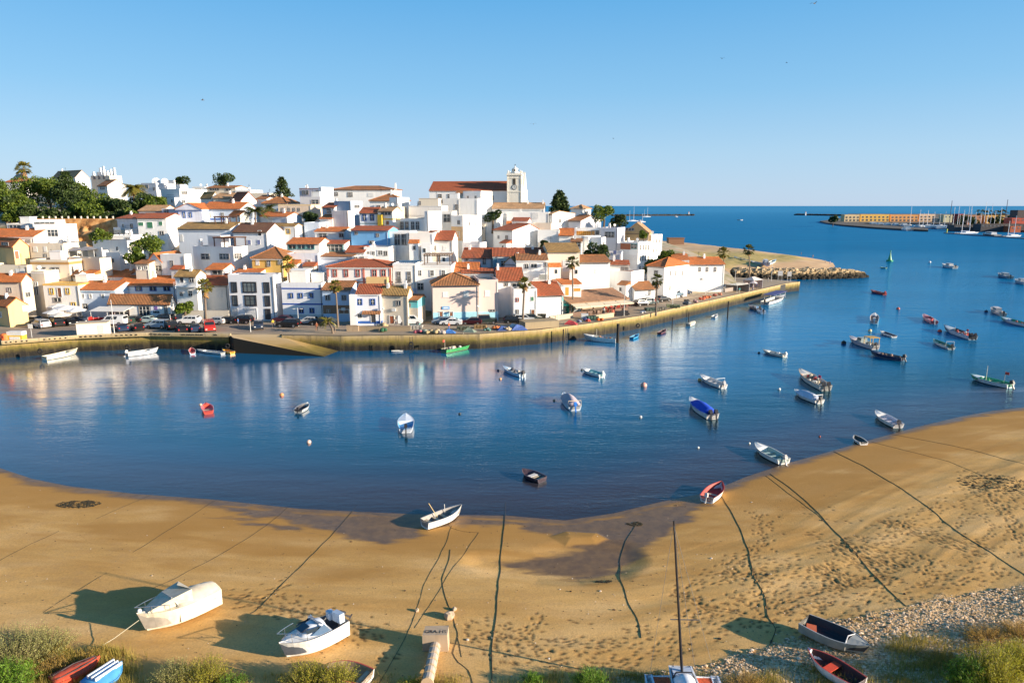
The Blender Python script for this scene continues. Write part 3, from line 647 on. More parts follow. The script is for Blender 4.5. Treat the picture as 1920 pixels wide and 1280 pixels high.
# ------------------------------------------------------------------ the village, house by house (rows and columns are those of the photograph)
def x_modern(root, a, b, dep, h, loc):
    pass
B('pale plastered house with short orange roof and blank front at the left edge', 140, -40, 40, 527, x2=60, rot=-4, h=8.6, c='C', roof=('gable',514,'o'), sw=[(552,3,8,[52],'n')])
B('low cream yellow house with crooked orange roof at the left edge beside the car park', 131, -35, 14, 574, x2=50, rot=-30, h=5.2, c='Y', roof=('gable',556,'o'), sw=[(578,3,9,[46],'w')])
B('narrow cream building with three tall dark slit windows', 144, 57, 82, 508, rot=-6, h=10.5, c='C', wins=[(541,2.6,24,[62,66,70],'K')], bands=[(512,2,'S')])
B('small white house edged in mustard with an outside stair behind the white parasols', 142, 80, 146, 533, rot=-3, h=7.7, c='S', bands=[(534,3,'M')],
  wins=[(546,7,11,[97,127],'y'),(548,7,17,[112],'D'),(571,8,8,[138],'y'),(562,14,8,[108],'n')])
B('white house with a bright gable and tiny brown roof above the mustard edged house', 147, 127, 143, 517, x2=168, rot=-38, h=9, roof=('gable',508,'b'))
B('pale blue two storey house with orange roof and three small white windows', 142, 146, 215, 543, rot=-4, dep=8, h=7.6, c=(.62,.68,.76), roof=('gable',528,'o'), wins=[(555,5,8,[156,170,193]),(574,9,9,[160],'n')], bands=[(546,4,'B')])
def x_rest(root, a, b, dep, h, loc):
    l, z, mp = loc(217, 577); x0 = loc(186, 577)[0]; x1 = loc(250, 577)[0]
    m = MB(); m.obox(((x0+x1)/2, -1.6, z), x1-x0, 3.4, .1, 0, 0, rx=R(8)); m.build('awning', paint((.75,.73,.68), .8), root)
    for x in (x0+.2, (x0+x1)/2, x1-.2): MB().tube([(x, -3.1, 0), (x, -3.1, z-.2)], .05, 6).build('post', paint((.7,.7,.68)), root)
    lx, lz, mp = loc(293, 581); s = MB(); s.box(lx-1.05, lx+1.05, -.09, 0, lz-.95, lz+.95)
    for i in (0, 1):
        for j in (0, 1): s.box(lx-.36+i*.38, lx-.04+i*.38, -.13, -.09, lz+.05+j*.38, lz+.37+j*.38, 1)
    for i in range(4): s.box(lx-.62+i*.34, lx-.36+i*.34, -.13, -.09, lz-.65, lz-.2, 2)
    s.build('sign_panel', [paint((.8,.8,.82)), paint((.16,.07,.32)), paint((.03,.03,.04))], root)
B('low restaurant with brown tiled roof, white awning and a sign with a purple emblem', 139.5, 203, 318, 569, x2=329, rot=-3, h=4.6, c='W', roof=('gable',553,'b'), wins=[(583,20,18,[271],'n'),(586,38,16,[222],'n'),(580,5,14,[311],'n')], extra=x_rest, name='restaurant', cat='restaurant')
B('long white house with fresh orange roof and four blue framed windows above the restaurant', 146, 216, 328, 535, rot=-3, dep=9, h=8.2, c=(.72,.76,.82), roof=('gable',518,'o'), wins=[(541,12,8,[231,260,287,313],'b')])
B('orange roofed house behind the blue house, its roof half in shade', 152, 168, 236, 519, rot=-3, dep=10, h=7.5, c=(.66,.72,.8), roof=('gable',506,'o'))
def x_balc(root, a, b, dep, h, loc):
    z = loc(347, 537)[1]; MB().box(a, b, -.9, 0, z-.12, z).build('balcony_slab', wallmat(PAL['W']), root)
    railing(root, (a+.1, -.85, z), (b-.1, -.85, z), .95, 14, paint((.6,.6,.62)))
B('tall white house with ochre roof and an iron balcony under it', 140, 328, 367, 518, x2=386, rot=-9, h=9.4, roof=('gable',507,'y'), wins=[(525,7,10,[341],'K'),(524,9,10,[359],'n'),(551,5,7,[340],'n'),(550,9,11,[357])], extra=x_balc)
B('white house with red brown roof, a palm in front and a bricked up window', 142.5, 374, 426, 534, rot=-4, dep=9, h=8, c='S', roof=('gable',514,'r'), wins=[(550,10,13,[411],'w')])
B('modern white three storey building with black framed windows and a garage', 138.5, 427, 512, 515, x2=528, rot=-4, h=9.5, c=(.76,.77,.80), dirt=.04, seedclut=False,
  wins=[(538.5,9,18,[439],'k'),(563.5,8.5,18,[440.5],'k'),(588.5,9,22,[441.5],'G'),(538.5,24,18,[468],'k'),(563.5,20,18,[470],'k'),(588,22,20,[471],'G'),(539,9,18,[500],'k'),(564,8.5,18,[501.5],'k'),(588.5,8.5,18,[502.5],'k')], name='apartment_building', cat='building')
def x_arch(root, a, b, dep, h, loc):
    tankbox(root, a+2.2, dep*.5, h-.45, 4, 4, 2.6)
B('white house with two dark blue stripes and rounded blue windows', 138.5, 527, 603, 530, rot=-3, dep=10, h=8.3, c=(.78,.79,.82), bands=[(541,2.6,(.03,.09,.38)),(570,2.8,(.03,.09,.38)),(592,5,'G')], wins=[(554,7,9,[546,564,583.5],'b'),(582,8,9,[565,585],'b')], extra=x_arch)
B('pale blue house with brown orange roof and brown painted ground floor behind the tall palm', 137.5, 604, 657, 543, rot=-2, dep=8, h=7.3, c=(.50,.64,.82), roof=('gable',528,'b'), wins=[(558,8,9,[614.5,645],'n'),(584,20,8,[645],'d'),(583,6,6,[616],'n')], bands=[(580,16,(.25,.15,.09))], ch=(609,))
def x_leanto(root, a, b, dep, h, loc):
    z = loc(692, 585)[1]; m = MB(); m.obox(((a+b)/2+.5, -.55, z), b-a-1.2, 1.3, .12, rx=R(22)); m.build('porch_roof', rmat('b'), root)
    MB().prism([(a-1.3, -.6), (a+.01, -.6), (a+.01, 3), (a-.6, 3)], -3, h*.98).build('buttress', wallmat(PAL['W']), root)
B('white and blue cottage with ribbed red roof and blue painted plinth', 133.2, 668, 714, 550, rot=2, dep=8, h=5.9, c=(.76,.78,.84), roof=('gable',534,'r'), wins=[(566,9,11,[673],'b'),(566,8,11,[699],'b'),(595,8,19,[700],'K'),(592,8,9,[674],'d')], bands=[(604,5,(.04,.13,.42))], extra=x_leanto)
B('cream house with mossy ochre roofs, twin chimneys and a rust brown door', 133.2, 715, 764, 552, x2=773, rot=-8, dep=8, h=5.8, c='C', roof=('gable',538,'y'), wins=[(568,9,9,[747],'n'),(599,8,14,[735],'R')], ch=(724,757))
B('small turquoise lean to with a ragged tile edge beside the cream house', 133.6, 757, 783, 563, rot=-10, dep=5, h=4.6, c='T', roof=('gable',558,'b'), wins=[(572,6,6,[767],'n')], bands=[(592,30,'C')], front=.8)
def x_pil(root, a, b, dep, h, loc):
    for px in (615, 682, 732):
        l = loc(px, 515)[0]; MB().box(l-.22, l+.22, -.09, 0, -3, h-.1).build('pilaster', paint((.55,.18,.13), .8), root)
B('white house with salmon red pilasters and a long ribbed clay roof', 143, 613, 734, 500, rot=-2, dep=10, h=8.2, c='W', roof=('hip',486,'r'), wins=[(512,7,13,[628,649,671],'r'),(512,8,12,[702,719],'r')], bands=[(528.5,1.8,(.5,.18,.13))], extra=x_pil)
B('ochre garden wall house below the salmon pilasters', 141.5, 686, 726, 520, rot=-2, dep=1.2, h=5, c='Y', seedclut=False)
def x_bal2(root, a, b, dep, h, loc):
    for px in (748, 767):
        l, z, _ = loc(px, 531); MB().box(l-.75, l+.75, -.7, 0, z-.1, z).build('balcony_slab', wallmat(PAL['S']), root); railing(root, (l-.7, -.66, z), (l+.7, -.66, z), .9, 8)
B('white town house with moulded cornice and two narrow balconies', 143, 736, 779, 494, rot=-2, dep=9, h=9, wins=[(519,6,19,[748,767],'n')], bands=[(497,1.2,'S'),(504,1,'S'),(548,14,(.5,.6,.78))], extra=x_bal2, seedclut=False)
def x_terr(root, a, b, dep, h, loc):
    p = pergola(root, a+1.5, b-.6, 3.0, 7.5, h-.42, 2.2, (.16,.10,.06), (.35,.22,.13)); railing(root, (a-4, .5, h-.45), (a+1.5, .5, h-.45), 1.3, 12)
B('white three storey town house with a wooden pergola on its roof terrace', 144, 779, 846, 498, rot=-1, dep=10, h=9.4, wins=[(512,7,11,[787,810,831]),(537,10,12,[788.5],'n')], bands=[(499.5,1.5,'S'),(506,1,'S')], extra=x_terr, seedclut=False)
def x_vila(root, a, b, dep, h, loc):
    z0, z1 = loc(850, 600)[1], loc(850, 585)[1]
    MB().box(a-.02, b, -.05, 0, -.5, z1).build('painted_band', paint((.36,.66,.76), .8), root)
    l, z, _ = loc(836, 577); s = MB(); s.box(l-.75, l+.75, -.16, -.05, z-.3, z+.3); s.box(l-.5, l+.5, -.18, -.16, z-.12, z+.1, 1); s.build('sign_panel', [paint((.12,.35,.65)), paint((.75,.75,.72))], root)
B('large sand coloured house with brown hip roof and a light blue dado on the waterfront', 137, 811, 897, 533, rot=9, dep=10, h=7.4, c='P', dirt=.06, roof=('hip',511,'b'), wins=[(552,9,9,[835],'w'),(551,9,11,[874],'w'),(589,7,10,[827],'D'),(589,7,10,[846],'D')], extra=x_vila)
def x_vilb(root, a, b, dep, h, loc):
    z0, z1 = loc(915, 599)[1], loc(915, 584)[1]
    MB().box(a, b+.02, -.05, 0, -.5, z1).build('painted_band', paint((.36,.66,.76), .8), root)
B('flat roofed sand coloured block joined to the hip roofed house', 138.8, 897.5, 934, 524, rot=9, dep=10, h=8.3, c='P', dirt=.06, wins=[(550,9,11,[914],'w'),(582,10,4,[923],'n')], extra=x_vilb, seedclut=False)
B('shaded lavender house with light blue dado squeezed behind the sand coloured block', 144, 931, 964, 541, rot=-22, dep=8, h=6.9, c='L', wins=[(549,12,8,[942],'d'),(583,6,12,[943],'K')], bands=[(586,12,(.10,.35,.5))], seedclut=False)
B('bright white house with pink shutters and potted plants on its roof edge', 138, 963, 1007, 541, rot=7, dep=7, h=7.0, wins=[(562,5,7,[970],'r'),(560,5,7,[998],'g'),(585,5,9,[970],'n'),(587,6,13,[999],'D')])
B('turquoise fronted house with bright red roof above the teal tent', 143, 1006, 1056, 552, rot=14, dep=10, h=6.4, c='W', roof=('gable',529,'r'), wins=[(561,46,9,[1030],'w')], bands=[(561,7.5,(.25,.72,.74))])
B('white house with orange shuttered window and orange trimmed balcony', 148, 1053, 1090, 532, rot=12, dep=8, h=8.2, roof=('gable',524,'o'), wins=[(546,7,15,[1063],'o'),(543,13,6,[1082],'o')])
B('long blank white house with a brown roof and one small window, behind the palm', 160, 1056, 1144, 491, rot=8, dep=10, h=10, roof=('gable',479,'b'), wins=[(508,5,8,[1118.5],'w')])
B('cream stone faced house with large grey door and iron drainpipes', 156, 1027, 1087, 471, rot=6, dep=10, h=11, c='C', roof=('gable',457,'y'), wins=[(499,13,20,[1062],'G')], bands=[(473,2,'Y')])
B('white angular block with a bright end wall and one orange window beside the pavilion', 163, 1143, 1184, 509, x2=1208, rot=-38, h=10, c='W', sw=[(532,3,6,[1195],'o')], seedclut=False)
B('small white rooftop room with red tile rim and row of white windows', 170, 1144, 1180, 496, rot=-5, dep=6, h=7, roof=('gable',489,'r'), wins=[(506,4,11,[1166,1171,1176],'n')])
B('low white building with dark brown roof at the foot of the blank white blocks', 164, 1190, 1228, 541, rot=20, dep=6, h=4.5, roof=('gable',529,'b'), wins=[(548,3,10,[1218],'n')])
B('white house with glazed verandas and small brown roofs above the red roofs', 149, 968, 1027, 487, rot=2, dep=9, h=10, roof=('gable',477,'b'), wins=[(499,6,8,[987],'n'),(498,12,8,[1001],'d'),(496,5,8,[1024],'n'),(519,14,9,[1001],'w'),(519,15,9,[1019],'e')])
B('white gabled house wall facing left, between the long roofs and the verandas', 151, 946, 968, 494, rot=-20, dep=8, h=8, c='L', roof=('gfront',480,'y'))
B('red roofed house with dark veranda windows above the lavender house', 143, 932, 982, 525, rot=6, dep=9, h=6.5, roof=('gable',503,'r'), wins=[(533,6,6,[949],'n'),(534,16,6,[968],'n')], ch=(929,))
B('white cottage with narrow red roof and white chimney between two brown roofs', 147.5, 866, 925, 512, rot=3, dep=7, h=6.5, roof=('gable',504,'r'), ch=(878,))
B('low house under a plain rust orange roof behind the hip roofed house', 149, 845, 897, 509, rot=0, dep=9, h=6, roof=('gable',493,'o'))
B('lavender walled house with long sagging dark red roof and two tall windows', 158, 866, 923, 483, rot=-4, dep=10, h=8, c='L', roof=('gable',466,'r'), wins=[(489,4,9,[876],'n'),(489,5,12,[908],'n'),(495,4,8,[891],'n')])
B('house with teal and blue wall under a long patchy red roof', 157, 924, 1026, 480, rot=2, dep=10, h=8, c=(.35,.52,.62), roof=('gable',466,'r'), wins=[(494,8,20,[928],'E'),(494,9,9,[944],'n')], ch=(1001,))
# ---- second and third tiers, left to right
B('low modern white house with a wide glazed window at the far left', 165, 64, 112, 421, rot=10, dep=9, h=7.6, wins=[(437,18,13,[99]),(439,8,14,[74],'n')], seedclut=False)
B('white roof storey with slit openings on top of the glazed white house', 169, 60, 104, 412, rot=10, dep=5, h=6, wins=[(418,32,2.5,[84],'n')], seedclut=False)
B('long low white house with fresh orange roof beside the glazed white house', 160.5, -40, 64, 443, rot=0, dep=9, h=6.5, roof=('gable',430,'o'), wins=[(452,3,5,[51,56],'n')])
B('yellow gabled house with orange roof at the left edge, a rust brown recess in front', 153, -30, 24, 462, x2=53, rot=-28, h=8, c='Y', roof=('gable',447,'o'), wins=[(459,20,9,[10],'n')], sw=[(478,3,14,[29],'R')])
B('beige house with pale shutters and a small brown door on the left hillside', 157, 55, 118, 456, rot=-3, dep=8, h=7.5, c='C', wins=[(467,7,9,[66],'w'),(467,5,9,[85],'w'),(480,5,8,[86],'n')])
B('beige terrace house with ochre tile strip and two paired windows', 148, 56, 128, 487, rot=-3, dep=9, h=9, c='C', wins=[(506,15,9,[79],'n'),(506,16,9,[104],'n')], bands=[(493.5,5,(.45,.26,.10))])
B('pale beige house with arched parapet at the left edge', 147, -40, 50, 497, rot=-3, dep=9, h=7.5, c='C', wins=[(508,16,8,[38],'w')])
B('pale beige house with folded ochre roof edge by the terrace house', 150.5, 128, 186, 484, x2=208, rot=-22, h=8.5, c='C', wins=[(503,8,9,[137],'n')], seedclut=False)
B('large grey white block with a flat roof and blank walls on the left slope', 158, 173, 238, 451, x2=262, rot=-20, h=9.5, c='S', seedclut=False)
B('white roof room with one window on top of the grey white block', 166, 205, 246, 441, rot=-5, dep=6, h=7, wins=[(450,6,8,[239],'n')])
B('small white house at the left edge below the garden trees', 172, 12, 62, 419, rot=-4, dep=8, h=6.5, c='S', wins=[(425,22,6,[28],'n')])
B('white house with rust edged gable and railing between bushes and the quay road', 151, 277, 303, 491, rot=-12, dep=8, h=8, roof=('gfront',473,'o'), wins=[(503,14,9,[306],'n')])
B('little house with ochre roof and two white windows above the brown roof', 149, 253, 279, 494, rot=-4, dep=6, h=6.5, c='C', roof=('gable',491,'b'), wins=[(502,7,7,[261,273],'d')])
B('plain white two storey house with a grilled balcony opening', 150, 300, 345, 477, x2=358, rot=-10, h=10, wins=[(494,6,10,[322],'n')], seedclut=False)
def x_perg(root, a, b, dep, h, loc):
    pergola(root, (a+b)/2-.5, b-.5, 1.2, 4.8, h-.42, 2.2); tankbox(root, a+4, 4, h-.42, 3.6, 3, 2.6); chimney(root, a+1.2, 1.2, h-.4, 1.6)
B('wide white house with brown pergola terrace and dark bay windows', 152.5, 361, 437, 463, x2=464, rot=-18, h=11, c='W', wins=[(481,17,10,[385],'n'),(481,20,10,[421],'n')], sw=[(480,3,9,[443,449],'n')], extra=x_perg, seedclut=False)
B('small projecting porch with bright red tiles in front of the wide white house', 146.5, 386, 419, 505, rot=-3, dep=5, h=6.5, roof=('gable',495,'o'), wins=[(511,19,7,[408],'n')], front=.7)
B('white house with brown roof strip just left of the modern building', 147, 438, 486, 512, rot=-3, dep=6, h=7, roof=('gable',508,'o'))
B('yellow ochre house with brown hip roof behind the modern white building', 150, 472, 531, 484, rot=-5, dep=9, h=8, c='M', roof=('hip',463,'b'), wins=[(492,6,9,[483],'w'),(494,6,11,[504],'n'),(491,7,9,[525],'n')])
B('long white wall house with weathered roof and a dark pergola above the bushes', 165, 333, 431, 429, rot=-7, dep=9, h=8.5, c=(.70,.75,.82), roof=('gable',418,'y'), wins=[(446,6,12,[340],'w')], extra=lambda r_, a, b, d, h, loc: pergola(r_, a+8, b-2, 3, 7, h+.6, 2.0))
B('white house with dark brown roof notched by a small balcony', 163, 437, 500, 435, rot=-6, dep=9, h=8.5, c=(.76,.78,.82), roof=('gable',419,'d'), wins=[(454,6,8,[467.5,485],'l'),(437,6,9,[487],'K')], ch=(460,))
B('white house with ochre eaves, an arched door and a yellow shutter', 171, 506, 553, 424, x2=566, rot=-14, h=8.5, c='W', roof=('gable',421,'y'), wins=[(433,5,8,[515],'D'),(434,8,9,[540],'y'),(455,7,8,[514],'n')])
B('bluish white plain cube among the yellow fronted houses', 174, 570, 598, 417, rot=-6, dep=7, h=8, c=(.62,.70,.80), seedclut=False)
B('white house with green framed strip windows under a dark orange roof', 158, 538, 598, 457, rot=-4, dep=8, h=8.5, roof=('gable',447,'o'), wins=[(463,14,8,[548,565,582],'t')])
B('white terrace wall house with blank bluish front below the green windows', 154, 538, 596, 475, rot=-4, dep=5, h=6.5, c=(.72,.75,.82), seedclut=False)
B('long low white house with bright orange roof and blue striped end walls', 187, 378, 451, 391, rot=-5, dep=9, h=7.5, c=(.66,.74,.84), roof=('gable',380,'o'), wins=[(404,4,8,[393],'o'),(404,5,9,[417],'n')], bands=[(411,3,(.05,.14,.42))])
B('white gable fronted house outlined in dark blue left of the long orange roof', 184, 328, 378, 392, rot=-5, dep=8, h=7, c=(.72,.74,.84), roof=('gfront',381,'o'), wins=[(403,5,11,[329.5,345],'b'),(403,5,9,[357],'b')], bands=[(395.5,1.4,(.05,.14,.42))])
B('round shouldered white house with a dark porthole window', 187, 303, 330, 391, rot=-5, dep=8, h=8, c='L', wins=[(396,8,7,[312],'n')], seedclut=False)
B('big white house with a blank blue shaded side above the long orange roof', 224, 301, 336, 354, x2=388, rot=-32, dep=14, h=9, sw=[(361,3,6,[343,348],'n'),(378,3,5,[344],'n')])
B('cream fronted house with red roof and green shutters beside the earth bank', 178, 257, 311, 409, x2=315, rot=-3, h=8.5, c='W', roof=('gable',401,'r'), wins=[(420,10,6,[264],'g'),(422,11,11,[281],'g'),(419,7,7,[301],'g'),(437,8,7,[303],'n')])
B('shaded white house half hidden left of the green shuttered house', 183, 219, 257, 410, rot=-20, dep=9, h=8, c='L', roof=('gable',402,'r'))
B('low cottage with light brown roof above the red roofed cream house', 191, 260, 304, 395, rot=-4, dep=8, h=6, roof=('gable',386,'t'))
B('white cottage with a sunlit gable and bright red hip, near the dark palms', 178, 431, 450, 403, x2=467, rot=-30, h=7, roof=('gable',396,'o'), wins=[(406,5,5,[437],'n')])
B('pair of white rooms under one long red roof right of the dark palms', 181, 488, 538, 406, x2=565, rot=-14, h=7, c=(.68,.74,.82), roof=('gable',399,'o'), wins=[(413,9,8,[507],'w')])
B('pink cream villa with flat cornice and four small windows', 196, 521, 583, 383, rot=-4, dep=9, h=8, c=(.74,.58,.44), wins=[(393,3.5,6,[530,542.5,552,561],'n')], bands=[(384.5,1.5,'Y')], seedclut=False)
B('brown roofed house with bluish wall behind the pink cream villa', 207, 492, 538, 381, rot=-6, dep=10, h=8.5, c=(.60,.68,.78), roof=('hip',367,'b'), ch=(518,))
B('house with steep red shed roof and sunlit triangular gable on the upper slope', 208, 431, 452, 376, x2=481, rot=-34, h=8, roof=('gable',361,'r'))
B('cream roofed low house left of the triangular gable', 214, 400, 432, 371, rot=-5, dep=9, h=7, c='C', roof=('gable',363,'t'))
B('small house with dark ochre roof and white gable on the upper slope', 217, 376, 396, 371, x2=412, rot=-28, h=7, roof=('gable',361,'y'))
B('brown tiled cottage with white end wall near the tall pine', 214, 480, 500, 373, rot=-10, dep=8, h=7, roof=('gable',367,'b'))
B('skyline house with glazed upper floor and brown eaves left of the round tree', 246, 360, 384, 350, x2=388, rot=-8, h=8, wins=[(356,12,5,[372],'n')])
B('skyline terrace house with dark veranda in front of the round tree', 243, 388, 441, 352, rot=-6, dep=9, h=8, c='C', roof=('gable',349,'b'), wins=[(355,18,4,[402],'n'),(356,10,4,[428],'n')])
B('low white skyline house right of the round tree', 240, 441, 470, 356, rot=-6, dep=9, h=8, seedclut=True)
B('cream skyline wall house stepping down towards the tall pine', 236, 470, 500, 362, rot=-6, dep=8, h=8, c='C')
B('white house with twin round dishes on its flat roof on the left skyline', 268, 276, 318, 345, rot=-14, dep=10, h=10, c='W', wins=[(351,5,6,[290],'n')], extra=lambda r_, a, b, d, h, loc: (dish(r_, a+2.5, 2, h, 1.5), dish(r_, a+6, 2.5, h, 1.3)))
B('lavender shaded flat house behind the fan palm on the left skyline', 262, 264, 292, 343, rot=-16, dep=8, h=9, c='L', wins=[(350,7,6,[275],'n'),(354,4,5,[289],'n')])
B('white gabled house with light brown roof and veranda amid the hillside trees', 258, 183, 201, 348, x2=236, rot=-33, dep=10, h=9, roof=('gable',338,'b'), wins=[(352,13,6,[192],'n')])
def x_chims(root, a, b, dep, h, loc):
    for i in range(7): chimney(root, lerp(a+.6, b-.6, i/6), 1+(i*37 % 5), h, 1.3+(i*13 % 5)*.45, .36)
B('pale apartment house with a forest of white chimneys on the left skyline', 285, 170, 205, 329, x2=228, rot=-20, dep=10, h=11, c='C', wins=[(333,4,6,[177,186,195],'n')], extra=x_chims)
B('long house with tan roof and bright gable end above the hillside trees', 274, 97, 141, 333, x2=168, rot=-32, dep=12, h=11, c=(.66,.72,.82), roof=('gable',321,'t'), ch=(107,))
B('skyline cottage with orange roof and solar panel at the far left', 300, 10, 48, 341, rot=-6, dep=10, h=9, roof=('gable',335,'o'), extra=lambda r_, a, b, d, h, loc: MB().obox((0, 3, h+2.6), 5, 3, .15, rx=R(35)).build('solar_panel', glassmat(), r_))
B('low white skyline house right of the lone tall palm', 302, 52, 96, 337, rot=-6, dep=10, h=9, c='C')
# ---- centre tiers
B('small white porch house with orange roof and dark windows above the glazed veranda', 171, 590, 645, 434, rot=-4, dep=8, h=8, roof=('gable',427,'o'), wins=[(442,14,8,[605],'n'),(441,8,7,[640],'n')])
B('house with dark glazed winter garden under a thin red roof strip', 163, 598, 646, 457, rot=-4, dep=7, h=8, roof=('gable',453,'r'), wins=[(465,38,12,[624],'t')])
B('strong blue walled house with stained terraces in the middle of the village', 166, 658, 728, 432, rot=-5, dep=9, h=8.5, c=(.16,.40,.70), roof=('gable',425,'r'), wins=[(441,5,6,[708],'n'),(454,8,5,[697],'n'),(437,5,5,[668],'n')])
B('white house with a row of three windows in front of the blue walled house', 158, 682, 729, 463, rot=-3, dep=7, h=8, c='W', wins=[(475,6,8,[700],'d'),(474,9,9,[713],'d'),(475,6,8,[723],'n'),(474,4,4,[690],'n')])
B('low house with brown sloping roof left of the three windowed white house', 157, 648, 683, 473, rot=-3, dep=7, h=7, roof=('gable',462,'r'))
B('white wall with twin slits above the long ribbed roof', 151, 660, 690, 481, rot=-2, dep=4, h=6, wins=[(483,6,3,[667,679],'n')], seedclut=False)
B('low white house with weathered brown tiles behind the long ribbed roof', 155, 586, 662, 481, rot=-4, dep=9, h=7, c=(.74,.76,.82), roof=('gable',474,'b'), wins=[(493,7,5,[593],'w')])
B('blue rimmed white house with two round topped windows and a red roof', 184, 674, 706, 399, rot=-3, dep=8, h=8, c=(.70,.76,.84), roof=('gable',390,'r'), wins=[(408,7,11,[683,697.5],'b')], bands=[(401,1.5,(.06,.16,.24)),(419,1.5,(.06,.20,.24))])
B('white house with yellow painted chimney and balcony edge', 182, 709, 736, 396, x2=753, rot=-24, h=8, roof=('gable',389,'t'), wins=[(400,20,6,[724],'n'),(418,6,7,[727],'D')], bands=[(411,2.5,(.75,.5,.05))], extra=lambda r_, a, b, d, h, loc: MB().box(a+.2, a+1.5, -.7, 0, h-4.5, h-.9).build('chimney_breast', paint((.75,.5,.05), .8), r_))
B('streaked grey white blank house in the centre left of the village', 179, 622, 652, 395, x2=664, rot=-16, h=8.5, c='S', dirt=.3, seedclut=False)
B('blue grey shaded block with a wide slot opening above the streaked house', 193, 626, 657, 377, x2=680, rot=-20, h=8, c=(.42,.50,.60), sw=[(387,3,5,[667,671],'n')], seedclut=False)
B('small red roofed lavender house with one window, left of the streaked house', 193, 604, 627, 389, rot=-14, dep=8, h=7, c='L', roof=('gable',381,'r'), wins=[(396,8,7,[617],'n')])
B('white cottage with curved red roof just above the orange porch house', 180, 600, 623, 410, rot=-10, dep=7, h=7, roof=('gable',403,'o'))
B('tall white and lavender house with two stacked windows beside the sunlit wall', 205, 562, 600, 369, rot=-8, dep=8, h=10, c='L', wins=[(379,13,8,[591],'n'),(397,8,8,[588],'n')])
B('sunlit blank white wall house left of the long convent building', 213, 597, 602, 351, x2=625, rot=-48, h=12, c='W', seedclut=False, roof='flat')
B('pinkish skyline house with three windows and a thin roof rim', 226, 561, 600, 353, x2=611, rot=-12, h=9, c=(.62,.58,.64), wins=[(361,5,7,[569,576,595],'n')], bands=[(353.5,1.2,(.4,.15,.1))])
B('long white building with brown hipped roof and small arched windows on the skyline', 224, 622, 738, 355, rot=-3, dep=12, h=10, c='W', roof=('hip',349,'b'), wins=[(364,4,6,[626,631.5],'n'),(365,4,8,[654,659],'n'),(365,11,6,[695],'w')], ch=(737,))
B('house with broad brown hip roof in front of the long skyline building', 204, 693, 753, 376, rot=-4, dep=11, h=8, c='W', roof=('hip',363,'b'))
B('white roof tower with a glazed side in the centre of the village', 196, 730, 745, 370, x2=767, rot=-32, h=9, sw=[(379,3,8,[750,756,762],'w')], seedclut=False)
B('low cream parapet house with planted terrace below the roof tower', 189, 715, 751, 388, rot=-5, dep=7, h=6, c='C')
B('cream house with a small dark door on a wide roof terrace', 192, 766, 828, 386, rot=-6, dep=9, h=8, c='S', wins=[(381,4,7,[787],'n')], bands=[(387,1.5,'G')], extra=lambda r_, a, b, d, h, loc: tankbox(r_, a+5, 5, h-.4, 5.5, 4, 2.4, 'C'))
B('white block with four tall glazed doors opening on a balcony', 180, 750, 796, 410, x2=829, rot=-26, h=8.5, c='W', wins=[(423,6,14,[754,763,774,783],'n')], extra=lambda r_, a, b, d, h, loc: railing(r_, (a+.2, .1, h-.1), (b-.2, .1, h-.1), .9, 18), seedclut=False)
B('bright white cube with a shadowed notch beside the four glazed doors', 176, 796, 802, 396, x2=828, rot=-48, h=10, c='W', seedclut=False)
B('white house with two dark double windows above the roof pergola', 167, 728, 768, 434, rot=-4, dep=8, h=10, c='W', wins=[(449,10,20,[745,758],'n'),(450,6,20,[766],'w')], seedclut=False)
B('huge blank grey white gable wall in the middle of the village', 162, 767, 812, 436, rot=-3, dep=9, h=12, c='S', dirt=.03, seedclut=False)
B('stepped grey white house with a smooth red roof right of the blank gable wall', 163, 800, 848, 450, rot=-3, dep=10, h=11, c='S', dirt=.03, roof=('gable',434,'r'))
B('white and orange building with white framed window under a balcony', 182, 846, 868, 404, x2=903, rot=-36, h=11, c='W', wins=[(440,9,10,[858],'d'),(417,4,7,[860],'n')], bands=[(438,26,(.80,.50,.24),1)], seedclut=False)
B('white house fragment with dark open porch left of the orange building', 186, 828, 848, 396, rot=-6, dep=7, h=9, c='S', wins=[(409,12,14,[838],'n')])
B('white flat block with twin windows rising in front of the church', 213, 868, 902, 358, x2=923, rot=-30, h=10, c='W', sw=[(364,3,7,[910,916],'w')], seedclut=False)
B('white cubic house with small terrace and iron railing left of the church block', 210, 806, 862, 372, x2=870, rot=-8, h=8.5, c='S', wins=[(378,12,6,[824],'n'),(388,4,9,[856],'n')])
B('white house with a folded stair shadow wall in front of the church', 203, 862, 896, 372, x2=902, rot=-10, h=9, c='W', seedclut=False)
B('small brown roofed white hut beside the church nave', 222, 855, 882, 362, rot=-8, dep=6, h=6, c='C', roof=('gable',358,'b'), wins=[(366,6,4,[871],'n')])
B('white house wall with stepped top beside the dark bush', 196, 896, 932, 402, rot=-10, dep=8, h=8, c='W')
B('long low white house with faded tan roof below the church tower', 214, 923, 1020, 391, rot=-5, dep=10, h=8, c='W', roof=('gable',381,'t'), ch=(988,1021))
B('white block with terrace parapets right of the dark bush', 203, 950, 1029, 398, rot=-6, dep=9, h=8, c='W', wins=[(404,12,10,[1003],'w')])
B('broad white gable wall sloping down to the right below the tall cypress', 203, 1029, 1036, 401, x2=1078, rot=-46, dep=14, h=9, c='W', roof=('gable',396,'t'), front=.3)
B('small white rooftop house with a thin red roof and open terrace', 192, 960, 990, 414, rot=-8, dep=7, h=7, c='W', roof=('gable',409,'r'), wins=[(423,16,5,[980],'n')])
B('tall lavender gable house with sunlit front and red tiled rim', 184, 925, 961, 432, x2=1010, rot=-42, h=11, c='W', roof=('gable',420,'r'), sw=[(447,3,8,[976],'w'),(447,3,8,[996],'w')], front=.65)
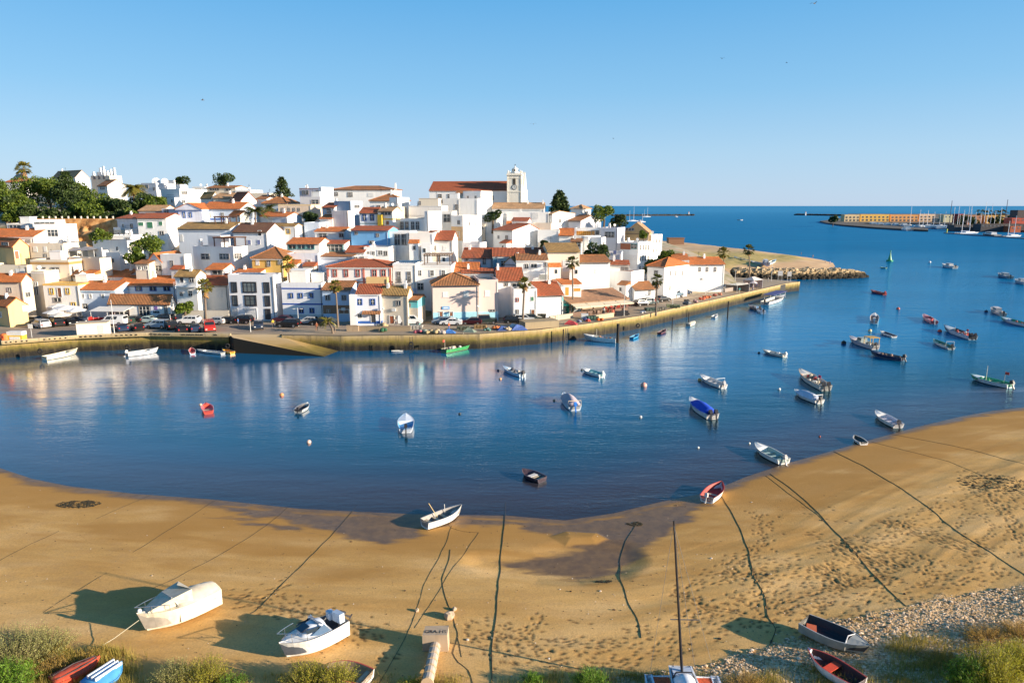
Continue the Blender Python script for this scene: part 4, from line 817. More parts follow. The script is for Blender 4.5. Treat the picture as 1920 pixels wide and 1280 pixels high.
B('pale grey shaded house with a barred gate below the orange building', 172, 868, 900, 455, x2=912, rot=-14, h=8.5, c='L', wins=[(465,9,12,[880],'w')], ch=(890,))
B('white house with wide pale cornice and blank garage door on the right slope', 188, 1008, 1049, 431, rot=-6, dep=9, h=9, c='W', wins=[(450,17,14,[1037],'w')], seedclut=False)
B('cream cornice house tucked above the blank garage door', 194, 998, 1033, 419, rot=-6, dep=8, h=7, c='C', seedclut=False)
B('house with dark red roof and little white dormer right of the blank garage', 187, 1048, 1075, 441, rot=-6, dep=8, h=7.5, c='W', roof=('gable',429,'o'))
B('square white house with tan pyramid roof against the sea', 214, 1071, 1092, 391, x2=1108, rot=-34, h=8, c='W', roof=('hip',384,'t'), sw=[(400,2.5,6,[1099],'n')])
B('white house with dark brown roof and bright gable below the pyramid roof', 204, 1066, 1089, 414, x2=1127, rot=-32, h=8, c='L', roof=('gable',404,'b'))
B('white terrace house with slatted wooden screen on the right slope', 195, 1078, 1126, 428, rot=-8, dep=9, h=7, c='W', wins=[(437,34,8,[1098],'o'),(436,14,7,[1116],'n')])
B('white house with wide dark window facing the river, near the green crown', 192, 1126, 1158, 427, x2=1172, rot=-26, h=9.5, c='L', wins=[(440,16,10,[1143],'n')])
B('bright white stepped block with lavender side below the wooden screen', 184, 1090, 1104, 443, x2=1126, rot=-40, h=10, c='W', seedclut=False)
B('narrow white house with a brown awning porch left of the stepped block', 181, 1070, 1091, 453, rot=-8, dep=7, h=8, c='W', roof=('gable',449,'b'), wins=[(458,16,9,[1080],'n')])
B('white villa with little arched door facing the sea in front of the dark window house', 183, 1105, 1128, 445, x2=1136, rot=-30, h=9, c='W', sw=[(458,2.5,7,[1131],'n')], seedclut=False)
B('ochre gable with a long window under a tan tiled roof on the right slope', 199, 1170, 1217, 437, rot=-16, dep=10, h=7.5, c='N', roof=('gfront',417,'t'), wins=[(430,15,5,[1181],'n')])
B('terraced white apartment house with glass balconies on the right slope', 186, 1163, 1197, 454, x2=1222, rot=-42, dep=14, h=13, c='W', wins=[(462,17,11,[1173],'R'),(462,10,9,[1189],'t'),(483,14,10,[1187],'w')], sw=[(464,2.5,9,[1201,1206,1211,1216],'n'),(484,2.5,9,[1200,1205,1210,1215],'n'),(503,2.5,7,[1200,1206],'n')])
B('tall bright white end house of the right slope with rows of tiny windows', 200, 1213, 1222, 440, x2=1242, rot=-45, h=14, c='W', sw=[(452,1.8,6,[1226,1231,1236],'n'),(470,1.8,6,[1225,1230],'n')])
B('white service wall house with parked scooters under the apartment house', 178, 1128, 1165, 474, rot=-12, dep=8, h=10, c='L', wins=[(473,6,7,[1153],'l')], seedclut=False)
B('white corner house with bright orange hip roof near the pier', 170, 1214, 1246, 500, x2=1291, rot=-44, dep=12, h=9.5, c='W', roof=('hip',482,'o'), wins=[(512,5,9,[1230],'n')], sw=[(512,2.4,8,[1257,1267,1279],'n'),(540,2.4,8,[1256],'n')])
B('white house with orange gable roof joined behind the corner house', 181, 1262, 1292, 487, rot=-6, dep=10, h=8.5, c='W', roof=('gable',477,'o'), ch=(1286,))
B('long white end house with bright orange roof and three narrow windows', 187, 1293, 1359, 495, rot=6, dep=9, h=7.2, c='W', roof=('gable',483,'o'), wins=[(505,3.5,8,[1312,1326,1341],'n')])
# ------------------------------------------------------------------ church
def church():
    # nave: ridge across the picture, flank in shade
    D = 236; r = R(-7); C = onY(952, 357, D); k = (805-CX)/F; ux, uy = math.cos(r), math.sin(r); Z = C[2]; hs = (CAM_H-Z)*sp
    wd = (C[0]-k*(C[1]*cp+hs))/(ux-k*uy*cp); base = Z-9
    root = empty('church', (C[0], C[1], base), r); tag(root, 'white church with long red roof and a baroque clock tower on the hilltop', 'church')
    W = wallmat((.80,.76,.66)); Wl = wallmat(PAL['W']); h = 9.0
    m = MB(); m.box(-wd, 0, 0, 13, -5, h); m.add([(-wd,0,h),(-wd,6.5,h+3),(-wd,13,h),(0,0,h),(0,6.5,h+3),(0,13,h)], [(0,1,2)[::-1],(3,4,5),(0,3,4,1),(1,4,5,2)])
    m.build('nave_wall', Wl, root); gable_roof(-wd, -.02, 0, 13, h, 3.05, ov=.35).build('roof', roofmat(ROOF['r'][0], .15), root)
    x_ = -wd+wd*.37; MB().box(x_-.25, x_+.25, -.1, 6.6, h-1, h-.9).build('buttress', Wl, root)
    for fx in (.135, .26): opening(root, -wd+wd*fx, h-1.9, 1.2, 1.3, 'n', 'f')
    for fx in (.55, .8): opening(root, -wd+wd*fx, h-2.5, 1.0, 1.4, 'n', 'f')
    # tower
    tw = 4.6; tx0, tx1 = .05, .05+tw; ty0, ty1 = -1.2, 3.6; th = h+4.9
    m = MB(); m.box(tx0, tx1, ty0, ty1, -5, th)
    for (x, y) in ((tx0, ty0), (tx1, ty0), (tx1, ty1), (tx0, ty1)): m.box(x-.14, x+.14, y-.14, y+.14, -5, th)
    for z, e, t in ((th, .35, .3), (th+.3, .15, .35), (h-.6, .18, .25), (th-1.0, .12, .15)): m.box(tx0-e, tx1+e, ty0-e, ty1+e, z, z+t)
    tower = m.build('bell_tower', W, root)
    top = th+.65; cx, cy = (tx0+tx1)/2, (ty0+ty1)/2
    m = MB()
    for (x, y) in ((tx0+.2, ty0+.2), (tx1-.2, ty0+.2), (tx1-.2, ty1-.2), (tx0+.2, ty1-.2)):
        m.box(x-.22, x+.22, y-.22, y+.22, top, top+.45); m.ball((x, y, top+.65), .24, 8, 6); m.tube([(x, y, top+.8), (x, y, top+1.15)], [.1, .02], 6)
    m.build('pinnacle', W, tower)
    m = MB(); pr = [(0, 1.75), (.35, 1.7), (.8, 1.35), (1.1, 1.1), (1.15, .95), (2.2, .95), (2.3, 1.15), (2.5, 1.1), (2.9, .8), (3.3, .35), (3.6, .18), (4.2, .1)]
    m.tube([(cx, cy, top+z*.6) for z, _ in pr], [q for _, q in pr], 8)
    m.build('lantern', W, tower)
    m = MB(); m.box(cx-.06, cx+.06, cy-.06, cy+.06, top+2.4, top+3.1); m.box(cx-.28, cx+.28, cy-.05, cy+.05, top+2.75, top+2.85); m.build('cross', IRON, tower)
    for i in range(4):
        a = i*math.pi/2; m = MB(); q = Vector((math.cos(a), math.sin(a), 0)); m.obox((cx+q.x*.98, cy+q.y*.98, top+1.0), .14, .5, .5, a); m.build('lantern_opening', paint((.05,.05,.06)), tower)
    # bell opening with round head, clock
    def arch(pl, cxx, zz, w_, h_, mat, nm, d=.05):
        pts = [(-w_/2, 0), (w_/2, 0), (w_/2, h_)]+[(w_/2*math.cos(t), h_+w_/2*math.sin(t)) for t in [i*math.pi/8 for i in range(1, 8)]]+[(-w_/2, h_)]
        m = MB(); n = len(pts)
        if pl == 'f': v = [(cxx+p[0], ty0-d, zz+p[1]) for p in pts]+[(cxx+p[0], ty0+.1, zz+p[1]) for p in pts]
        else: v = [(tx1+d, cxx+p[0], zz+p[1]) for p in pts]+[(tx1-.1, cxx+p[0], zz+p[1]) for p in pts]
        m.add(v, [tuple(range(n)), tuple(range(2*n-1, n-1, -1))]+[(i, n+i, n+(i+1) % n, (i+1) % n) for i in range(n)]); return m.build(nm, mat, tower)
    stone = wallmat((.62,.55,.42))
    for pl, c_ in (('f', cx), ('s', cy)):
        arch(pl, c_, h+1.9, 1.25, 1.6, stone, 'arch_surround', .04); arch(pl, c_, h+1.95, .85, 1.5, paint((.05,.04,.03)), 'bell_opening', .07)
    m = MB(); m.ball((cx, ty0+.35, h+2.9), .32, 8, 6, sz=1.2); m.build('bell', paint((.2,.14,.05), .4, metallic=.8), tower)
    m = MB(); n = 20; v = [(cx, ty0-.12, h+1.0)]+[(cx+.72*math.cos(2*math.pi*i/n), ty0-.12, h+1.0+.72*math.sin(2*math.pi*i/n)) for i in range(n)]
    m.add(v, [(0, 1+(i+1) % n, 1+i) for i in range(n)]); v2 = [(a, b+.12, c) for a, b, c in v[1:]]; m.add(v[1:]+v2, [(i, (i+1) % n, n+(i+1) % n, n+i) for i in range(n)])
    m.add([(cx+.9*math.cos(2*math.pi*i/n), ty0-.06, h+1.0+.9*math.sin(2*math.pi*i/n)) for i in range(n)], [tuple(range(n))[::-1]], 1)
    ck = m.build('clock', [paint((.7,.7,.66)), paint((.05,.05,.06))], tower)
    m = MB()
    for i in range(12): a = i*math.pi/6; m.obox((cx+.58*math.cos(a), ty0-.14, h+1.0+.58*math.sin(a)), .14, .03, .05, ry=-a)
    m.obox((cx+.1, ty0-.15, h+1.15), .07, .03, .42, ry=R(35)); m.obox((cx+.16, ty0-.16, h+.95), .45, .03, .06); m.build('clock_hands', IRON, ck)
    # sunlit facade with curved gable behind the tower
    m = MB(); fx = tx1-.4; pts = [(ty1, -5), (13.5, -5), (13.5, h+.4), (12.6, h+.6), (12.2, h+1.6), (11, h+2.2), (10.4, h+3.6), (8.8, h+5.3), (8.3, h+6.4), (7.8, h+5.3), (6.4, h+3.8), (5.6, h+2.4), (4.4, h+1.8), (ty1, h+1.4)]
    n = len(pts); m.add([(fx, y, z) for y, z in pts]+[(fx+.9, y, z) for y, z in pts], [tuple(range(n))[::-1], tuple(range(n, 2*n))]+[(i, (i+1) % n, n+(i+1) % n, n+i) for i in range(n)])
    m.box(fx+.9, fx+1.05, ty1+.1, 13.4, h-1.0, h-.7); m.box(fx+.9, fx+1.1, 7.4, 8.0, -5, h+2); m.box(fx+.9, fx+1.1, 12.6, 13.4, -5, h+.4)
    fa = m.build('facade', W, root)
    for y, z, a_, b_ in ((5.5, 5, .9, 1.7), (10.5, 5, .9, 1.7), (8.4, 8.2, 1.1, 1.4)):
        MB().box(fx+.9, fx+.96, y-a_/2, y+a_/2, z-b_/2, z+b_/2).build('window', GLASS, fa)
    m = MB(); m.box(fx+.1, fx+.7, 13.0, 13.6, h+.4, h+1.2); m.ball((fx+.4, 13.3, h+1.5), .35, 8, 6); m.build('pinnacle', W, fa)
    BASES.append((C[0]-wd/2, C[1], wd, 13, r, base)); BASES.append((C[0]+3, C[1], 8, 13, r, base))
church()
# ------------------------------------------------------------------ hill: a ground sheet that carries every house
QUAY_L = [(-500,690),(-200,655),(0,642),(145,631),(280,626),(428,628)]
QUAY_R = [(528,628.5),(640,630),(780,628),(900,626),(1010,618),(1100,607),(1200,592),(1300,570),(1400,548),(1475,531),(1500,528)]
QZ = 2.8
QL = [at(x, y, QZ)[:2] for x, y in QUAY_L]; QR = [at(x, y, QZ)[:2] for x, y in QUAY_R]
QX = [p[0] for p in QL]+[p[0] for p in QR]; QY = [p[1] for p in QL]+[p[1] for p in QR]
bx = np.array([[b[0], b[1]+b[3]*.4, b[5]] for b in BASES])
def hill_z(X, Y):
    X = np.asarray(X, float); Y = np.asarray(Y, float); t = Y-np.interp(X, QX, QY)
    num = np.zeros(X.shape); den = np.zeros(X.shape)
    for a, b, c in bx:
        w_ = 1/((X-a)**2+(Y-b)**2+12)**2; num += w_*(c-.2); den += w_
    z = num/den; z = QZ+(z-QZ)*sstep(10, 24, t)+0*t
    z = np.maximum(z, 2.0)
    return z
def hill():
    xs = np.concatenate([[-420, -300], np.arange(-230, 66, 2.5), [68]]); ts = np.concatenate([np.arange(6, 130, 2.5), np.arange(130, 330, 8), [360, 420]])
    T, X = np.meshgrid(ts, xs, indexing='ij'); Y = np.interp(X, QX, QY)+T
    Z = hill_z(X, Y)
    # the hill falls to the beach on the right and behind the skyline
    e = sstep(55, 95, X-(Y-190)*.25*0); Z = Z*(1-e)+1.6*e*np.ones_like(Z)
    back = sstep(300, 400, Y+0*X); Z = Z*(1-back)+2*back
    Z = np.where(T < 12, np.minimum(Z, QZ-.05), Z)
    m, t, p, o = newmat('hill_ground'); gm = N(t, 'ShaderNodeNewGeometry'); v = gm.outputs['Position']
    n1 = noise(t, v, .12, 5); n2 = noise(t, v, 1.5, 5)
    c = ramp(t, n1.outputs[0], [(.35, (.36,.24,.12)), (.5, (.42,.36,.28)), (.62, (.16,.16,.06)), (.75, (.44,.28,.12))])
    L(t, mixc(t, math_(t, 'MULTIPLY', n2.outputs[0], .4), c.outputs[0], (.22,.17,.10)), p.inputs['Base Color']); p.inputs['Roughness'].default_value = .95
    o = grid_mesh('hill', X, Y, Z, m); tag(o, None, None, None, 'structure')
hill()
def hz(x, y): return float(hill_z(np.array([x]), np.array([y]))[0])
# ------------------------------------------------------------------ quay wall, deck, slipway
def quay_material():
    m, t, p, o = newmat('quay_stone'); gm = N(t, 'ShaderNodeNewGeometry'); v = gm.outputs['Position']; s = N(t, 'ShaderNodeSeparateXYZ'); L(t, v, s.inputs[0])
    n1 = noise(t, v, .9, 6, .7); n2 = noise(t, mapping(t, v, (1.2, 1.2, .15)), 1, 5, .7)
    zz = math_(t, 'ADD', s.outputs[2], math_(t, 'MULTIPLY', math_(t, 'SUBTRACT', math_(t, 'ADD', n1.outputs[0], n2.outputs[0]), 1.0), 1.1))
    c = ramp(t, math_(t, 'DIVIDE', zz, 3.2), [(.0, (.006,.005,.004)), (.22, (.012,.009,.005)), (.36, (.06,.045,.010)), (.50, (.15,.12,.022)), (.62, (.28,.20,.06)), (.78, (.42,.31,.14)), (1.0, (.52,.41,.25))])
    c2 = mixc(t, ramp(t, n2.outputs[0], [(.5, (0,0,0)), (.75, (1,1,1))]).outputs[0], c.outputs[0], mixc(t, .8, c.outputs[0], (.09,.07,.035)))
    br = N(t, 'ShaderNodeTexBrick'); L(t, mapping(t, v, (1, 1, 1), (R(90), 0, 0)), br.inputs['Vector']); br.inputs['Scale'].default_value = 1; br.inputs['Brick Width'].default_value = 3.2; br.inputs['Row Height'].default_value = 1.4; br.inputs['Mortar Size'].default_value = .02
    L(t, mixc(t, math_(t, 'MULTIPLY', br.outputs['Fac'], .8), c2, (.05,.04,.025)), p.inputs['Base Color']); p.inputs['Roughness'].default_value = .85
    b = N(t, 'ShaderNodeBump'); b.inputs['Strength'].default_value = .5; b.inputs['Distance'].default_value = .1; L(t, noise(t, v, 2.5, 6, .7).outputs[0], b.inputs['Height']); L(t, b.outputs[0], p.inputs['Normal'])
    return m
def deck_material(c=(.34,.26,.17)):
    m, t, p, o = newmat('paving'); gm = N(t, 'ShaderNodeNewGeometry'); v = gm.outputs['Position']
    n1 = noise(t, v, .25, 5); n2 = noise(t, v, 3, 5)
    r = ramp(t, n1.outputs[0], [(.35, tuple(x*.75 for x in c)), (.65, c)]); L(t, mixc(t, math_(t, 'MULTIPLY', n2.outputs[0], .3), r.outputs[0], tuple(x*.6 for x in c)), p.inputs['Base Color']); p.inputs['Roughness'].default_value = .9
    return m
QMAT = quay_material(); DECK = deck_material((.44,.34,.23)); ASPH = deck_material((.34,.265,.20))
def strip_wall(pts, z0, z1, thick, mat, name, inward=1):
    m = MB(); n = len(pts); P = [Vector((x, y)) for x, y in pts]; I = []
    for i in range(n):
        d = (P[min(i+1, n-1)]-P[max(i-1, 0)]).normalized(); nrm = Vector((-d.y, d.x))*thick*inward; I.append(P[i]+nrm)
    for i in range(n-1):
        a, b, c, d = P[i], P[i+1], I[i+1], I[i]
        m.add([(a.x,a.y,z0),(b.x,b.y,z0),(c.x,c.y,z0),(d.x,d.y,z0),(a.x,a.y,z1),(b.x,b.y,z1),(c.x,c.y,z1),(d.x,d.y,z1)], [(0,1,5,4),(4,5,6,7),(2,3,7,6)]+([(3,0,4,7)] if i == 0 else [])+([(1,2,6,5)] if i == n-2 else []))
    return m.build(name, mat)
def sheet(polys, z, mat, name, kind='structure'):
    m = MB()
    for pts in polys: m.add([(x, y, z) for x, y in pts], [tuple(range(len(pts)))])
    return tag(m.build(name, mat), None, None, None, kind)
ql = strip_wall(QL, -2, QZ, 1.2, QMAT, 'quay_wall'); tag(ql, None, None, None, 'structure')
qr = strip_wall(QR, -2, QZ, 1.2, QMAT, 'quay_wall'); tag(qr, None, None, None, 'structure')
# notch behind the slipway head
nt_ = strip_wall([QL[-1], (QL[-1][0]+.5, QL[-1][1]+2.2), (QR[0][0]-.5, QR[0][1]+2.2), QR[0]], -2, QZ-.02, .8, QMAT, 'quay_wall'); tag(nt_, None, None, None, 'structure')
def ring(pts, back):
    return [list(p) for p in pts]+[[p[0], p[1]+back] for p in pts[::-1]]
polys = []
for pl in (QL, QR):
    for i in range(len(pl)-1):
        a, b = pl[i], pl[i+1]; bk = 30
        if a[0] > 60: continue
        polys.append([(a[0], a[1]+.9), (b[0], b[1]+.9), (b[0], b[1]+bk), (a[0], a[1]+bk)])
polys.append([(QL[-1][0], QL[-1][1]+.9), (QR[0][0], QR[0][1]+.9), (QR[0][0], QR[0][1]+30), (QL[-1][0], QL[-1][1]+30)])
sheet(polys, QZ+.004, DECK, 'quay_deck')
# asphalt: road behind the quay
road = []
def offs(p, q, d0, d1): return [(p[0], p[1]+d0), (q[0], q[1]+d0), (q[0], q[1]+d1), (p[0], p[1]+d1)]
for i in range(len(QL)-1): road.append(offs(QL[i], QL[i+1], 3.2, 16))
road.append(offs(QL[-1], QR[0], 2.6, 15)); 
for i in range(len(QR)-3):
    if QR[i][0] < 60: road.append(offs(QR[i], QR[i+1], 7.5+i*.5, 13+i*.8))
sheet(road, QZ+.009, ASPH, 'road')
# slipway
def slipmat():
    m, t, p, o = newmat('slipway_concrete'); gm = N(t, 'ShaderNodeNewGeometry'); v = gm.outputs['Position']; s = N(t, 'ShaderNodeSeparateXYZ'); L(t, v, s.inputs[0]); n1 = noise(t, mapping(t, v, (.3, 1.6, 1)), 1, 6, .7)
    zz = math_(t, 'ADD', s.outputs[2], math_(t, 'MULTIPLY_ADD', n1.outputs[0], 1.6, -.8)); L(t, ramp(t, math_(t, 'DIVIDE', zz, 3.0), [(0, (.06,.045,.012)), (.3, (.20,.15,.03)), (.5, (.38,.25,.09)), (.9, (.48,.36,.21))]).outputs[0], p.inputs['Base Color']); p.inputs['Roughness'].default_value = .8; return m
def slip():
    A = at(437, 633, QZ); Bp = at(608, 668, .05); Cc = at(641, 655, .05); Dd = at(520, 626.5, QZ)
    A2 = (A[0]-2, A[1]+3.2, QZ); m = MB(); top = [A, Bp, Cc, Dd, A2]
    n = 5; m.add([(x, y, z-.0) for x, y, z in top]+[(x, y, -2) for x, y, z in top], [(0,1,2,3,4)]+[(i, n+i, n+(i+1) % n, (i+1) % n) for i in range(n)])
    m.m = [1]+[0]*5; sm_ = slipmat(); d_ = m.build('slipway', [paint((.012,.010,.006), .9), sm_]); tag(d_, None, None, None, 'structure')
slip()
# end of the pier: return wall, boat notch
E0 = QR[-1]; strip = strip_wall([E0, (86,217.5), (80,222.5), (68,229.5), (50,250)], -2, QZ, 1.2, QMAT, 'quay_wall'); tag(strip, None, None, None, 'structure')
MBn = MB(); n0, n1 = at(1458, 534, QZ), at(1474, 531, QZ)
MBn.obox((lerp(n0[0], n1[0], .5)+.12, lerp(n0[1], n1[1], .5)-.10, 1.2), 3.6, .5, 2.9, math.atan2(n1[1]-n0[1], n1[0]-n0[0])); tag(MBn.build('boat_gate', paint((.015,.013,.012))), 'black timber gate recess near the end of the pier', 'gate')
sheet([[(E0[0]-.4, E0[1]+.5), (86,217), (80,222), (68,229), (50,249), (QR[-3][0], QR[-3][1]+30), (QR[-3][0], QR[-3][1]+.9), (QR[-2][0], QR[-2][1]+.9)]], QZ+.006, DECK, 'quay_deck')
# ------------------------------------------------------------------ beach spit behind the pier, breakwater, far land
SPIT = np.array([at(x, y, 0)[:2] for x, y in [(1150,449),(1240,452),(1320,459),(1400,468),(1480,478),(1540,487),(1562,493),(1566,500),(1540,505),(1470,506),(1415,512),(1385,522)]]+[(70, 226), (40, 260), (10, 420)])
def spit():
    xs = np.arange(10, 190, 1.6); ys = np.arange(215, 520, 2.2); Y, X = np.meshgrid(ys, xs, indexing='ij'); P = np.stack([X, Y], -1)
    ins = inside(P, SPIT); d = seg_dist(P, SPIT, True); sd = np.where(ins, d, -d); Z = np.clip(sd*.11, -1.5, 1.5)+np.where(sd > 4, (fbm(X*.08, Y*.05, 4)-.45)*1.0, 0)
    g = sstep(10, 20, sd+(fbm(X*.1, Y*.06, 3)-.45)*20)*(1-sstep(345, 400, Y+0*X)); Z = Z+g*vnoise(X*.7, Y*.5)*.5
    m, t, p, o = newmat('far_sand'); gm = N(t, 'ShaderNodeNewGeometry'); v = gm.outputs['Position']; a = N(t, 'ShaderNodeAttribute', attribute_name='grass')
    n1 = noise(t, mapping(t, v, (.1,.05,1)), 1, 5); n2 = noise(t, v, .5, 6, .7)
    c1 = ramp(t, n1.outputs[0], [(.35, (.55,.34,.17)), (.7, (.64,.44,.25))]); c2 = ramp(t, n2.outputs[0], [(.32, (.20,.18,.03)), (.45, (.50,.37,.09)), (.7, (.62,.44,.19))])
    L(t, mixc(t, a.outputs['Fac'], c1.outputs[0], c2.outputs[0]), p.inputs['Base Color']); p.inputs['Roughness'].default_value = .95
    o = grid_mesh('beach', X, Y, Z, m, {'grass': g}); tag(o, None, None, None, 'structure')
spit()
def rockmat():
    m, t, p, o = newmat('rock'); gm = N(t, 'ShaderNodeNewGeometry'); v = gm.outputs['Position']; s = N(t, 'ShaderNodeSeparateXYZ'); L(t, v, s.inputs[0])
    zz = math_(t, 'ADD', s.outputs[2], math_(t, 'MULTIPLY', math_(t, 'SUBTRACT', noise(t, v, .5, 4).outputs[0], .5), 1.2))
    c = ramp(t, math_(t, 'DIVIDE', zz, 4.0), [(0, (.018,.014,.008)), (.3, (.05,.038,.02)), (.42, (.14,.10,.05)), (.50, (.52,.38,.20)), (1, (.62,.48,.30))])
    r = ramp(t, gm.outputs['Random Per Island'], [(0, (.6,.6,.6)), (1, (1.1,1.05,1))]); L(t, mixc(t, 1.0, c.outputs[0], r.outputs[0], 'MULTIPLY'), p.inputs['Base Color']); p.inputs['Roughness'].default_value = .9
    return m
ROCK = rockmat()
def rocks(line, hh, wid, n, s0, s1, name, label, cat):
    m = MB(); q = random.Random(3); L_ = [0]
    for a, b in zip(line, line[1:]): L_.append(L_[-1]+math.dist(a, b))
    for i in range(n):
        s = q.uniform(0, L_[-1]); k = max(j for j in range(len(line)-1) if L_[j] <= s); t = (s-L_[k])/(L_[k+1]-L_[k]); a, b = line[k], line[k+1]
        d = (Vector(b)-Vector(a)).normalized(); nn = Vector((-d.y, d.x)); off = q.uniform(-1, 1); env = math.sqrt(max(.05, 1-(s/L_[-1])**6))
        x = lerp(a[0], b[0], t)+nn.x*off*wid*env; y = lerp(a[1], b[1], t)+nn.y*off*wid*env
        z = hh*(1-abs(off)**1.4)*env*q.uniform(.8, 1.05)-.3; r_ = q.uniform(s0, s1)
        m.ball((x, y, z), r_, 6, 4, sz=q.uniform(.6, .95), sy=q.uniform(.7, 1.1), jit=.28, rnd=q)
    m.prism([(p[0]-wid*.3, p[1]-wid*.5) for p in line]+[(p[0]+wid*.1, p[1]+wid*.5) for p in line[::-1]], -2, hh*.4)
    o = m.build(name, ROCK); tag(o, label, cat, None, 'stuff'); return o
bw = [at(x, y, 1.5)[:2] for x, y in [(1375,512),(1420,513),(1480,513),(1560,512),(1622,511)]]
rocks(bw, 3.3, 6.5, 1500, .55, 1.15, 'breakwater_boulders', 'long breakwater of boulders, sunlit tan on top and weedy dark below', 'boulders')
# ------------------------------------------------------------------ boats
WHITE = (.78,.77,.74)
def hull_mesh(Lh, Bm, Hh, draft=.18, bow=.45, fine=1.0, transom=.82, nst=14, deck=0.0, floor=.12):
    """outer skin, rim and inside of an open hull; bow at +x, waterline z=0. materials: 0 topside 1 boot/bottom 2 inside"""
    m = MB(); st = []
    for i in range(nst+1):
        t = i/nst; x = -Lh/2+Lh*t
        b = Bm/2*((transom+(1-transom)*math.sin(min(t/.45, 1)*math.pi/2)) if t < .45 else max(.012, (1-((t-.45)/.55)**(2.3*fine))))
        h = Hh*(1+bow*t**3+.05*(1-t)**2); k = -draft*(1-t**5); rk = .10*Lh*bow*max(0, t-.75)
        rk = .115*Lh*t**4; v_ = 1-.75*t**4; x -= rk*.75
        st.append([(x-rk*.9, 0, k), (x-rk*.5, b*.55*v_, k*.6+.02), (x, b*.86*v_, .08), (x+rk*.35, b*.93*(1-.3*t**4), .08+(h-.08)*.55), (x+rk*.8, b, h), (x+rk*.8, max(b-.07, .004), h), (x+rk*.2, max(b*.80-.05, .004), floor+.1), (x-rk*.4, max(b*.5*v_, .003), floor), (x-rk*.5, 0, floor)])
    ns = len(st[0]); V = []
    for s in st: V += s
    for s in st: V += [(x, -y, z) for x, y, z in s]
    off = (nst+1)*ns; Fs = []; Ms = []
    mi = [1, 1, 0, 0, 3, 2, 2, 2]
    for sd in (0, 1):
        for i in range(nst):
            for j in range(ns-1):
                a = sd*off+i*ns+j; q = (a, a+ns, a+ns+1, a+1)
                Fs.append(q if sd == 0 else q[::-1]); Ms.append(mi[j])
    b = len(m.v); m.v += V; m.f += Fs; m.m += Ms
    # transom
    o = list(range(0, 5)); p_ = [off+j for j in range(4, -1, -1)]; m.f.append(tuple(o+p_[:-1])); m.m.append(0)
    i_ = [5, 6, 7, 8]; j_ = [off+7, off+6, off+5]; m.f.append(tuple(i_+j_)[::-1]); m.m.append(2)
    m.f.append((4, 5, off+5, off+4)); m.m.append(3)
    return m, st
def motor(root, x, z, c=(.03,.03,.035), y=0.0, tilt=0.35, s=1.0):
    m = MB(); M = Matrix.Translation((x, y, z)) @ Matrix.Rotation(tilt, 4, 'Y')
    def tb(x0, x1, y0, y1, z0, z1, k=.8):
        v = [M @ Vector(p) for p in [(x0,y0,z0),(x1,y0,z0),(x1,y1,z0),(x0,y1,z0),(x0+.05,y0*k,z1),(x1-.05,y0*k,z1),(x1-.05,y1*k,z1),(x0+.05,y1*k,z1)]]
        m.add(v, [(0,3,2,1),(4,5,6,7),(0,1,5,4),(1,2,6,5),(2,3,7,6),(3,0,4,7)])
    tb(-.42*s, .05*s, -.17*s, .17*s, .0, .28*s, 1.0); tb(-.40*s, .03*s, -.17*s, .17*s, .28*s, .48*s, .65); tb(-.26*s, -.08*s, -.07*s, .07*s, -.7*s, .0, 1); tb(-.42*s, -.02*s, -.05*s, .05*s, -.72*s, -.66*s, 1)
    o = m.build('outboard_motor', paint(c, .35), root)
    t = MB(); t.tube([M @ Vector((.05*s, 0, .15*s)), M @ Vector((.5*s, 0, .22*s))], .025, 6); t.build('tiller', IRON, o); return o
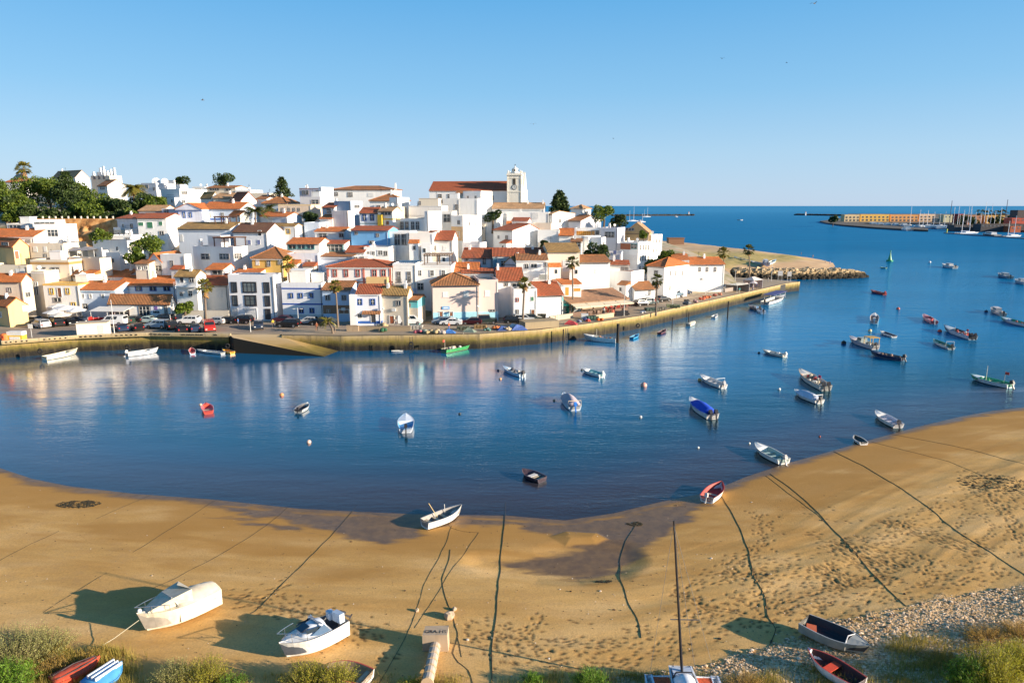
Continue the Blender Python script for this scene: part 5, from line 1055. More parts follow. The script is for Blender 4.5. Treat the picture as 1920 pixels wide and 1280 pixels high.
def boat(label, bow, stern, W=None, H=.55, top=WHITE, boot=None, inside=None, rim=None, cat='boat', name='boat', z=0.0, mot=(.03,.03,.035), bench=3, fore=.28, cover=None, cabin=None, extra=None, roll=0.0, bowr=.45, fine=1.0, tilt=.35, group=None, beached=False, nmot=1, transom=.82, Lmul=1.0):
    zz = z+.35
    if beached: a = atg(*bow); b = atg(*stern)
    else: a = at(bow[0], bow[1], zz); b = at(stern[0], stern[1], zz)
    Lh = math.hypot(a[0]-b[0], a[1]-b[1])*Lmul; an = math.atan2(a[1]-b[1], a[0]-b[0]); Bm = W or max(1.1, Lh*.36)
    cx, cy = (a[0]+b[0])/2, (a[1]+b[1])/2; cz = gz(cx, cy)+.12 if beached else z
    r = empty(name, (cx, cy, cz), an); r.rotation_euler = (roll, 0, an); tag(r, label, cat, group)
    m, st = hull_mesh(Lh, Bm, H, bow=bowr, fine=fine, transom=transom)
    boot = boot or tuple(x*.35 for x in top); inside = inside or (.55,.54,.5); rim = rim or (.7,.69,.66)
    hl = m.build('hull', [paint(top, .4, .22, 2.2), paint(boot, .55, .3, 4), paint(inside, .6, .2), paint(rim, .5)], r, smooth=False)
    hb = Bm/2
    if fore:
        t0 = 1-fore; x0 = -Lh/2+Lh*t0; m = MB(); i0 = int(round(t0*14)); pts = []
        top_ = [(s[5][0], s[5][1]*.98, s[5][2]-.02) for s in st[i0:]]
        n = len(top_); v = top_+[(x, -y, zq) for x, y, zq in top_]+[(x, 0, zq+.06) for x, y, zq in top_]
        f = []
        for i in range(n-1): f += [(i, 2*n+i, 2*n+i+1, i+1)[::-1], (n+i, n+i+1, 2*n+i+1, 2*n+i)[::-1]]
        v += [(top_[0][0], top_[0][1], .15), (top_[0][0], -top_[0][1], .15)]; f.append((0, 2*n, n, 3*n+1, 3*n)); m.add(v, f); m.build('foredeck', paint(top, .45, .08), r)
    for k in range(bench):
        x = -Lh/2+Lh*(.12+.2*k); b_ = hb*.84; MB().box(x-.13, x+.13, -b_, b_, H*.62, H*.68).build('bench', paint(inside if sum(inside) > .9 else (.5,.42,.3), .6), r)
    for k in range(nmot if mot else 0):
        motor(r, -Lh/2-.02, H*1.0, mot, y=(0 if nmot == 1 else (-.35, .35)[k]), tilt=tilt, s=min(1.15, max(.7, Lh/5)))
    if cover:   # a tarpaulin drawn over a ridge
        c0, c1, hh, cc = cover; m = MB(); nx = 9; i0 = int(c0*14); i1 = int(c1*14); v = []; f = []; q = random.Random(int(bow[0]))
        rows = [s for s in st[i0:i1+1]]
        for j, s in enumerate(rows):
            x, b_, h_ = s[4]; e = math.sin(math.pi*(j+.6)/(len(rows)+.2))**.5
            for kk in range(9):
                u = kk/4-1; v.append((x, b_*1.03*u, h_+hh*e*(1-abs(u)**1.5)+q.uniform(-.03, .03)-(.06 if abs(u) == 1 else 0)))
        for j in range(len(rows)-1):
            for kk in range(8): a_ = j*9+kk; f.append((a_, a_+1, a_+10, a_+9)[::-1])
        f.append(tuple(range(9))); f.append(tuple((len(rows)-1)*9+i for i in range(9))[::-1])
        m.add(v, f).build('tarpaulin', paint(cc, .8, .18, 2), r, smooth=True)
    if cabin:   # (x0,x1, height, colour) fractions of length from stern
        c0, c1, hh, cc = cabin; x0, x1 = -Lh/2+Lh*c0, -Lh/2+Lh*c1; b_ = hb*.62; m = MB()
        m.add([(x0,-b_,H*.5),(x1,-b_,H*.5),(x1,b_,H*.5),(x0,b_,H*.5),(x0,-b_*.85,H+hh),(x1-hh*.35,-b_*.85,H+hh),(x1-hh*.35,b_*.85,H+hh),(x0,b_*.85,H+hh)], [(0,3,2,1),(4,5,6,7),(0,1,5,4),(1,2,6,5),(2,3,7,6),(3,0,4,7)])
        m.box(x0-.1, x1-hh*.25, -b_*.95, b_*.95, H+hh, H+hh+.05); cb = m.build('cabin', paint(cc, .4, .08), r)
        for sy in (-1, 1):
            g = MB(); yy = b_*.93*sy; g.obox(((x0+x1-hh*.3)/2, yy, H+hh*.62), (x1-x0)*.62, .06, hh*.36, rx=R(6)*sy); g.build('window', GLASS, cb)
        g = MB(); g.obox((x1-hh*.17, 0, H+hh*.6), .05, b_*1.4, hh*.42, ry=-R(30)); g.build('windscreen', GLASS, cb)
    r['_L'] = Lh
    if extra: extra(r, Lh, Bm, H)
    return r
def rails(r, L_, B_, H_):
    m = MB(); p = [(L_*.18, B_*.42, H_), (L_*.18, B_*.42, H_+.45), (L_*.36, B_*.22, H_+.6), (L_*.52, 0, H_+.72), (L_*.36, -B_*.22, H_+.6), (L_*.18, -B_*.42, H_+.45), (L_*.18, -B_*.42, H_)]
    m.tube(p, .022, 6)
    for q in (p[2], p[4]): m.tube([(q[0], q[1], H_), q], .018, 5)
    m.build('bow_rail', paint((.6,.6,.6), .25, metallic=.9), r)
def gantry(c=(.75,.75,.73), x=-.3, h=1.1):
    def f(r, L_, B_, H_):
        m = MB(); X = x*L_
        m.tube([(X, -B_*.42, H_*.8), (X-.1, -B_*.40, H_+h), (X-.1, B_*.40, H_+h), (X, B_*.42, H_*.8)], .05, 6); m.build('gantry', paint(c), r)
    return f
def clutter(cols, mast=0, flag=None, n=10, pole=0):
    def f(r, L_, B_, H_):
        q = random.Random(int(L_*100))
        for i in range(n):
            x = q.uniform(-.38, .25)*L_; y = q.uniform(-.3, .3)*B_; c = cols[i % len(cols)]; m = MB(); s = q.uniform(.14, .32)
            if i % 3 == 0: m.ball((x, y, H_*.75+s*.4), s, 8, 5, jit=.12, rnd=q); nm = 'net_heap'
            elif i % 3 == 1: m.obox((x, y, H_*.75), s*2, s*1.5, s*1.3, q.random()*3); nm = 'fish_crate'
            else: m.tube([(x, y, H_*.6), (x, y, H_*.6+s*1.6)], s*.6, 8); nm = 'bucket'
            m.build(nm, paint(c, .7, .2, 6), r)
        if mast: MB().tube([(L_*.1, 0, H_*.5), (L_*.1, 0, H_+mast)], [.05, .03], 6).build('mast', paint((.6,.55,.45)), r)
        if pole: MB().tube([(-L_*.4, B_*.3, H_*.5), (-L_*.4, B_*.3, H_+pole)], .03, 5).build('flag_pole', paint((.6,.55,.45)), r)
        if flag:
            x, y, zz = -L_*.4, B_*.3, H_+(pole or 1.2); MB().obox((x-.28, y, zz-.22), .5, .04, .4, .3).build('flag', paint(flag, .8), r)
    return f
def both(*fs):
    def f(*a):
        for g in fs: g(*a)
    return f
def console(r, L_, B_, H_):
    m = MB(); m.box(-.12*L_, -.02*L_, -.28, .28, .2, H_+.45); m.box(-.14*L_, .0, -.32, .32, H_+.45, H_+.5); m.build('console', paint((.72,.72,.70), .4), r)
G = 'boats moored on the river'
Q_ = 'boats lying against the quay wall'
boat('white and yellow open boat moored by the quay at the far left', (146,659), (83,671), W=1.9, H=.6, top=(.82,.78,.62), rim=(.75,.55,.15), bowr=.7, group=Q_, mot=None, inside=(.6,.55,.42))
boat('plain white open boat beside hanging tyres under the white kiosk', (297,657), (239,664), W=1.8, H=.6, bowr=.6, group=Q_, mot=(.6,.6,.6))
boat('tiny red white and blue dinghy next to the grey skiff by the slipway', (359,653), (361,661), W=1.2, H=.4, top=(.55,.66,.75), inside=(.5,.12,.12), mot=None, bench=1, group=Q_, fore=0)
boat('long grey aluminium skiff lying by the slipway wall', (369,656), (418,661), W=1.4, H=.38, top=(.45,.48,.50), inside=(.4,.42,.42), group=Q_, mot=None)
boat('short orange yellow dinghy at the corner of the slipway', (417,655), (436,660), W=1.2, H=.42, top=(.85,.42,.04), inside=(.8,.4,.06), mot=None, bench=1, group=Q_)
boat('low half swamped white dinghy in front of the mossy quay', (758,655), (734,656), W=.9, H=.14, mot=None, bench=1, group=Q_, fore=0)
boat('green and orange fishing boat with white floats and a red flag', (893,646), (832,658), W=2.0, H=.65, top=(.05,.30,.10), boot=(.55,.20,.08), rim=(.35,.6,.2), inside=(.3,.25,.2), bowr=.6, group=Q_, mot=None, extra=clutter([(.75,.72,.62),(.2,.2,.2),(.6,.6,.55),(.1,.12,.15)], mast=2.4, flag=(.65,.06,.04), n=10, pole=1.6), cat='fishing boat', name='fishing_boat')
boat('white wooden fishing boat piled with gear beside the tall black pile', (1094,634), (1156,639), W=2.1, H=.85, bowr=.5, group=Q_, mot=None, rim=(.7,.7,.68), extra=clutter([(.1,.35,.33),(.5,.2,.1),(.12,.14,.25),(.2,.4,.5)], mast=1.6, n=12), cat='fishing boat', name='fishing_boat')
boat('small bright blue rowing boat against the quay right of the black pile', (1198,627), (1184,633), W=1.2, H=.4, top=(.03,.30,.55), inside=(.05,.25,.4), mot=None, bench=2, group=Q_)
boat('small dark red dinghy in the shade of the quay wall', (1249,618), (1236,624), W=1.2, H=.4, top=(.12,.03,.04), inside=(.1,.05,.05), mot=None, bench=1, group=Q_)
boat('small cream covered boat hanging on the quay under two ropes', (1303,604), (1290,609), W=1.5, H=.45, top=(.7,.66,.56), mot=None, bench=0, cover=(.05,.9,.35,(.62,.56,.45)), group=Q_)
boat('tiny white tender by the quay beyond the cream covered boat', (1345,590), (1337,594), W=1.2, H=.4, mot=None, bench=1, group=Q_)
boat('dark hulled motor boat with white seats moored near the tour boat', (1404,574), (1424,580), W=1.7, H=.6, top=(.10,.10,.12), inside=(.6,.55,.5), group=Q_)
boat('white and blue boat with a black engine just behind the dark hulled boat', (1419,577), (1431,586), W=1.6, H=.6, top=(.35,.55,.75), inside=(.7,.75,.8), group=Q_)
def x_tour(r, L_, B_, H_):
    m = MB()
    for x in (-.3, 0, .28):
        for y in (-.42, .42): m.tube([(x*L_, y*B_, H_), (x*L_, y*B_, H_+1.6)], .04, 6)
    m.build('canopy_post', paint((.7,.7,.7)), r); MB().box(-.36*L_, .33*L_, -.5*B_, .5*B_, H_+1.6, H_+1.68).build('canopy', paint((.05,.07,.22), .8), r)
boat('white tour boat with dark blue canopy moored by the pier head', (1471,557), (1434,569), W=3.0, H=.8, group=Q_, bench=4, extra=x_tour, cat='tour boat', name='tour_boat')
boat('low red boat anchored off the breakwater', (1632,545), (1659,551), W=1.7, H=.55, top=(.30,.04,.04), inside=(.35,.08,.06), group=G, mot=(.4,.05,.04))
boat('light blue open boat with black engine nearest the quay reflections', (943,689), (980,703), W=1.6, H=.5, top=(.55,.70,.82), inside=(.45,.5,.52), group=G, extra=clutter([(.1,.1,.12),(.5,.45,.4)], n=4))
boat('white open boat with teal inside left of the big pink buoy', (1091,692), (1129,703), W=1.7, H=.5, inside=(.25,.50,.52), group=G, mot=(.6,.6,.58))
boat('white boat under a mauve grey tarpaulin with a blue engine cover', (1057,741), (1078,765), W=2.1, H=.6, top=(.66,.74,.82), mot=(.03,.18,.6), bench=1, cover=(.10,.85,.75,(.44,.38,.42)), group=G, extra=gantry((.7,.55,.4), -.46, .7))
boat('white boat with flat blue stern seen squarely from behind', (761,781), (761,806), W=2.0, H=.6, top=(.72,.78,.86), inside=(.10,.35,.65), group=G, bench=2, fore=.5)
boat('grey inflatable with white and black tubes in mid bay', (577,757), (559,769), W=1.5, H=.42, top=(.66,.66,.62), inside=(.06,.06,.07), rim=(.72,.72,.7), group=G, bench=1, fore=.15)
boat('little red rowing boat alone on the left of the bay', (386,758), (391,771), W=1.5, H=.45, top=(.62,.08,.05), inside=(.5,.12,.15), rim=(.7,.3,.3), mot=None, bench=2, group=G, fore=.2)
boat('dark plum rowing dinghy nearest the wet sand', (979,882), (1017,897), W=1.6, H=.42, top=(.05,.035,.05), inside=(.09,.06,.08), rim=(.10,.08,.10), mot=None, bench=2, group=G, fore=0, extra=lambda r, L_, B_, H_: MB().box(-L_*.12, L_*.06, -B_*.3, B_*.3, H_*.7, H_*.78).build('plank', paint((.7,.66,.6)), r))
boat('white open boat with a small gantry over its stern in mid river', (1313,706), (1356,724), W=1.8, H=.55, inside=(.66,.62,.58), group=G, extra=gantry((.7,.72,.74), -.36, .8), mot=(.4,.4,.42))
boat('white boat with bright blue cover and twin black engines', (1293,751), (1336,781), W=2.1, H=.7, boot=(.05,.05,.06), group=G, bench=0, cover=(.12,.75,.6,(.01,.07,.55)), nmot=2, inside=(.03,.1,.4))
boat('fishing boat crowded with crates and a red buoy at the stern', (1498,698), (1548,728), W=2.3, H=.75, top=(.68,.66,.60), boot=(.10,.12,.10), rim=(.7,.45,.2), group=G, extra=clutter([(.6,.5,.35),(.7,.68,.62),(.08,.07,.06),(.55,.08,.06)], flag=(.55,.05,.12), n=16, pole=1.4), cat='fishing boat', name='fishing_boat', nmot=2)
boat('white boat under a smooth pale blue tarpaulin beside the crowded fishing boat', (1489,733), (1537,752), W=1.9, H=.5, group=G, bench=0, cover=(.1,.8,.55,(.55,.60,.72)), extra=gantry((.75,.75,.74), -.40, .6))
boat('narrow cream skiff in the open river left of the two big fishing boats', (1430,657), (1472,666), W=1.5, H=.45, top=(.74,.70,.60), group=G, mot=(.7,.68,.62), extra=clutter([(.7,.7,.68)], n=2))
def x_frame(r, L_, B_, H_):
    m = MB(); x0, x1 = -.46*L_, -.24*L_
    for x in (x0, x1):
        for y in (-.4*B_, .4*B_): m.box(x-.04, x+.04, y-.04, y+.04, H_*.6, H_+1.3)
    m.box(x0-.1, x1+.1, -.45*B_, .45*B_, H_+1.3, H_+1.38); m.build('shelter_frame', paint((.60,.36,.08)), r)
boat('grey fishing boat with a yellow framed shelter at the stern', (1592,636), (1641,652), W=2.2, H=.8, top=(.50,.47,.50), boot=(.05,.05,.06), group=G, cabin=(.42,.60,.7,(.3,.36,.36)), extra=both(x_frame, clutter([(.7,.66,.6),(.1,.08,.07)], n=7)), cat='fishing boat', name='fishing_boat')
boat('long low navy blue boat with white stripe below the yellow framed shelter', (1631,661), (1694,673), W=1.8, H=.6, top=(.03,.045,.10), boot=(.65,.68,.72), rim=(.04,.05,.08), inside=(.12,.12,.13), group=G, nmot=1, extra=clutter([(.3,.2,.15),(.05,.05,.06)], n=5))
boat('small white inflatable with dark floor beside the yellowish buoy', (1650,621), (1677,630), W=1.5, H=.42, inside=(.05,.06,.09), group=G, mot=None, bench=1, fore=.2)
boat('white boat seen end on at the centre of the upper anchorage', (1640,590), (1639,604), W=1.9, H=.65, group=G, inside=(.3,.25,.25), mot=(.7,.7,.7), extra=clutter([(.2,.15,.15),(.7,.7,.7)], n=5))
boat('boat with pink and red gear and a white engine', (1731,592), (1752,605), W=2.0, H=.65, top=(.66,.30,.30), inside=(.4,.1,.12), rim=(.7,.7,.7), group=G, mot=(.72,.72,.7), extra=clutter([(.6,.1,.1),(.7,.4,.45)], n=7))
boat('white boat with dark green deck and small white gantry', (1749,638), (1784,652), W=1.7, H=.5, inside=(.04,.18,.14), rim=(.05,.25,.18), group=G, extra=gantry((.8,.8,.78), -.4, .9), fore=.1)
boat('large dark decked fishing boat with red floats and three engines', (1769,615), (1824,634), W=2.3, H=.8, top=(.52,.60,.68), boot=(.04,.04,.05), rim=(.04,.05,.05), inside=(.05,.06,.06), group=G, nmot=2, extra=clutter([(.75,.73,.68),(.65,.08,.05),(.6,.1,.08)], mast=.8, flag=(.6,.06,.05), n=12, pole=1.2), cat='fishing boat', name='fishing_boat')
boat('cream and rose cabin boat near the right edge', (1858,579), (1881,590), W=2.0, H=.65, top=(.70,.58,.52), group=G, cabin=(.35,.7,.75,(.72,.60,.54)))
boat('green decked boat with a blue cover at the right edge', (1875,597), (1932,611), W=2.1, H=.65, top=(.55,.62,.66), inside=(.03,.30,.18), rim=(.04,.35,.2), group=G, extra=clutter([(.03,.12,.5),(.5,.08,.08)], n=6))
boat('long white boat with bright green inside and a flagged pole near the right sand bank', (1819,706), (1895,723), W=2.2, H=.6, top=(.70,.75,.80), inside=(.04,.38,.20), rim=(.06,.42,.24), group=G, extra=clutter([(.05,.3,.15)], flag=(.6,.08,.06), mast=2.0, n=4, pole=1.8), mot=(.03,.03,.03))
boat('white open boat with black engine lying off the right beach', (1641,773), (1684,797), W=1.8, H=.5, inside=(.62,.58,.62), group=G)
boat('small grey white tender at the water edge on the right', (1602,817), (1620,829), W=1.2, H=.35, inside=(.08,.08,.07), rim=(.7,.7,.7), mot=None, bench=1, group=G, fore=0)
boat('white boat with green benches and grey engine off the chain ends', (1415,835), (1470,864), W=1.9, H=.55, boot=(.04,.04,.05), inside=(.30,.42,.40), group=G, mot=(.4,.38,.38))
boat('white boat with red gunwale and red inside aground at the waterline', (1353,909), (1325,935), W=1.6, H=.55, inside=(.42,.06,.05), rim=(.55,.06,.04), mot=(.6,.58,.56), bench=2, fore=0, z=.08)
boat('white rowing boat with a dark blue keel line stranded on wet sand', (866,957), (796,982), W=1.5, H=.62, boot=(.02,.04,.12), inside=(.3,.28,.26), rim=(.62,.6,.56), mot=None, bench=3, fore=0, z=.12, bowr=.55, extra=lambda r, L_, B_, H_: (MB().tube([(-L_*.1, B_*.2, H_*.5), (-L_*.25, B_*.5, H_+1.0)], .03, 6).build('oar', paint((.6,.45,.2)), r), MB().tube([(L_*.12, B_*.3, H_*.5), (L_*.12, B_*.34, H_+.6)], .025, 5).build('post', paint((.7,.7,.68)), r)))
boat('distant white motor boat in mid channel', (1766,498), (1791,502), W=3.0, H=1.0, group=G, cabin=(.3,.6,.8,(.6,.6,.6)))
boat('distant dark boat near the right edge, left one of the pair', (1872,515), (1894,521), W=3.0, H=.9, top=(.25,.3,.36), group=G, cabin=(.3,.6,.8,(.5,.5,.5)))
boat('distant grey boat cut by the right edge', (1904,527), (1926,532), W=3.0, H=.9, top=(.5,.55,.6), group=G, cabin=(.3,.6,.8,(.6,.6,.6)))
boat('far green skiff with white stern near the green channel buoy', (1650,501), (1662,502), W=1.4, H=.4, top=(.1,.35,.3), group=G)
boat('far white launch close to the breakwater tip of the marina', (1382,413), (1392,413), W=7, H=1.5, group=G, mot=None)
boat('green grey skiff pulled up on the grassy edge of the far beach', (1376,483), (1401,489), W=2.4, H=.7, z=1.4, top=(.35,.38,.32), mot=None)
boat('white skiff on the far beach left of the two blue boats', (1407,491), (1429,495), W=2.2, H=.7, z=1.4, top=(.6,.6,.58), mot=None)
boat('pale blue boat on the far beach with raised bow', (1455,489), (1440,495), W=2.2, H=.8, z=1.4, top=(.45,.65,.78), mot=None)
boat('white and violet cabin boat standing on a cradle on the far beach', (1432,492), (1439,497), W=2.4, H=1.3, z=1.6, top=(.45,.45,.62), mot=(.1,.1,.15), cabin=(.3,.7,.8,(.7,.7,.75)))
# ---- boats lying on the near sand
def x_big(r, L_, B_, H_):
    m = MB()   # folded windscreen frame and forestay shapes under cloth
    m.tube([(L_*.05, -B_*.4, H_), (L_*.12, -B_*.3, H_+.7), (L_*.12, B_*.3, H_+.7), (L_*.05, B_*.4, H_)], .03, 6); m.build('windscreen_frame', paint((.5,.5,.48)), r)
    m = MB(); m.add([(L_*.12, -B_*.36, H_+.68), (L_*.12, B_*.36, H_+.68), (L_*.40, B_*.16, H_+.28), (L_*.40, -B_*.16, H_+.28), (-L_*.12, B_*.42, H_+.85), (-L_*.12, -B_*.42, H_+.85), (-L_*.12, B_*.42, H_+.1), (-L_*.12, -B_*.42, H_+.1), (L_*.40, B_*.2, H_+.12), (L_*.40, -B_*.2, H_+.12), (-L_*.02, 0, H_+1.05), (L_*.2, 0, H_+.72)],
        [(0,1,2,3), (1,0,5,4), (4,6,8,2,1), (5,0,3,9,7), (10,4,5)]); m.build('canvas_cover', paint((.66,.58,.44), .85, .2, 3), r)
    m = MB(); m.ball((L_*.47, 0, H_+.42), .13, 10, 7); m.build('fender', paint((.75,.73,.7)), r); rails(r, L_, B_, H_)
boat('large cream motor boat draped in crumpled canvas, resting on the sand at the left', (264,1192), (407,1132), W=2.35, H=1.05, top=(.80,.72,.56), rim=(.7,.62,.45), boot=(.68,.60,.45), inside=(.4,.36,.3), beached=True, mot=None, bench=1, fore=.42, cover=(.02,.62,.55,(.68,.60,.46)), extra=x_big, roll=R(7), bowr=.3, fine=1.1, cat='motor boat', name='motor_boat')
def x_cruise(r, L_, B_, H_):
    rails(r, L_, B_, H_)
    m = MB(); m.ball((L_*.0, 0, H_+.12), 1.0, 16, 8, sz=.0)
    m = MB(); n = 12; x0, x1 = -L_*.16, L_*.22; v = []; f = []
    for i in range(n+1):
        t = i/n; x = lerp(x0, x1, t); w_ = B_*.40*(1-max(0, t-.25)**1.6*.75); hh = .52*math.sin(math.pi*min(1, .28+t*.72))**.7+.03
        for k in range(9): u = k/4-1; v.append((x, w_*u, H_+.02+hh*(1-abs(u)**2.6)))
    for i in range(n):
        for k in range(8): a_ = i*9+k; f.append((a_, a_+1, a_+10, a_+9)[::-1])
    f.append(tuple(range(9))); cb = m2 = MB().add(v, f).build('cabin', paint((.72,.76,.82), .3, .05), r, smooth=True)
    for s_ in (-1, 1):
        g = MB(); g.obox((L_*.06, s_*B_*.315, H_+.36), L_*.2, .04, .2, rz=-s_*.10, rx=s_*R(40)); g.build('window', GLASS, cb)
    g = MB(); g.obox((L_*.135, 0, H_+.42), .55, B_*.34, .04, ry=R(18)); g.build('hatch', glassmat((.03,.04,.06)), cb)
    m = MB(); m.add([(-L_*.02,-B_*.40,H_),( .1*L_,-B_*.34,H_+.1),(-L_*.10,-B_*.40,H_+.55),(-L_*.18,-B_*.42,H_+.05)], [(0,1,2,3)]); m.add([(-L_*.02,B_*.40,H_),( .1*L_,B_*.34,H_+.1),(-L_*.10,B_*.40,H_+.55),(-L_*.18,B_*.42,H_+.05)], [(3,2,1,0)])
    m.add([(-L_*.10,-B_*.40,H_+.5),(-L_*.10,B_*.40,H_+.5),(-.02*L_,B_*.30,H_+.66),(-.02*L_,-B_*.30,H_+.66)], [(0,1,2,3)]); m.build('windscreen', glassmat((.06,.10,.16), .05), r)
    MB().box(-L_*.5, L_*.5, -B_*.012, B_*.012, -.5, -.4)
    m = MB(); m.obox((-L_*.40, .3, H_+.3), .35, .75, .55, .1); m.obox((-L_*.36, -.4, H_+.25), .35, .5, .45, -.1); m.build('seat', paint((.5,.6,.72), .5), r)
boat('sleek white cabin cruiser with blue tinted windows, resting on the sand', (528,1240), (645,1189), W=2.1, H=.95, top=(.82,.80,.75), rim=(.35,.30,.28), boot=(.70,.62,.45), inside=(.10,.11,.13), beached=True, mot=(.04,.04,.05), bench=0, fore=.72, extra=x_cruise, roll=R(6), bowr=.15, fine=1.1, cat='motor boat', name='motor_boat', tilt=.9)
def x_grey(r, L_, B_, H_):
    MB().obox((-L_*.36, -.1, .25), .55, .8, .2, .4).build('folded_tarpaulin', paint((.55,.12,.05), .8), r)
    m = MB(); m.tube([(L_*.22, -B_*.40, H_+.02), (L_*.18, 0, H_+.12), (L_*.22, B_*.40, H_+.02)], .03, 6); m.build('deck_edge', paint((.6,.6,.6)), r)
boat('old grey open dinghy with a dark inside lying half on the shingle', (1628,1232), (1505,1185), W=2.0, H=.62, top=(.33,.33,.30), inside=(.03,.03,.035), rim=(.34,.36,.38), boot=(.22,.21,.17), beached=True, mot=None, bench=0, fore=.25, extra=x_grey, bowr=.2, roll=R(-4), Lmul=1.0)
boat('white boat with red inside and a bright red seat at the bottom edge', (1512,1240), (1612,1296), W=1.5, H=.55, top=(.70,.72,.76), inside=(.07,.02,.02), rim=(.40,.05,.04), beached=True, mot=None, bench=0, fore=.1, bowr=.3, extra=lambda r, L_, B_, H_: MB().box(-L_*.05, L_*.1, -B_*.4, B_*.4, H_*.7, H_*.76).build('bench', paint((.75,.08,.03)), r))  # inside red darkened to hold the shadow within the hull
def x_kay(r, L_, B_, H_):
    for y in (-.26, 0, .26): MB().tube([(-L_*.44, y*B_*.7, H_+.10), (0, y*B_, H_+.17), (L_*.42, y*B_*.4, H_+.16)], .035, 5).build('stripe', paint((.05,.03,.03)), r)
boat('red rowing shell with dark seams in the bushes at the bottom left', (190,1252), (100,1292), W=1.3, H=.5, top=(.62,.08,.04), inside=(.4,.05,.03), rim=(.6,.07,.03), beached=True, mot=None, bench=0, fore=0, cover=(.0,1.0,.18,(.62,.09,.04)), extra=x_kay, bowr=.15)
boat('blue and white striped boat turned over beside the red shell', (232,1264), (168,1302), W=1.7, H=.5, top=(.04,.26,.60), rim=(.05,.28,.62), beached=True, mot=None, bench=0, fore=0, cover=(.0,1.0,.35,(.07,.32,.62)), bowr=.1, fine=.8, extra=lambda r, L_, B_, H_: [MB().box(-L_*.4, L_*.38, y-.04, y+.04, H_+.22, H_+.38).build('stripe', paint((.72,.75,.78)), r) for y in (-.3, 0, .3)])
boat('white boat with a red rim almost hidden behind the bottom shrubs', (612,1262), (690,1285), W=1.6, H=.45, rim=(.5,.06,.05), inside=(.35,.25,.15), beached=True, mot=None, bench=1, fore=0, bowr=.1)
def trimaran():
    a = atg(1277, 1288); r = empty('sailing_trimaran', (a[0], a[1], a[2]), R(-92)); tag(r, 'white trimaran with red nets and a tall black mast on the shingle', 'sailing boat')
    m, st = hull_mesh(6.6, 1.5, .75, bow=.1); m.v = [(x+2.8, y, z+.15) for x, y, z in m.v]; m.build('hull', [paint((.80,.82,.86), .3), paint((.1,.3,.5)), paint((.6,.66,.74)), paint((.7,.72,.76))], r)
    for s in (-1, 1):
        m, st = hull_mesh(4.6, .5, .5, bow=.3); m.v = [(x+2.2, y*1+s*1.75, z+.15) for x, y, z in m.v]; m.build('float', [paint((.78,.80,.86), .3), paint((.7,.72,.76)), paint((.8,.8,.82)), paint((.65,.7,.8))], r)
        m = MB(); m.box(0, 2.2, s*.7 if s > 0 else -1.55, 1.55 if s > 0 else -.7, .60, .64); m.build('trampoline_net', paint((.62,.10,.03), .9, .4, 9), r)
        for x in (0, 2.2): MB().tube([(x, s*.6, .66), (x, s*1.75, .60)], .05, 6).build('crossbeam', paint((.75,.76,.78)), r)
    m = MB(); n = 10; v = []; f = []
    for i in range(n+1):
        t = i/n; x = .5+3.2*t; hh = .55*math.sin(math.pi*min(1, .15+t*.85))**.6
        for k in range(7): u = k/3-1; v.append((x, .58*u, .88+hh*(1-abs(u)**2.4)))
    for i in range(n):
        for k in range(6): q = i*7+k; f.append((q, q+1, q+8, q+7)[::-1])
    cb = MB().add(v, f).build('cabin', paint((.80,.82,.86), .3), r, smooth=True)
    MB().box(-.3, .4, -.5, .5, .75, 1.0).build('cockpit', paint((.5,.56,.66)), r); MB().tube([(.45, -.62, .85), (.45, -.4, 1.25), (.45, .4, 1.25), (.45, .62, .85)], .04, 6).build('hoop', IRON, r)
    tp = onY(1262, 973, a[1]+.2); th = tp[2]-a[2]; bx_, by_ = 0.0, .0
    dxw = tp[0]-a[0]; # lean, world x -> local
    ms = MB().tube([(0, 0, 1.0), (0.0, dxw*1.0*1, th)], [.075, .05], 8).build('mast', paint((.025,.025,.03), .4), r)
    MB().tube([(0, -.75, th*.42), (0, .75, th*.42)], .03, 5).build('spreader', paint((.1,.1,.1)), ms)
    for p in ((-.4, 0, .9), (5.5, 0, 1.0), (.2, 1.75, .7), (.2, -1.75, .7)): MB().tube([p, (0, dxw, th-.2)], .009, 4).build('stay', paint((.15,.15,.15)), ms)
trimaran()
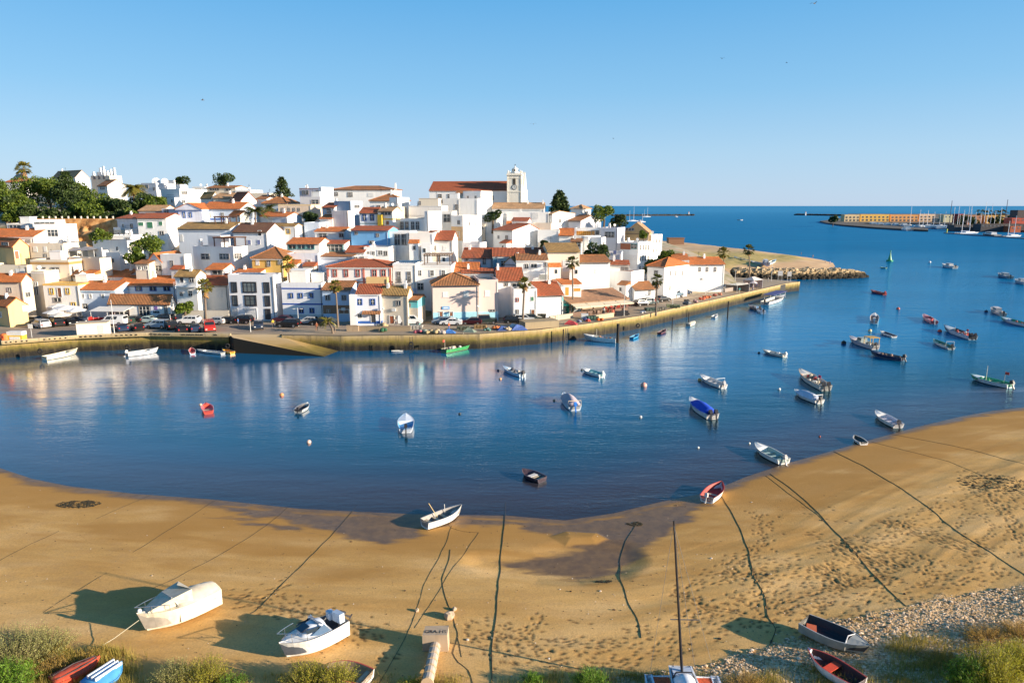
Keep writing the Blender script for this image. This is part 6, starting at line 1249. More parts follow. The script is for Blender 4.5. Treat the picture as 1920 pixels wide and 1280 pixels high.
# ---- buoys
bq = [('black round mooring buoy left of the grey fishing boat', 1582, 643, .45, (.02,.02,.02)), ('small black float at the bow of the cream skiff', 1423, 661, .22, (.02,.02,.02)), ('pale yellow round buoy between the two white boats', 1631, 620, .38, (.75,.6,.3)),
 ('salmon red buoy far up the river', 1684, 579, .42, (.6,.12,.08)), ('red buoy left of the large dark decked fishing boat', 1762, 621, .42, (.7,.08,.04)), ('small dark buoy beside the cream and rose boat', 1849, 584, .4, (.08,.08,.12)),
 ('big pink ball buoy right of centre', 1207, 723, .48, (.62,.32,.26)), ('small white float below the big pink buoy', 1201, 781, .2, (.7,.66,.62)), ('orange float at the bow of the gantry boat', 1312, 712, .3, (.75,.42,.12)),
 ('white float between the blue covered boat and the pale tarpaulin boat', 1461, 729, .22, (.78,.76,.72)), ('tiny white float above the green bench boat', 1405, 830, .14, (.8,.78,.72)), ('tiny white float left of the green bench boat', 1309, 838, .14, (.8,.78,.72)),
 ('pink float below the grey inflatable', 579, 828, .26, (.78,.52,.42)), ('orange float above left of the grey inflatable', 528, 740, .3, (.70,.28,.10)), ('tiny float by the little red boat', 376, 758, .2, (.6,.4,.3)),
 ('small dark float at the bow of the light blue boat', 934, 694, .2, (.12,.05,.04)), ('orange float just below the light blue boat', 938, 710, .22, (.7,.35,.15)), ('small dark float in the middle of the bay', 862, 775, .18, (.04,.04,.04)),
 ('small tan float left of the mauve tarpaulin boat', 1039, 750, .18, (.4,.28,.15)), ('dark float at the bow of the teal lined boat', 1091, 693, .2, (.05,.05,.05)), ('tiny reddish marker in the shallows on the right', 1537, 817, .12, (.4,.08,.06)),
 ('white float far out toward the marina', 1743, 492, .6, (.8,.8,.8))]
for lb, px, py, r_, c in bq:
    a = at(px, py, .1); m = MB(); m.ball((0, 0, r_*.35), r_, 14, 9, sz=.92); o = m.build('buoy', paint(c, .45), None, True, (a[0], a[1], 0)); tag(o, lb, 'buoy', 'mooring buoys')
    if r_ > .3: MB().tube([(0, 0, r_*1.2), (0, 0, r_*1.5)], .06, 6).build('ring', IRON, o)
def beacon():
    a = at(1668, 490, 0); r = empty('channel_marker', (a[0], a[1], 0)); tag(r, 'green conical channel marker floating in mid river', 'buoy'); g = paint((.02,.32,.16), .5)
    MB().tube([(0,0,-.3), (0,0,.7)], [1.5, 1.5], 14).build('float', g, r); MB().tube([(0,0,.7), (0,0,2.4), (0,0,4.6)], [.95, .5, .12], 8).build('tower', g, r); MB().tube([(0,0,4.6), (0,0,5.2)], .25, 8).build('lantern', g, r)
beacon()
# ------------------------------------------------------------------ vegetation
GR1 = leafmat((.035,.08,.006), (.17,.22,.02), .3); GR2 = leafmat((.015,.035,.008), (.07,.11,.018)); BARK = paint((.14,.10,.065), .9, .3, 5)
def leaf_cloud(m, c, rad, n, s, q, mi=0, flat=.8, shell=.55):
    for _ in range(n):
        while True:
            v = Vector((q.uniform(-1,1), q.uniform(-1,1), q.uniform(-1,1)))
            if .05 < v.length < 1: break
        rr = v.length**shell; v = v.normalized()*rr; p = Vector(c)+Vector((v.x*rad, v.y*rad, v.z*rad*flat))
        a = Vector((q.gauss(0,1), q.gauss(0,1), q.gauss(0,1))).normalized(); b = a.cross(Vector((q.gauss(0,1), q.gauss(0,1), q.gauss(0,1)))).normalized(); k = s*q.uniform(.6, 1.4)
        m.add([p-a*k-b*k*.5, p+a*k*.2-b*k*.7, p+a*k+b*k*.1, p-a*k*.1+b*k*.8], [(0,1,2,3)], mi)
def tree(label, px, py, Y, rad, mat=None, n=1500, s=.32, clumps=9, group=None, cat='tree', name='tree', flat=.75, zf=1.9, seed=0, zb=None):
    """px,py: centre of the crown in the photo, Y distance, rad crown radius in metres"""
    c = onY(px, py, Y); zb = max(hz(c[0], Y), c[2]-rad*zf-.6) if zb is None else zb; r = empty(name, (c[0], c[1], zb)); tag(r, label, cat, group); q = random.Random(int(px*7+py)+seed)
    hc = c[2]-zb; m = MB(); cl = []
    for i in range(clumps):
        a = q.uniform(0, 6.28); d = rad*q.uniform(.15, .72); z = hc+q.uniform(-.55, .6)*rad*flat; cl.append((d*math.cos(a), d*math.sin(a), z)); leaf_cloud(m, cl[-1], rad*q.uniform(.32, .5), n//clumps, s, q)
    m.build('crown', mat or GR1, r)
    t = MB(); t.tube([(0,0,min(-1, hc-rad*2)), (.1*rad, 0, hc*.4), (0, .05*rad, max(hc*.8, .3))], [.12*rad**.7+.08, .09*rad**.7+.05, .05], 7)
    for p in cl[:5]: t.tube([(0, 0, hc*.5), (p[0]*.5, p[1]*.5, lerp(hc*.5, p[2], .6)), p], [.06*rad**.7, .05, .02], 5)
    t.build('trunk', BARK, r); return r
TG = 'trees on the left hillside'
for i, (px, py, Y, rad, mt) in enumerate([(8,352,228,8,0),(30,372,215,7,0),(62,392,205,4.5,1),(60,352,232,8.5,0),(88,350,236,8,0),(112,362,226,6,1),(142,372,222,6.5,1),(150,356,232,7,0),(172,372,224,6,0),(190,382,216,5,0),(150,392,206,5,0),(176,394,206,4.5,0),(210,380,216,5,1),(232,385,212,5,1),(262,376,216,6,1),(285,376,214,5,0),(240,398,200,3.6,0),(215,398,202,3.4,1),(92,398,204,4,1),(22,396,204,4,0),(130,398,206,3.6,1),(5,375,214,6,1)]):
    lab = ['round bright green tree at the left edge of the hillside grove','spreading green tree under the lone tall palm','dark bush above the white glazed house','tall bright crown below the lone tall palm','broad sunlit crown at the top of the grove','shaded tree just below the tan roofed house','dark tree in the middle of the grove under the conifer','leafy crown directly left of the sunlit gable house','green crown at the right shoulder of the grove','small round tree sloping down towards the balustrade','low sunlit bush in front of the dark middle tree','bright low bush above the balustrade posts','dark tree below the white veranda house','shaded tree left of the golden fan palm','dense dark tree below the golden fan palm','sunlit tree next to the big blue shaded house','low bush near the red roofed cream house','dark low bush at the right end of the balustrade','dark scrub at the left end of the balustrade','garden shrub above the low left houses','dark shrub behind the centre of the balustrade','shaded tree low at the far left edge'][i]
    tree(lab, px, py+7, Y, rad*.8, (GR1, GR2)[mt], int(1500+rad*300), .27, 13, TG)
for a in [('round dark tree on the skyline above the village', 420, 342, 252, 5.0, GR2), ('bushy green tree below the cream house with green shutters', 283, 457, 160, 3.8, GR1), ('small leafy tree beside the white two storey house', 258, 480, 154, 2.6, GR1), ('young tree above the parked white car by the quay road', 345, 576, 137, 1.9, GR1),
          ('clump of shrubs beside the grey white block', 187, 443, 162, 2.4, GR1), ('dark bush on the terrace below the church', 923, 403, 196, 2.6, GR2), ('green garden bushes behind the long blank house', 1118, 470, 175, 3.2, GR2), ('bright bushy tree against the sea right of the pyramid roof', 1131, 403, 212, 4.0, GR1), ('dark shrubs on the slope right of the bright sea tree', 1160, 416, 206, 3.0, GR2),
          ('small green bush in a roof garden on the right slope', 1207, 440, 194, 1.7, GR1), ('dark green bush at the foot of the terraced apartment house', 1222, 500, 178, 3.0, GR2), ('green shrub beside the white corner house', 1250, 480, 186, 2.2, GR1), ('little bush between white gables below the church', 1018, 458, 182, 1.5, GR2), ('shrub with pink bloom beside the pink cream villa', 582, 408, 186, 3.0, GR2), ('dry green shrub left of the cream skyline wall', 342, 342, 262, 3.2, GR2)]:
    tree(a[0], a[1], a[2], a[3], a[4], a[5], 1500, .26, 9, zf=.5)
def conifer(label, px, py0, py1, Y, rad, kind, mat):
    b = onY(px, py1, Y); t = onY(px, py0, Y); zb = hz(b[0], Y); r = empty('pine_tree' if kind == 'pine' else 'cypress_tree', (b[0], Y, zb)); tag(r, label, 'tree'); q = random.Random(int(px)); H0 = b[2]-zb; H1 = t[2]-zb
    m = MB(); tr = MB().tube([(0,0,-2), (0,0,H1*.98)], [.35, .04], 7); tiers = 14 if kind == 'pine' else 26
    for i in range(tiers):
        f = i/tiers; z = lerp(H0, H1, f); rr = rad*(1-f)**(.8 if kind == 'pine' else .55)*(1 if kind == 'pine' else min(1, .55+f*3))+.15
        nb = 9 if kind == 'pine' else 10
        for k in range(nb):
            a = q.uniform(0, 6.28); L_ = rr*q.uniform(.75, 1.1); 
            if kind == 'pine': tr.tube([(0,0,z), (L_*math.cos(a), L_*math.sin(a), z+L_*.12)], [.05, .02], 4, cap=False)
            for j in range(7 if kind == 'pine' else 9):
                d = L_*(.25+.75*q.random()); leaf_cloud(m, (d*math.cos(a)+q.gauss(0,.12), d*math.sin(a)+q.gauss(0,.12), z+d*.12+q.gauss(0,.08 if kind=='pine' else .3)), .34, 3, .22 if kind == 'pine' else .3, q)
    m.build('crown', mat, r); tr.build('trunk', BARK, r)
conifer('tall tiered pine rising above the roofs on the skyline', 530, 331, 369, 218, 3.4, 'pine', GR2)
conifer('dark pointed cypress beside the church', 1049, 360, 404, 222, 3.6, 'cyp', GR2)
conifer('dark conifer spreading in front of the tan roofed hillside house', 128, 324, 372, 226, 3.6, 'cyp', GR2)
FAN1 = leafmat((.08,.10,.015), (.32,.26,.04), .3); FAN2 = leafmat((.03,.05,.012), (.16,.16,.03), .3); DRY = paint((.34,.19,.07), .9, .3, 6); PTR = paint((.20,.15,.11), .9, .25, 6)
def palm(label, bx_, by_, tx, ty, zb, crown=1.5, fan=FAN1, tr=.2, n=46, Y=None, kind='fan', skirt=1.0, group='palm trees along the waterfront'):
    a = at(bx_, by_, zb) if Y is None else (onY(bx_, by_, Y)[0], Y, zb)
    t = onY(tx, ty, a[1]); r = empty('palm_tree', a); tag(r, label, 'palm tree', group); q = random.Random(int(bx_*3+ty)); T = Vector((t[0]-a[0], 0, t[2]-zb)); 
    bend = T.x*.3; pts = [(0,0,-.5), (T.x*.22-bend*.15, 0, T.z*.33), (T.x*.55-bend*.1, 0, T.z*.66), (T.x, 0, T.z)]
    MB().tube(pts, [tr*1.35, tr, tr*.9, tr*.85], 9).build('trunk', PTR, r)
    m = MB(); sk = MB()
    for i in range(n):
        a_ = q.uniform(0, 6.28); el = q.uniform(-.75, 1.45)
        if kind == 'fan':
            L1 = crown*q.uniform(.42, .62); d = Vector((math.cos(a_)*math.cos(el), math.sin(a_)*math.cos(el), math.sin(el))); c0 = T; c1 = T+d*L1
            sd = d.cross(Vector((0,0,1))).normalized() if abs(d.z) < .98 else Vector((1,0,0)); up = sd.cross(d); R_ = crown*q.uniform(.42, .55)
            m.add([c0-sd*.02, c0+sd*.02, c1+sd*.02, c1-sd*.02], [(0,1,2,3)])
            k = 9
            for j in range(k):
                th = lerp(-1.35, 1.35, (j+.5)/k); dd = (d*math.cos(th)+sd*math.sin(th)); ln = R_*(1-.25*abs(th)/1.35)*q.uniform(.85, 1.1)
                tip = c1+dd*ln-Vector((0,0,1))*ln*.28; w_ = dd.cross(up).normalized()*ln*.13
                m.add([c1, c1+dd*ln*.55+w_+up*.03, tip, c1+dd*ln*.55-w_-up*.03], [(0,1,2,3)])
        else:
            L1 = crown*q.uniform(.85, 1.2); d = Vector((math.cos(a_), math.sin(a_), 0)); sd = Vector((-d.y, d.x, 0)); P0 = T.copy(); pr = None
            for j in range(9):
                u = (j+1)/9; p = T+d*L1*u*math.cos(el*.4)+Vector((0,0,1))*L1*(math.sin(max(el, -.1))*u*.8-.62*u*u)
                for s_ in (-1, 1):
                    for h2 in (0, .5):
                        o = P0.lerp(p, h2); tip = o+(sd*s_*.9+d*.5-Vector((0,0,.5)))*crown*.20*(1.2-u*.6); m.add([o, o+(p-P0)*.35, tip], [(0,1,2)])
                P0 = p
    m.build('fronds', fan, r)
    if skirt:
        for i in range(46):
            a_ = q.uniform(0, 6.28); o = T+Vector((math.cos(a_)*tr*.8, math.sin(a_)*tr*.8, -q.uniform(0, skirt))); e = o+Vector((math.cos(a_)*crown*.3, math.sin(a_)*crown*.3, -q.uniform(.3, .7)*crown)); s_ = Vector((-math.sin(a_), math.cos(a_), 0))*.12
            sk.add([o-s_*.4, o+s_*.4, e+s_, e-s_], [(0,1,2,3)])
        sk.build('dead_fronds', DRY, r)
    return r
palm('tall slender palm in front of the blue striped white house', 549, 600, 539, 492, QZ, 1.75, FAN1, .19)
palm('slim golden palm in front of the pale blue house', 634, 613, 629, 536, QZ, 1.45, FAN1, .17, skirt=.6)
palm('stout palm with a shaggy brown skirt left of the modern building', 387, 603, 384, 536, QZ, 1.9, FAN1, .22, skirt=1.6)
palm('short palm leaning on the quay edge by the bench', 625, 625, 613, 600, QZ, 1.9, FAN1, .2, n=30, kind='feather', skirt=0)
palm('small palm in front of the sand coloured house', 872, 592, 871, 576, QZ, 1.25, FAN2, .34, n=34, skirt=.3)
palm('palm in front of the white house with pink shutters', 980, 611, 984, 531, QZ, 1.55, FAN1, .2)
palm('tall dark crowned palm beside the long blank white house', 1074, 591, 1073, 492, QZ, 1.7, FAN2, .18, skirt=.5)
palm('lower palm near the waterfront cars on the right', 1230, 588, 1232, 525, QZ, 1.6, FAN2, .17)
palm('upper palm before the white corner house', 1246, 556, 1246, 497, QZ, 2.0, FAN1, .18, skirt=1.2)
palm('palm at the end wall of the long white end house', 1357, 521, 1357, 474, QZ, 2.4, FAN1, .2, skirt=1.0)
palm('thin palm standing alone near the pier', 1405, 526, 1404, 469, QZ, 2.2, FAN2, .2, skirt=.4)
palm('lone tall fan palm on the left skyline', 45, 345, 44, 316, 27, 3.6, FAN1, .5, Y=290, skirt=3.5, n=60, group='palms on the hill')
palm('broad golden palm among the hillside houses', 250, 380, 251, 352, 22, 4.4, FAN1, .5, Y=236, kind='feather', n=110, skirt=1.5, group='palms on the hill')
palm('dark garden palm left of the pair of white rooms', 478, 415, 478, 394, 12, 3.6, FAN2, .25, Y=180, kind='feather', n=60, skirt=0, group='palms on the hill')
palm('second dark garden palm further right against the bluish wall', 505, 412, 505, 388, 14, 2.6, FAN2, .2, Y=190, kind='feather', n=50, skirt=0, group='palms on the hill')
palm('small bright palm left of the white two storey house', 192, 470, 188, 440, 9, 1.8, FAN1, .2, Y=163, n=40, skirt=.4, group='palms on the hill')
# ---- foreground shrubs, reeds and grass
SHR = [leafmat((.24,.27,.06), (.62,.58,.22), .4), leafmat((.20,.24,.02), (.62,.54,.05), .4), leafmat((.06,.16,.01), (.24,.40,.03), .35), leafmat((.34,.20,.03), (.72,.48,.12), .35)]
def shrub(label, px, py, rad, hgt, mt, n=3800, s=.04, name='shrub'):
    a = atg(px, py); r = empty(name, (a[0], a[1], a[2])); tag(r, label, 'shrub'); q = random.Random(int(px)+int(py)); m = MB(); st = MB(); ns = int(n/26); reed = mt == 3 or s > .06
    for i in range(ns):
        an = q.uniform(0, 6.28); d = rad*math.sqrt(q.random())*q.choice((.6, .9, 1.05)); x, y = d*math.cos(an), d*math.sin(an); top = hgt*(1-.55*min(1, d/rad)**2)*q.uniform(.45, 1.2)
        o = Vector((x*.55, y*.55, 0)); e = Vector((x+q.gauss(0,.1)+x*.15, y+q.gauss(0,.1), top)); k = 26; st.tube([o, o.lerp(e,.55)+Vector((0,0,.06)), e], [.008,.006,.003], 3, cap=False)
        for j in range(k):
            f = .15+.85*(j+q.random())/k; p = o.lerp(e, f)+Vector((q.gauss(0,.03), q.gauss(0,.03), .06*math.sin(f*3)))
            v_ = Vector((q.gauss(0,1), q.gauss(0,1), q.uniform(.3, 1.6) if reed else q.gauss(.4,.8))).normalized()*s*q.uniform(.8,1.9)*(1.6 if reed else 1); w_ = v_.cross(Vector((q.gauss(0,1), q.gauss(0,1), q.gauss(0,1)))).normalized()*s*(.16 if reed else .42)
            m.add([p-w_*.4, p+v_*.5-w_, p+v_, p+v_*.5+w_], [(0,1,2,3)])
    m.build('leaves', SHR[mt], r); st.build('stems', BARK, r); return r
shrub('large pale olive bush at the bottom left corner', 25, 1245, 2.5, 2.0, 0, 18000)
shrub('pale green bush above the red shell at the left', 78, 1228, 1.8, 1.35, 0, 9000)
shrub('bright green leafy plant in the left bottom corner', 20, 1292, 1.3, 1.5, 2, 7000, .09)
shrub('golden dry scrub between the olive bush and the red shell', 105, 1262, 1.4, .9, 3, 6000)
shrub('dry golden scrub behind the red shell', 165, 1240, 1.3, .55, 3, 5000)
shrub('greyish green bush left of the cabin cruiser at the bottom', 330, 1285, 1.3, 1.35, 0, 9000)
shrub('yellow green bush with feathery tips at the bottom', 385, 1282, 1.3, 1.5, 1, 9000)
shrub('dark low bush right of the feathery tips', 432, 1290, 1.0, .7, 2, 4500)
shrub('yellow green bush below the cabin cruiser', 575, 1286, 1.3, 1.3, 1, 9000)
shrub('bushy yellow green shrub hiding the red rimmed boat', 630, 1288, 1.3, 1.3, 1, 9000)
shrub('low shrub left of the concrete pipe', 770, 1292, .9, .55, 1, 3800)
shrub('small sprig of reeds right of the long chain', 1000, 1285, .7, .6, 2, 2500, .07)
shrub('tuft of reeds left of the trimaran', 1105, 1290, 1.1, 1.0, 2, 5000, .07)
shrub('tuft of golden reeds right of the trimaran', 1400, 1292, 1.2, .9, 3, 4500)
shrub('tall green cane clump at the bottom right', 1860, 1285, 1.6, 2.1, 1, 11000, .075)
shrub('green cane clump left of the tallest clump', 1810, 1288, 1.1, 1.5, 2, 7000, .08)
shrub('broad yellow green cane clump in the right corner', 1912, 1262, 1.4, 1.8, 1, 9000, .075)
shrub('golden dry shrub on the shingle at the right', 1850, 1200, 1.6, .6, 3, 6000)
shrub('golden dry shrub near the right edge of the shingle', 1910, 1190, 1.3, .7, 3, 5000)
shrub('low brown scrub left of the golden shrubs', 1760, 1240, 1.2, .35, 3, 3000)
def grass():
    q = random.Random(4); m = MB()
    regs = [((0,1215),(240,1280),1.0,9000), ((240,1262),(1000,1280),.5,4500), ((1000,1262),(1650,1280),.8,5000), ((1680,1190),(1920,1280),.7,7000), ((1500,1250),(1720,1280),.5,2500)]
    for (x0, y0), (x1, y1), h, n in regs:
        cl = [(q.uniform(x0, x1), q.uniform(y0, y1+25)) for _ in range(60)]
        for i in range(n):
            c = q.choice(cl); a = atg_fast(c[0]+q.gauss(0,14), min(1300, max(y0, c[1]+q.gauss(0,6)))); z = CACHE(a); hh = h*q.uniform(.2, .8); an = q.uniform(0, 6.28); w_ = .012; lx, ly = q.gauss(0,.18)*hh, q.gauss(0,.18)*hh
            m.add([(a[0]-w_*math.cos(an), a[1]-w_*math.sin(an), z-.03), (a[0]+w_*math.cos(an), a[1]+w_*math.sin(an), z-.03), (a[0]+lx, a[1]+ly, z+hh)], [(0,1,2)])
    o = m.build('grass', leafmat((.22,.20,.03), (.55,.42,.10), .35)); tag(o, None, None, None, 'stuff')
_gx = np.linspace(-35, 40, 151); _gy = np.linspace(22, 48, 53); _GY, _GX = np.meshgrid(_gy, _gx, indexing='ij'); _GZ = beach_h(_GX, _GY)
def CACHE(a):
    i = min(51, max(0, int((a[1]-22)/.5))); j = min(149, max(0, int((a[0]+35)/.5))); return float(_GZ[i, j])
grass()
def pebbles():
    q = random.Random(9); m = MB(); P = GRAVEL[:12]; n = 0
    while n < 4200:
        px = q.uniform(1130, 1930); py = q.uniform(1095, 1290); a = atg_fast(px, py)
        if not bool(inside(np.array([[a[0], a[1]]]), GRAVEL)[0]): continue
        z = CACHE(a); s = q.uniform(.03, .10)*(1+.8*(q.random() < .08)); m.ball((a[0], a[1], z+s*.2), s, 5, 3, sz=.6, sy=q.uniform(.6,1), jit=.2, rnd=q); n += 1
    mt, t, p, o_ = newmat('pebble'); gm = N(t, 'ShaderNodeNewGeometry'); L(t, ramp(t, gm.outputs['Random Per Island'], [(0, (.22,.15,.09)), (.4, (.50,.36,.22)), (1, (.80,.64,.46))]).outputs[0], p.inputs['Base Color']); p.inputs['Roughness'].default_value = .8
    o = m.build('shingle', mt); tag(o, None, None, None, 'stuff')
pebbles()
def litter():
    q = random.Random(21); m = MB()
    for i in range(1500):
        px, py = (q.uniform(0, 1920), q.uniform(900, 1275)) if i % 3 else (q.gauss(1500, 260), q.gauss(1110, 60)-0); a = atg_fast(min(1930, max(-10, px)), min(1285, max(880, py)))
        if float(shore_d(np.array([[a[0], a[1]]]))[0]) < .6: continue
        z = gz(a[0], a[1]) if a[1] > 47.5 else CACHE(a); s = q.uniform(.015, .05)*(1+1.6*(q.random() < .04)); m.ball((a[0], a[1], z+s*.15), s, 5, 3, sz=.5, sy=q.uniform(.3, 1), jit=.3, rnd=q)
    mt, t, p, o_ = newmat('tide_litter'); gm = N(t, 'ShaderNodeNewGeometry'); L(t, ramp(t, gm.outputs['Random Per Island'], [(0, (.03,.02,.01)), (.6, (.10,.06,.03)), (.8, (.45,.35,.24)), (1, (.75,.7,.62))]).outputs[0], p.inputs['Base Color'])
    tag(m.build('tide_litter', mt), None, None, None, 'stuff')
litter()
def weed(label, px, py, rx, ry, n=260):
    q = random.Random(int(px)); a = atg(px, py); m = MB()
    for i in range(n):
        t = q.uniform(0, 6.28); d = math.sqrt(q.random()); x, y = d*rx*math.cos(t), d*ry*math.sin(t); z = gz(a[0]+x, a[1]+y)-a[2]; m.ball((x, y, z+.01), q.uniform(.04, .13), 5, 3, sz=.35, jit=.3, rnd=q)
    o = m.build('seaweed', paint((.05,.035,.012), .9, .4, 9), None, False, a); tag(o, label, 'seaweed', None, 'stuff')
weed('heap of dark brown seaweed on the sand at the left', 148, 945, 1.9, .8)
weed('scattered weedy stones in the shallows', 1072, 950, 2.2, 1.2, 70); weed('seaweed tangle where a chain meets the wet sand', 1190, 982, .7, .35, 60)
weed('dark weed strewn on the sand near the right edge', 1872, 905, 3.6, 2.2, 230); weed('small dark weed patch on the sand', 1132, 1090, .6, .25, 40)
# ---- chains and ropes across the sand
CHN = paint((.045,.035,.022), .85, .4, 20); ROPE = paint((.30,.18,.08), .85, .3, 20)
def rope(label, pts, r_=.035, mat=None, cat='rope', name='mooring_rope', amp=.06):
    mat = CHN; r_ *= .48
    W_ = [atg(x, y) if y > 800 else at(x, y, 0.02) for x, y in pts]; P_ = []; amp *= .6; q = random.Random(int(pts[0][0]))
    for a, b in zip(W_, W_[1:]):
        n = max(2, int(math.dist(a[:2], b[:2])/.5))
        for i in range(n): t = i/n; P_.append([lerp(a[0], b[0], t), lerp(a[1], b[1], t)])
    P_.append(list(W_[-1][:2])); pa = np.array(P_); pa[:, 0] += (vnoise(pa[:, 0]*.9+3, pa[:, 1]*.9)-.5)*amp*4; pa[:, 1] += (vnoise(pa[:, 0]*1.1+9, pa[:, 1]*1.3+5)-.5)*amp*4
    for k in range(1, len(pa)-1): pa[k] = (pa[k-1]+2*pa[k]+pa[k+1])/4
    z = beach_h(pa[:, 0], pa[:, 1]); m = MB().tube([(x, y, max(zz, -.02)+r_*.55) for (x, y), zz in zip(pa, z)], r_, 6)
    o = m.build(name, mat); tag(o, label, cat, 'mooring lines across the beach'); return o
rope('thick dark chain running straight down the middle of the beach', [(948,945),(946,985),(940,1040),(936,1085),(934,1095),(930,1140),(925,1190),(922,1240),(921,1290)], .05)
rope('chain curving from the waterline to the footprints left of the cruiser', [(670,948),(625,1000),(575,1050),(520,1105),(478,1147),(470,1150)], .035)
rope('thin line from the left bay edge past the cream boat stern', [(547,945),(500,985),(430,1030),(330,1083),(285,1102)], .022, ROPE)
rope('short faint line on the left sand above the cream boat', [(407,936),(330,985),(250,1035)], .02, ROPE)
rope('faint line running left from the waterline at the far left', [(292,924),(230,950),(180,972)], .02, ROPE)
rope('faint line at the left edge below the seaweed', [(112,995),(60,1018),(0,1050)], .02, ROPE)
rope('taut line ending in the shadow of the cream boat', [(200,1073),(160,1098),(120,1122),(80,1148)], .022)
rope('brown rope from the stranded rowing boat past the left side of the pipe head', [(846,985),(840,1010),(815,1060),(792,1100),(785,1130),(770,1175),(738,1235),(708,1285)], .026, ROPE)
rope('brown rope crossing behind the pipe head from the right', [(898,998),(865,1045),(838,1078),(818,1115),(795,1150),(777,1176)], .024, ROPE)
rope('short rope joining the rowing boat to the crossing rope', [(840,975),(842,990),(870,997),(898,998)], .02, ROPE)
rope('dark kinked chain past the right side of the pipe head', [(845,1030),(841,1055),(827,1085),(830,1105),(843,1135),(850,1160),(860,1185),(856,1200),(846,1225),(860,1242),(880,1255),(888,1290)], .035)
rope('loose chain tail right of the pipe head', [(857,1195),(862,1215),(866,1232)], .03)
rope('dark chain running from the pool to the footprints', [(1197,978),(1172,1015),(1162,1055),(1163,1085),(1178,1130),(1195,1160),(1202,1196)], .045)
rope('dark chain from the red rimmed white boat to the grey dinghy', [(1353,930),(1385,985),(1405,1035),(1413,1078),(1435,1120),(1440,1158),(1458,1180),(1440,1215),(1425,1285)], .045)
rope('chain ending at the edge of the shingle', [(1443,888),(1482,915),(1525,952),(1580,1010),(1640,1080),(1700,1136)], .045)
rope('second strand twisted beside the shingle chain near the water', [(1436,892),(1480,926),(1530,962),(1560,990)], .03)
rope('long chain slanting to the right edge below the trampled sand', [(1562,846),(1620,874),(1690,915),(1740,950),(1800,1000),(1855,1032),(1930,1083)], .045)
rope('brown line slanting to the right edge above the dark weed', [(1635,828),(1700,845),(1780,865),(1840,890),(1930,928)], .028, ROPE)
rope('uppermost dark line slanting to the right edge', [(1672,814),(1750,828),(1830,845),(1930,872)], .035)
def bowline():
    a = atg(165, 1226); b = atg(264, 1190); MBx = MB().tube([(a[0],a[1],a[2]+.03), (lerp(a[0],b[0],.5), lerp(a[1],b[1],.5), lerp(a[2],b[2]+.9,.45)), (b[0], b[1], b[2]+1.0)], .018, 5); tag(MBx.build('bow_line', paint((.6,.55,.4))), 'pale bow line of the cream boat tied in the scrub', 'rope')
bowline()
def pipe():
    a = atg(818, 1212); b = atg(803, 1292); r = empty('outfall_pipe', (a[0], a[1], a[2])); tag(r, 'concrete outfall pipe with a painted block head on the sand', 'pipe'); q = random.Random(2)
    M = wallmat((.50,.38,.26), .25); m = MB(); m.add([(-.75,-.45,.0),(.75,-.45,.0),(.75,.45,.0),(-.75,.45,.0),(-.74,-.42,1.05),(.70,-.44,1.08),(.72,.42,1.12),(-.66,.40,1.1)], [(0,3,2,1),(4,5,6,7),(0,1,5,4),(1,2,6,5),(2,3,7,6),(3,0,4,7)])
    hd = m.build('head_block', M, r); v = [Vector((p.co)) for p in hd.data.vertices]
    cu = bpy.data.curves.new('lettering', 'FONT'); cu.body = 'GRA-HS'; cu.size = .36; cu.extrude = .004; cu.align_x = 'CENTER'
    to = bpy.data.objects.new('lettering', cu); col.objects.link(to); bpy.context.view_layer.update(); dg = bpy.context.evaluated_depsgraph_get()
    tm = bpy.data.meshes.new_from_object(to.evaluated_get(dg)); bpy.data.objects.remove(to); tm.materials.clear(); tm.materials.append(paint((.05,.04,.035), .9)); t = bpy.data.objects.new('lettering', tm); col.objects.link(t); t.parent = hd; t.location = (0, -.25, 1.085); t.rotation_euler = (R(3), 0, 0)
    d = Vector((b[0]-a[0], b[1]-a[1], b[2]-a[2]+.25)); n = 6
    for i in range(n):
        p0 = Vector((0, -.3, .35))+d*(i/n); p1 = Vector((0, -.3, .35))+d*((i+.98)/n); MB().tube([p0, p1], [.30, .30], 14).build('pipe_segment', wallmat((.46,.40,.34), .2), r)
        MB().tube([p1-d.normalized()*.1, p1+d.normalized()*.05], .335, 14).build('collar', wallmat((.55,.40,.25), .2), r)
    for lb, px, py, s in (('broken concrete lump above the pipe head', 842, 1158, .36), ('small stone left of the pipe ropes', 782, 1145, .14), ('light stone at the chain knot', 852, 1143, .16)):
        c = atg(px, py); m = MB().ball((0,0,s*.4), s, 7, 5, sz=.8, jit=.25, rnd=q); tag(m.build('stone', M, None, False, c), lb, 'stone')
pipe()
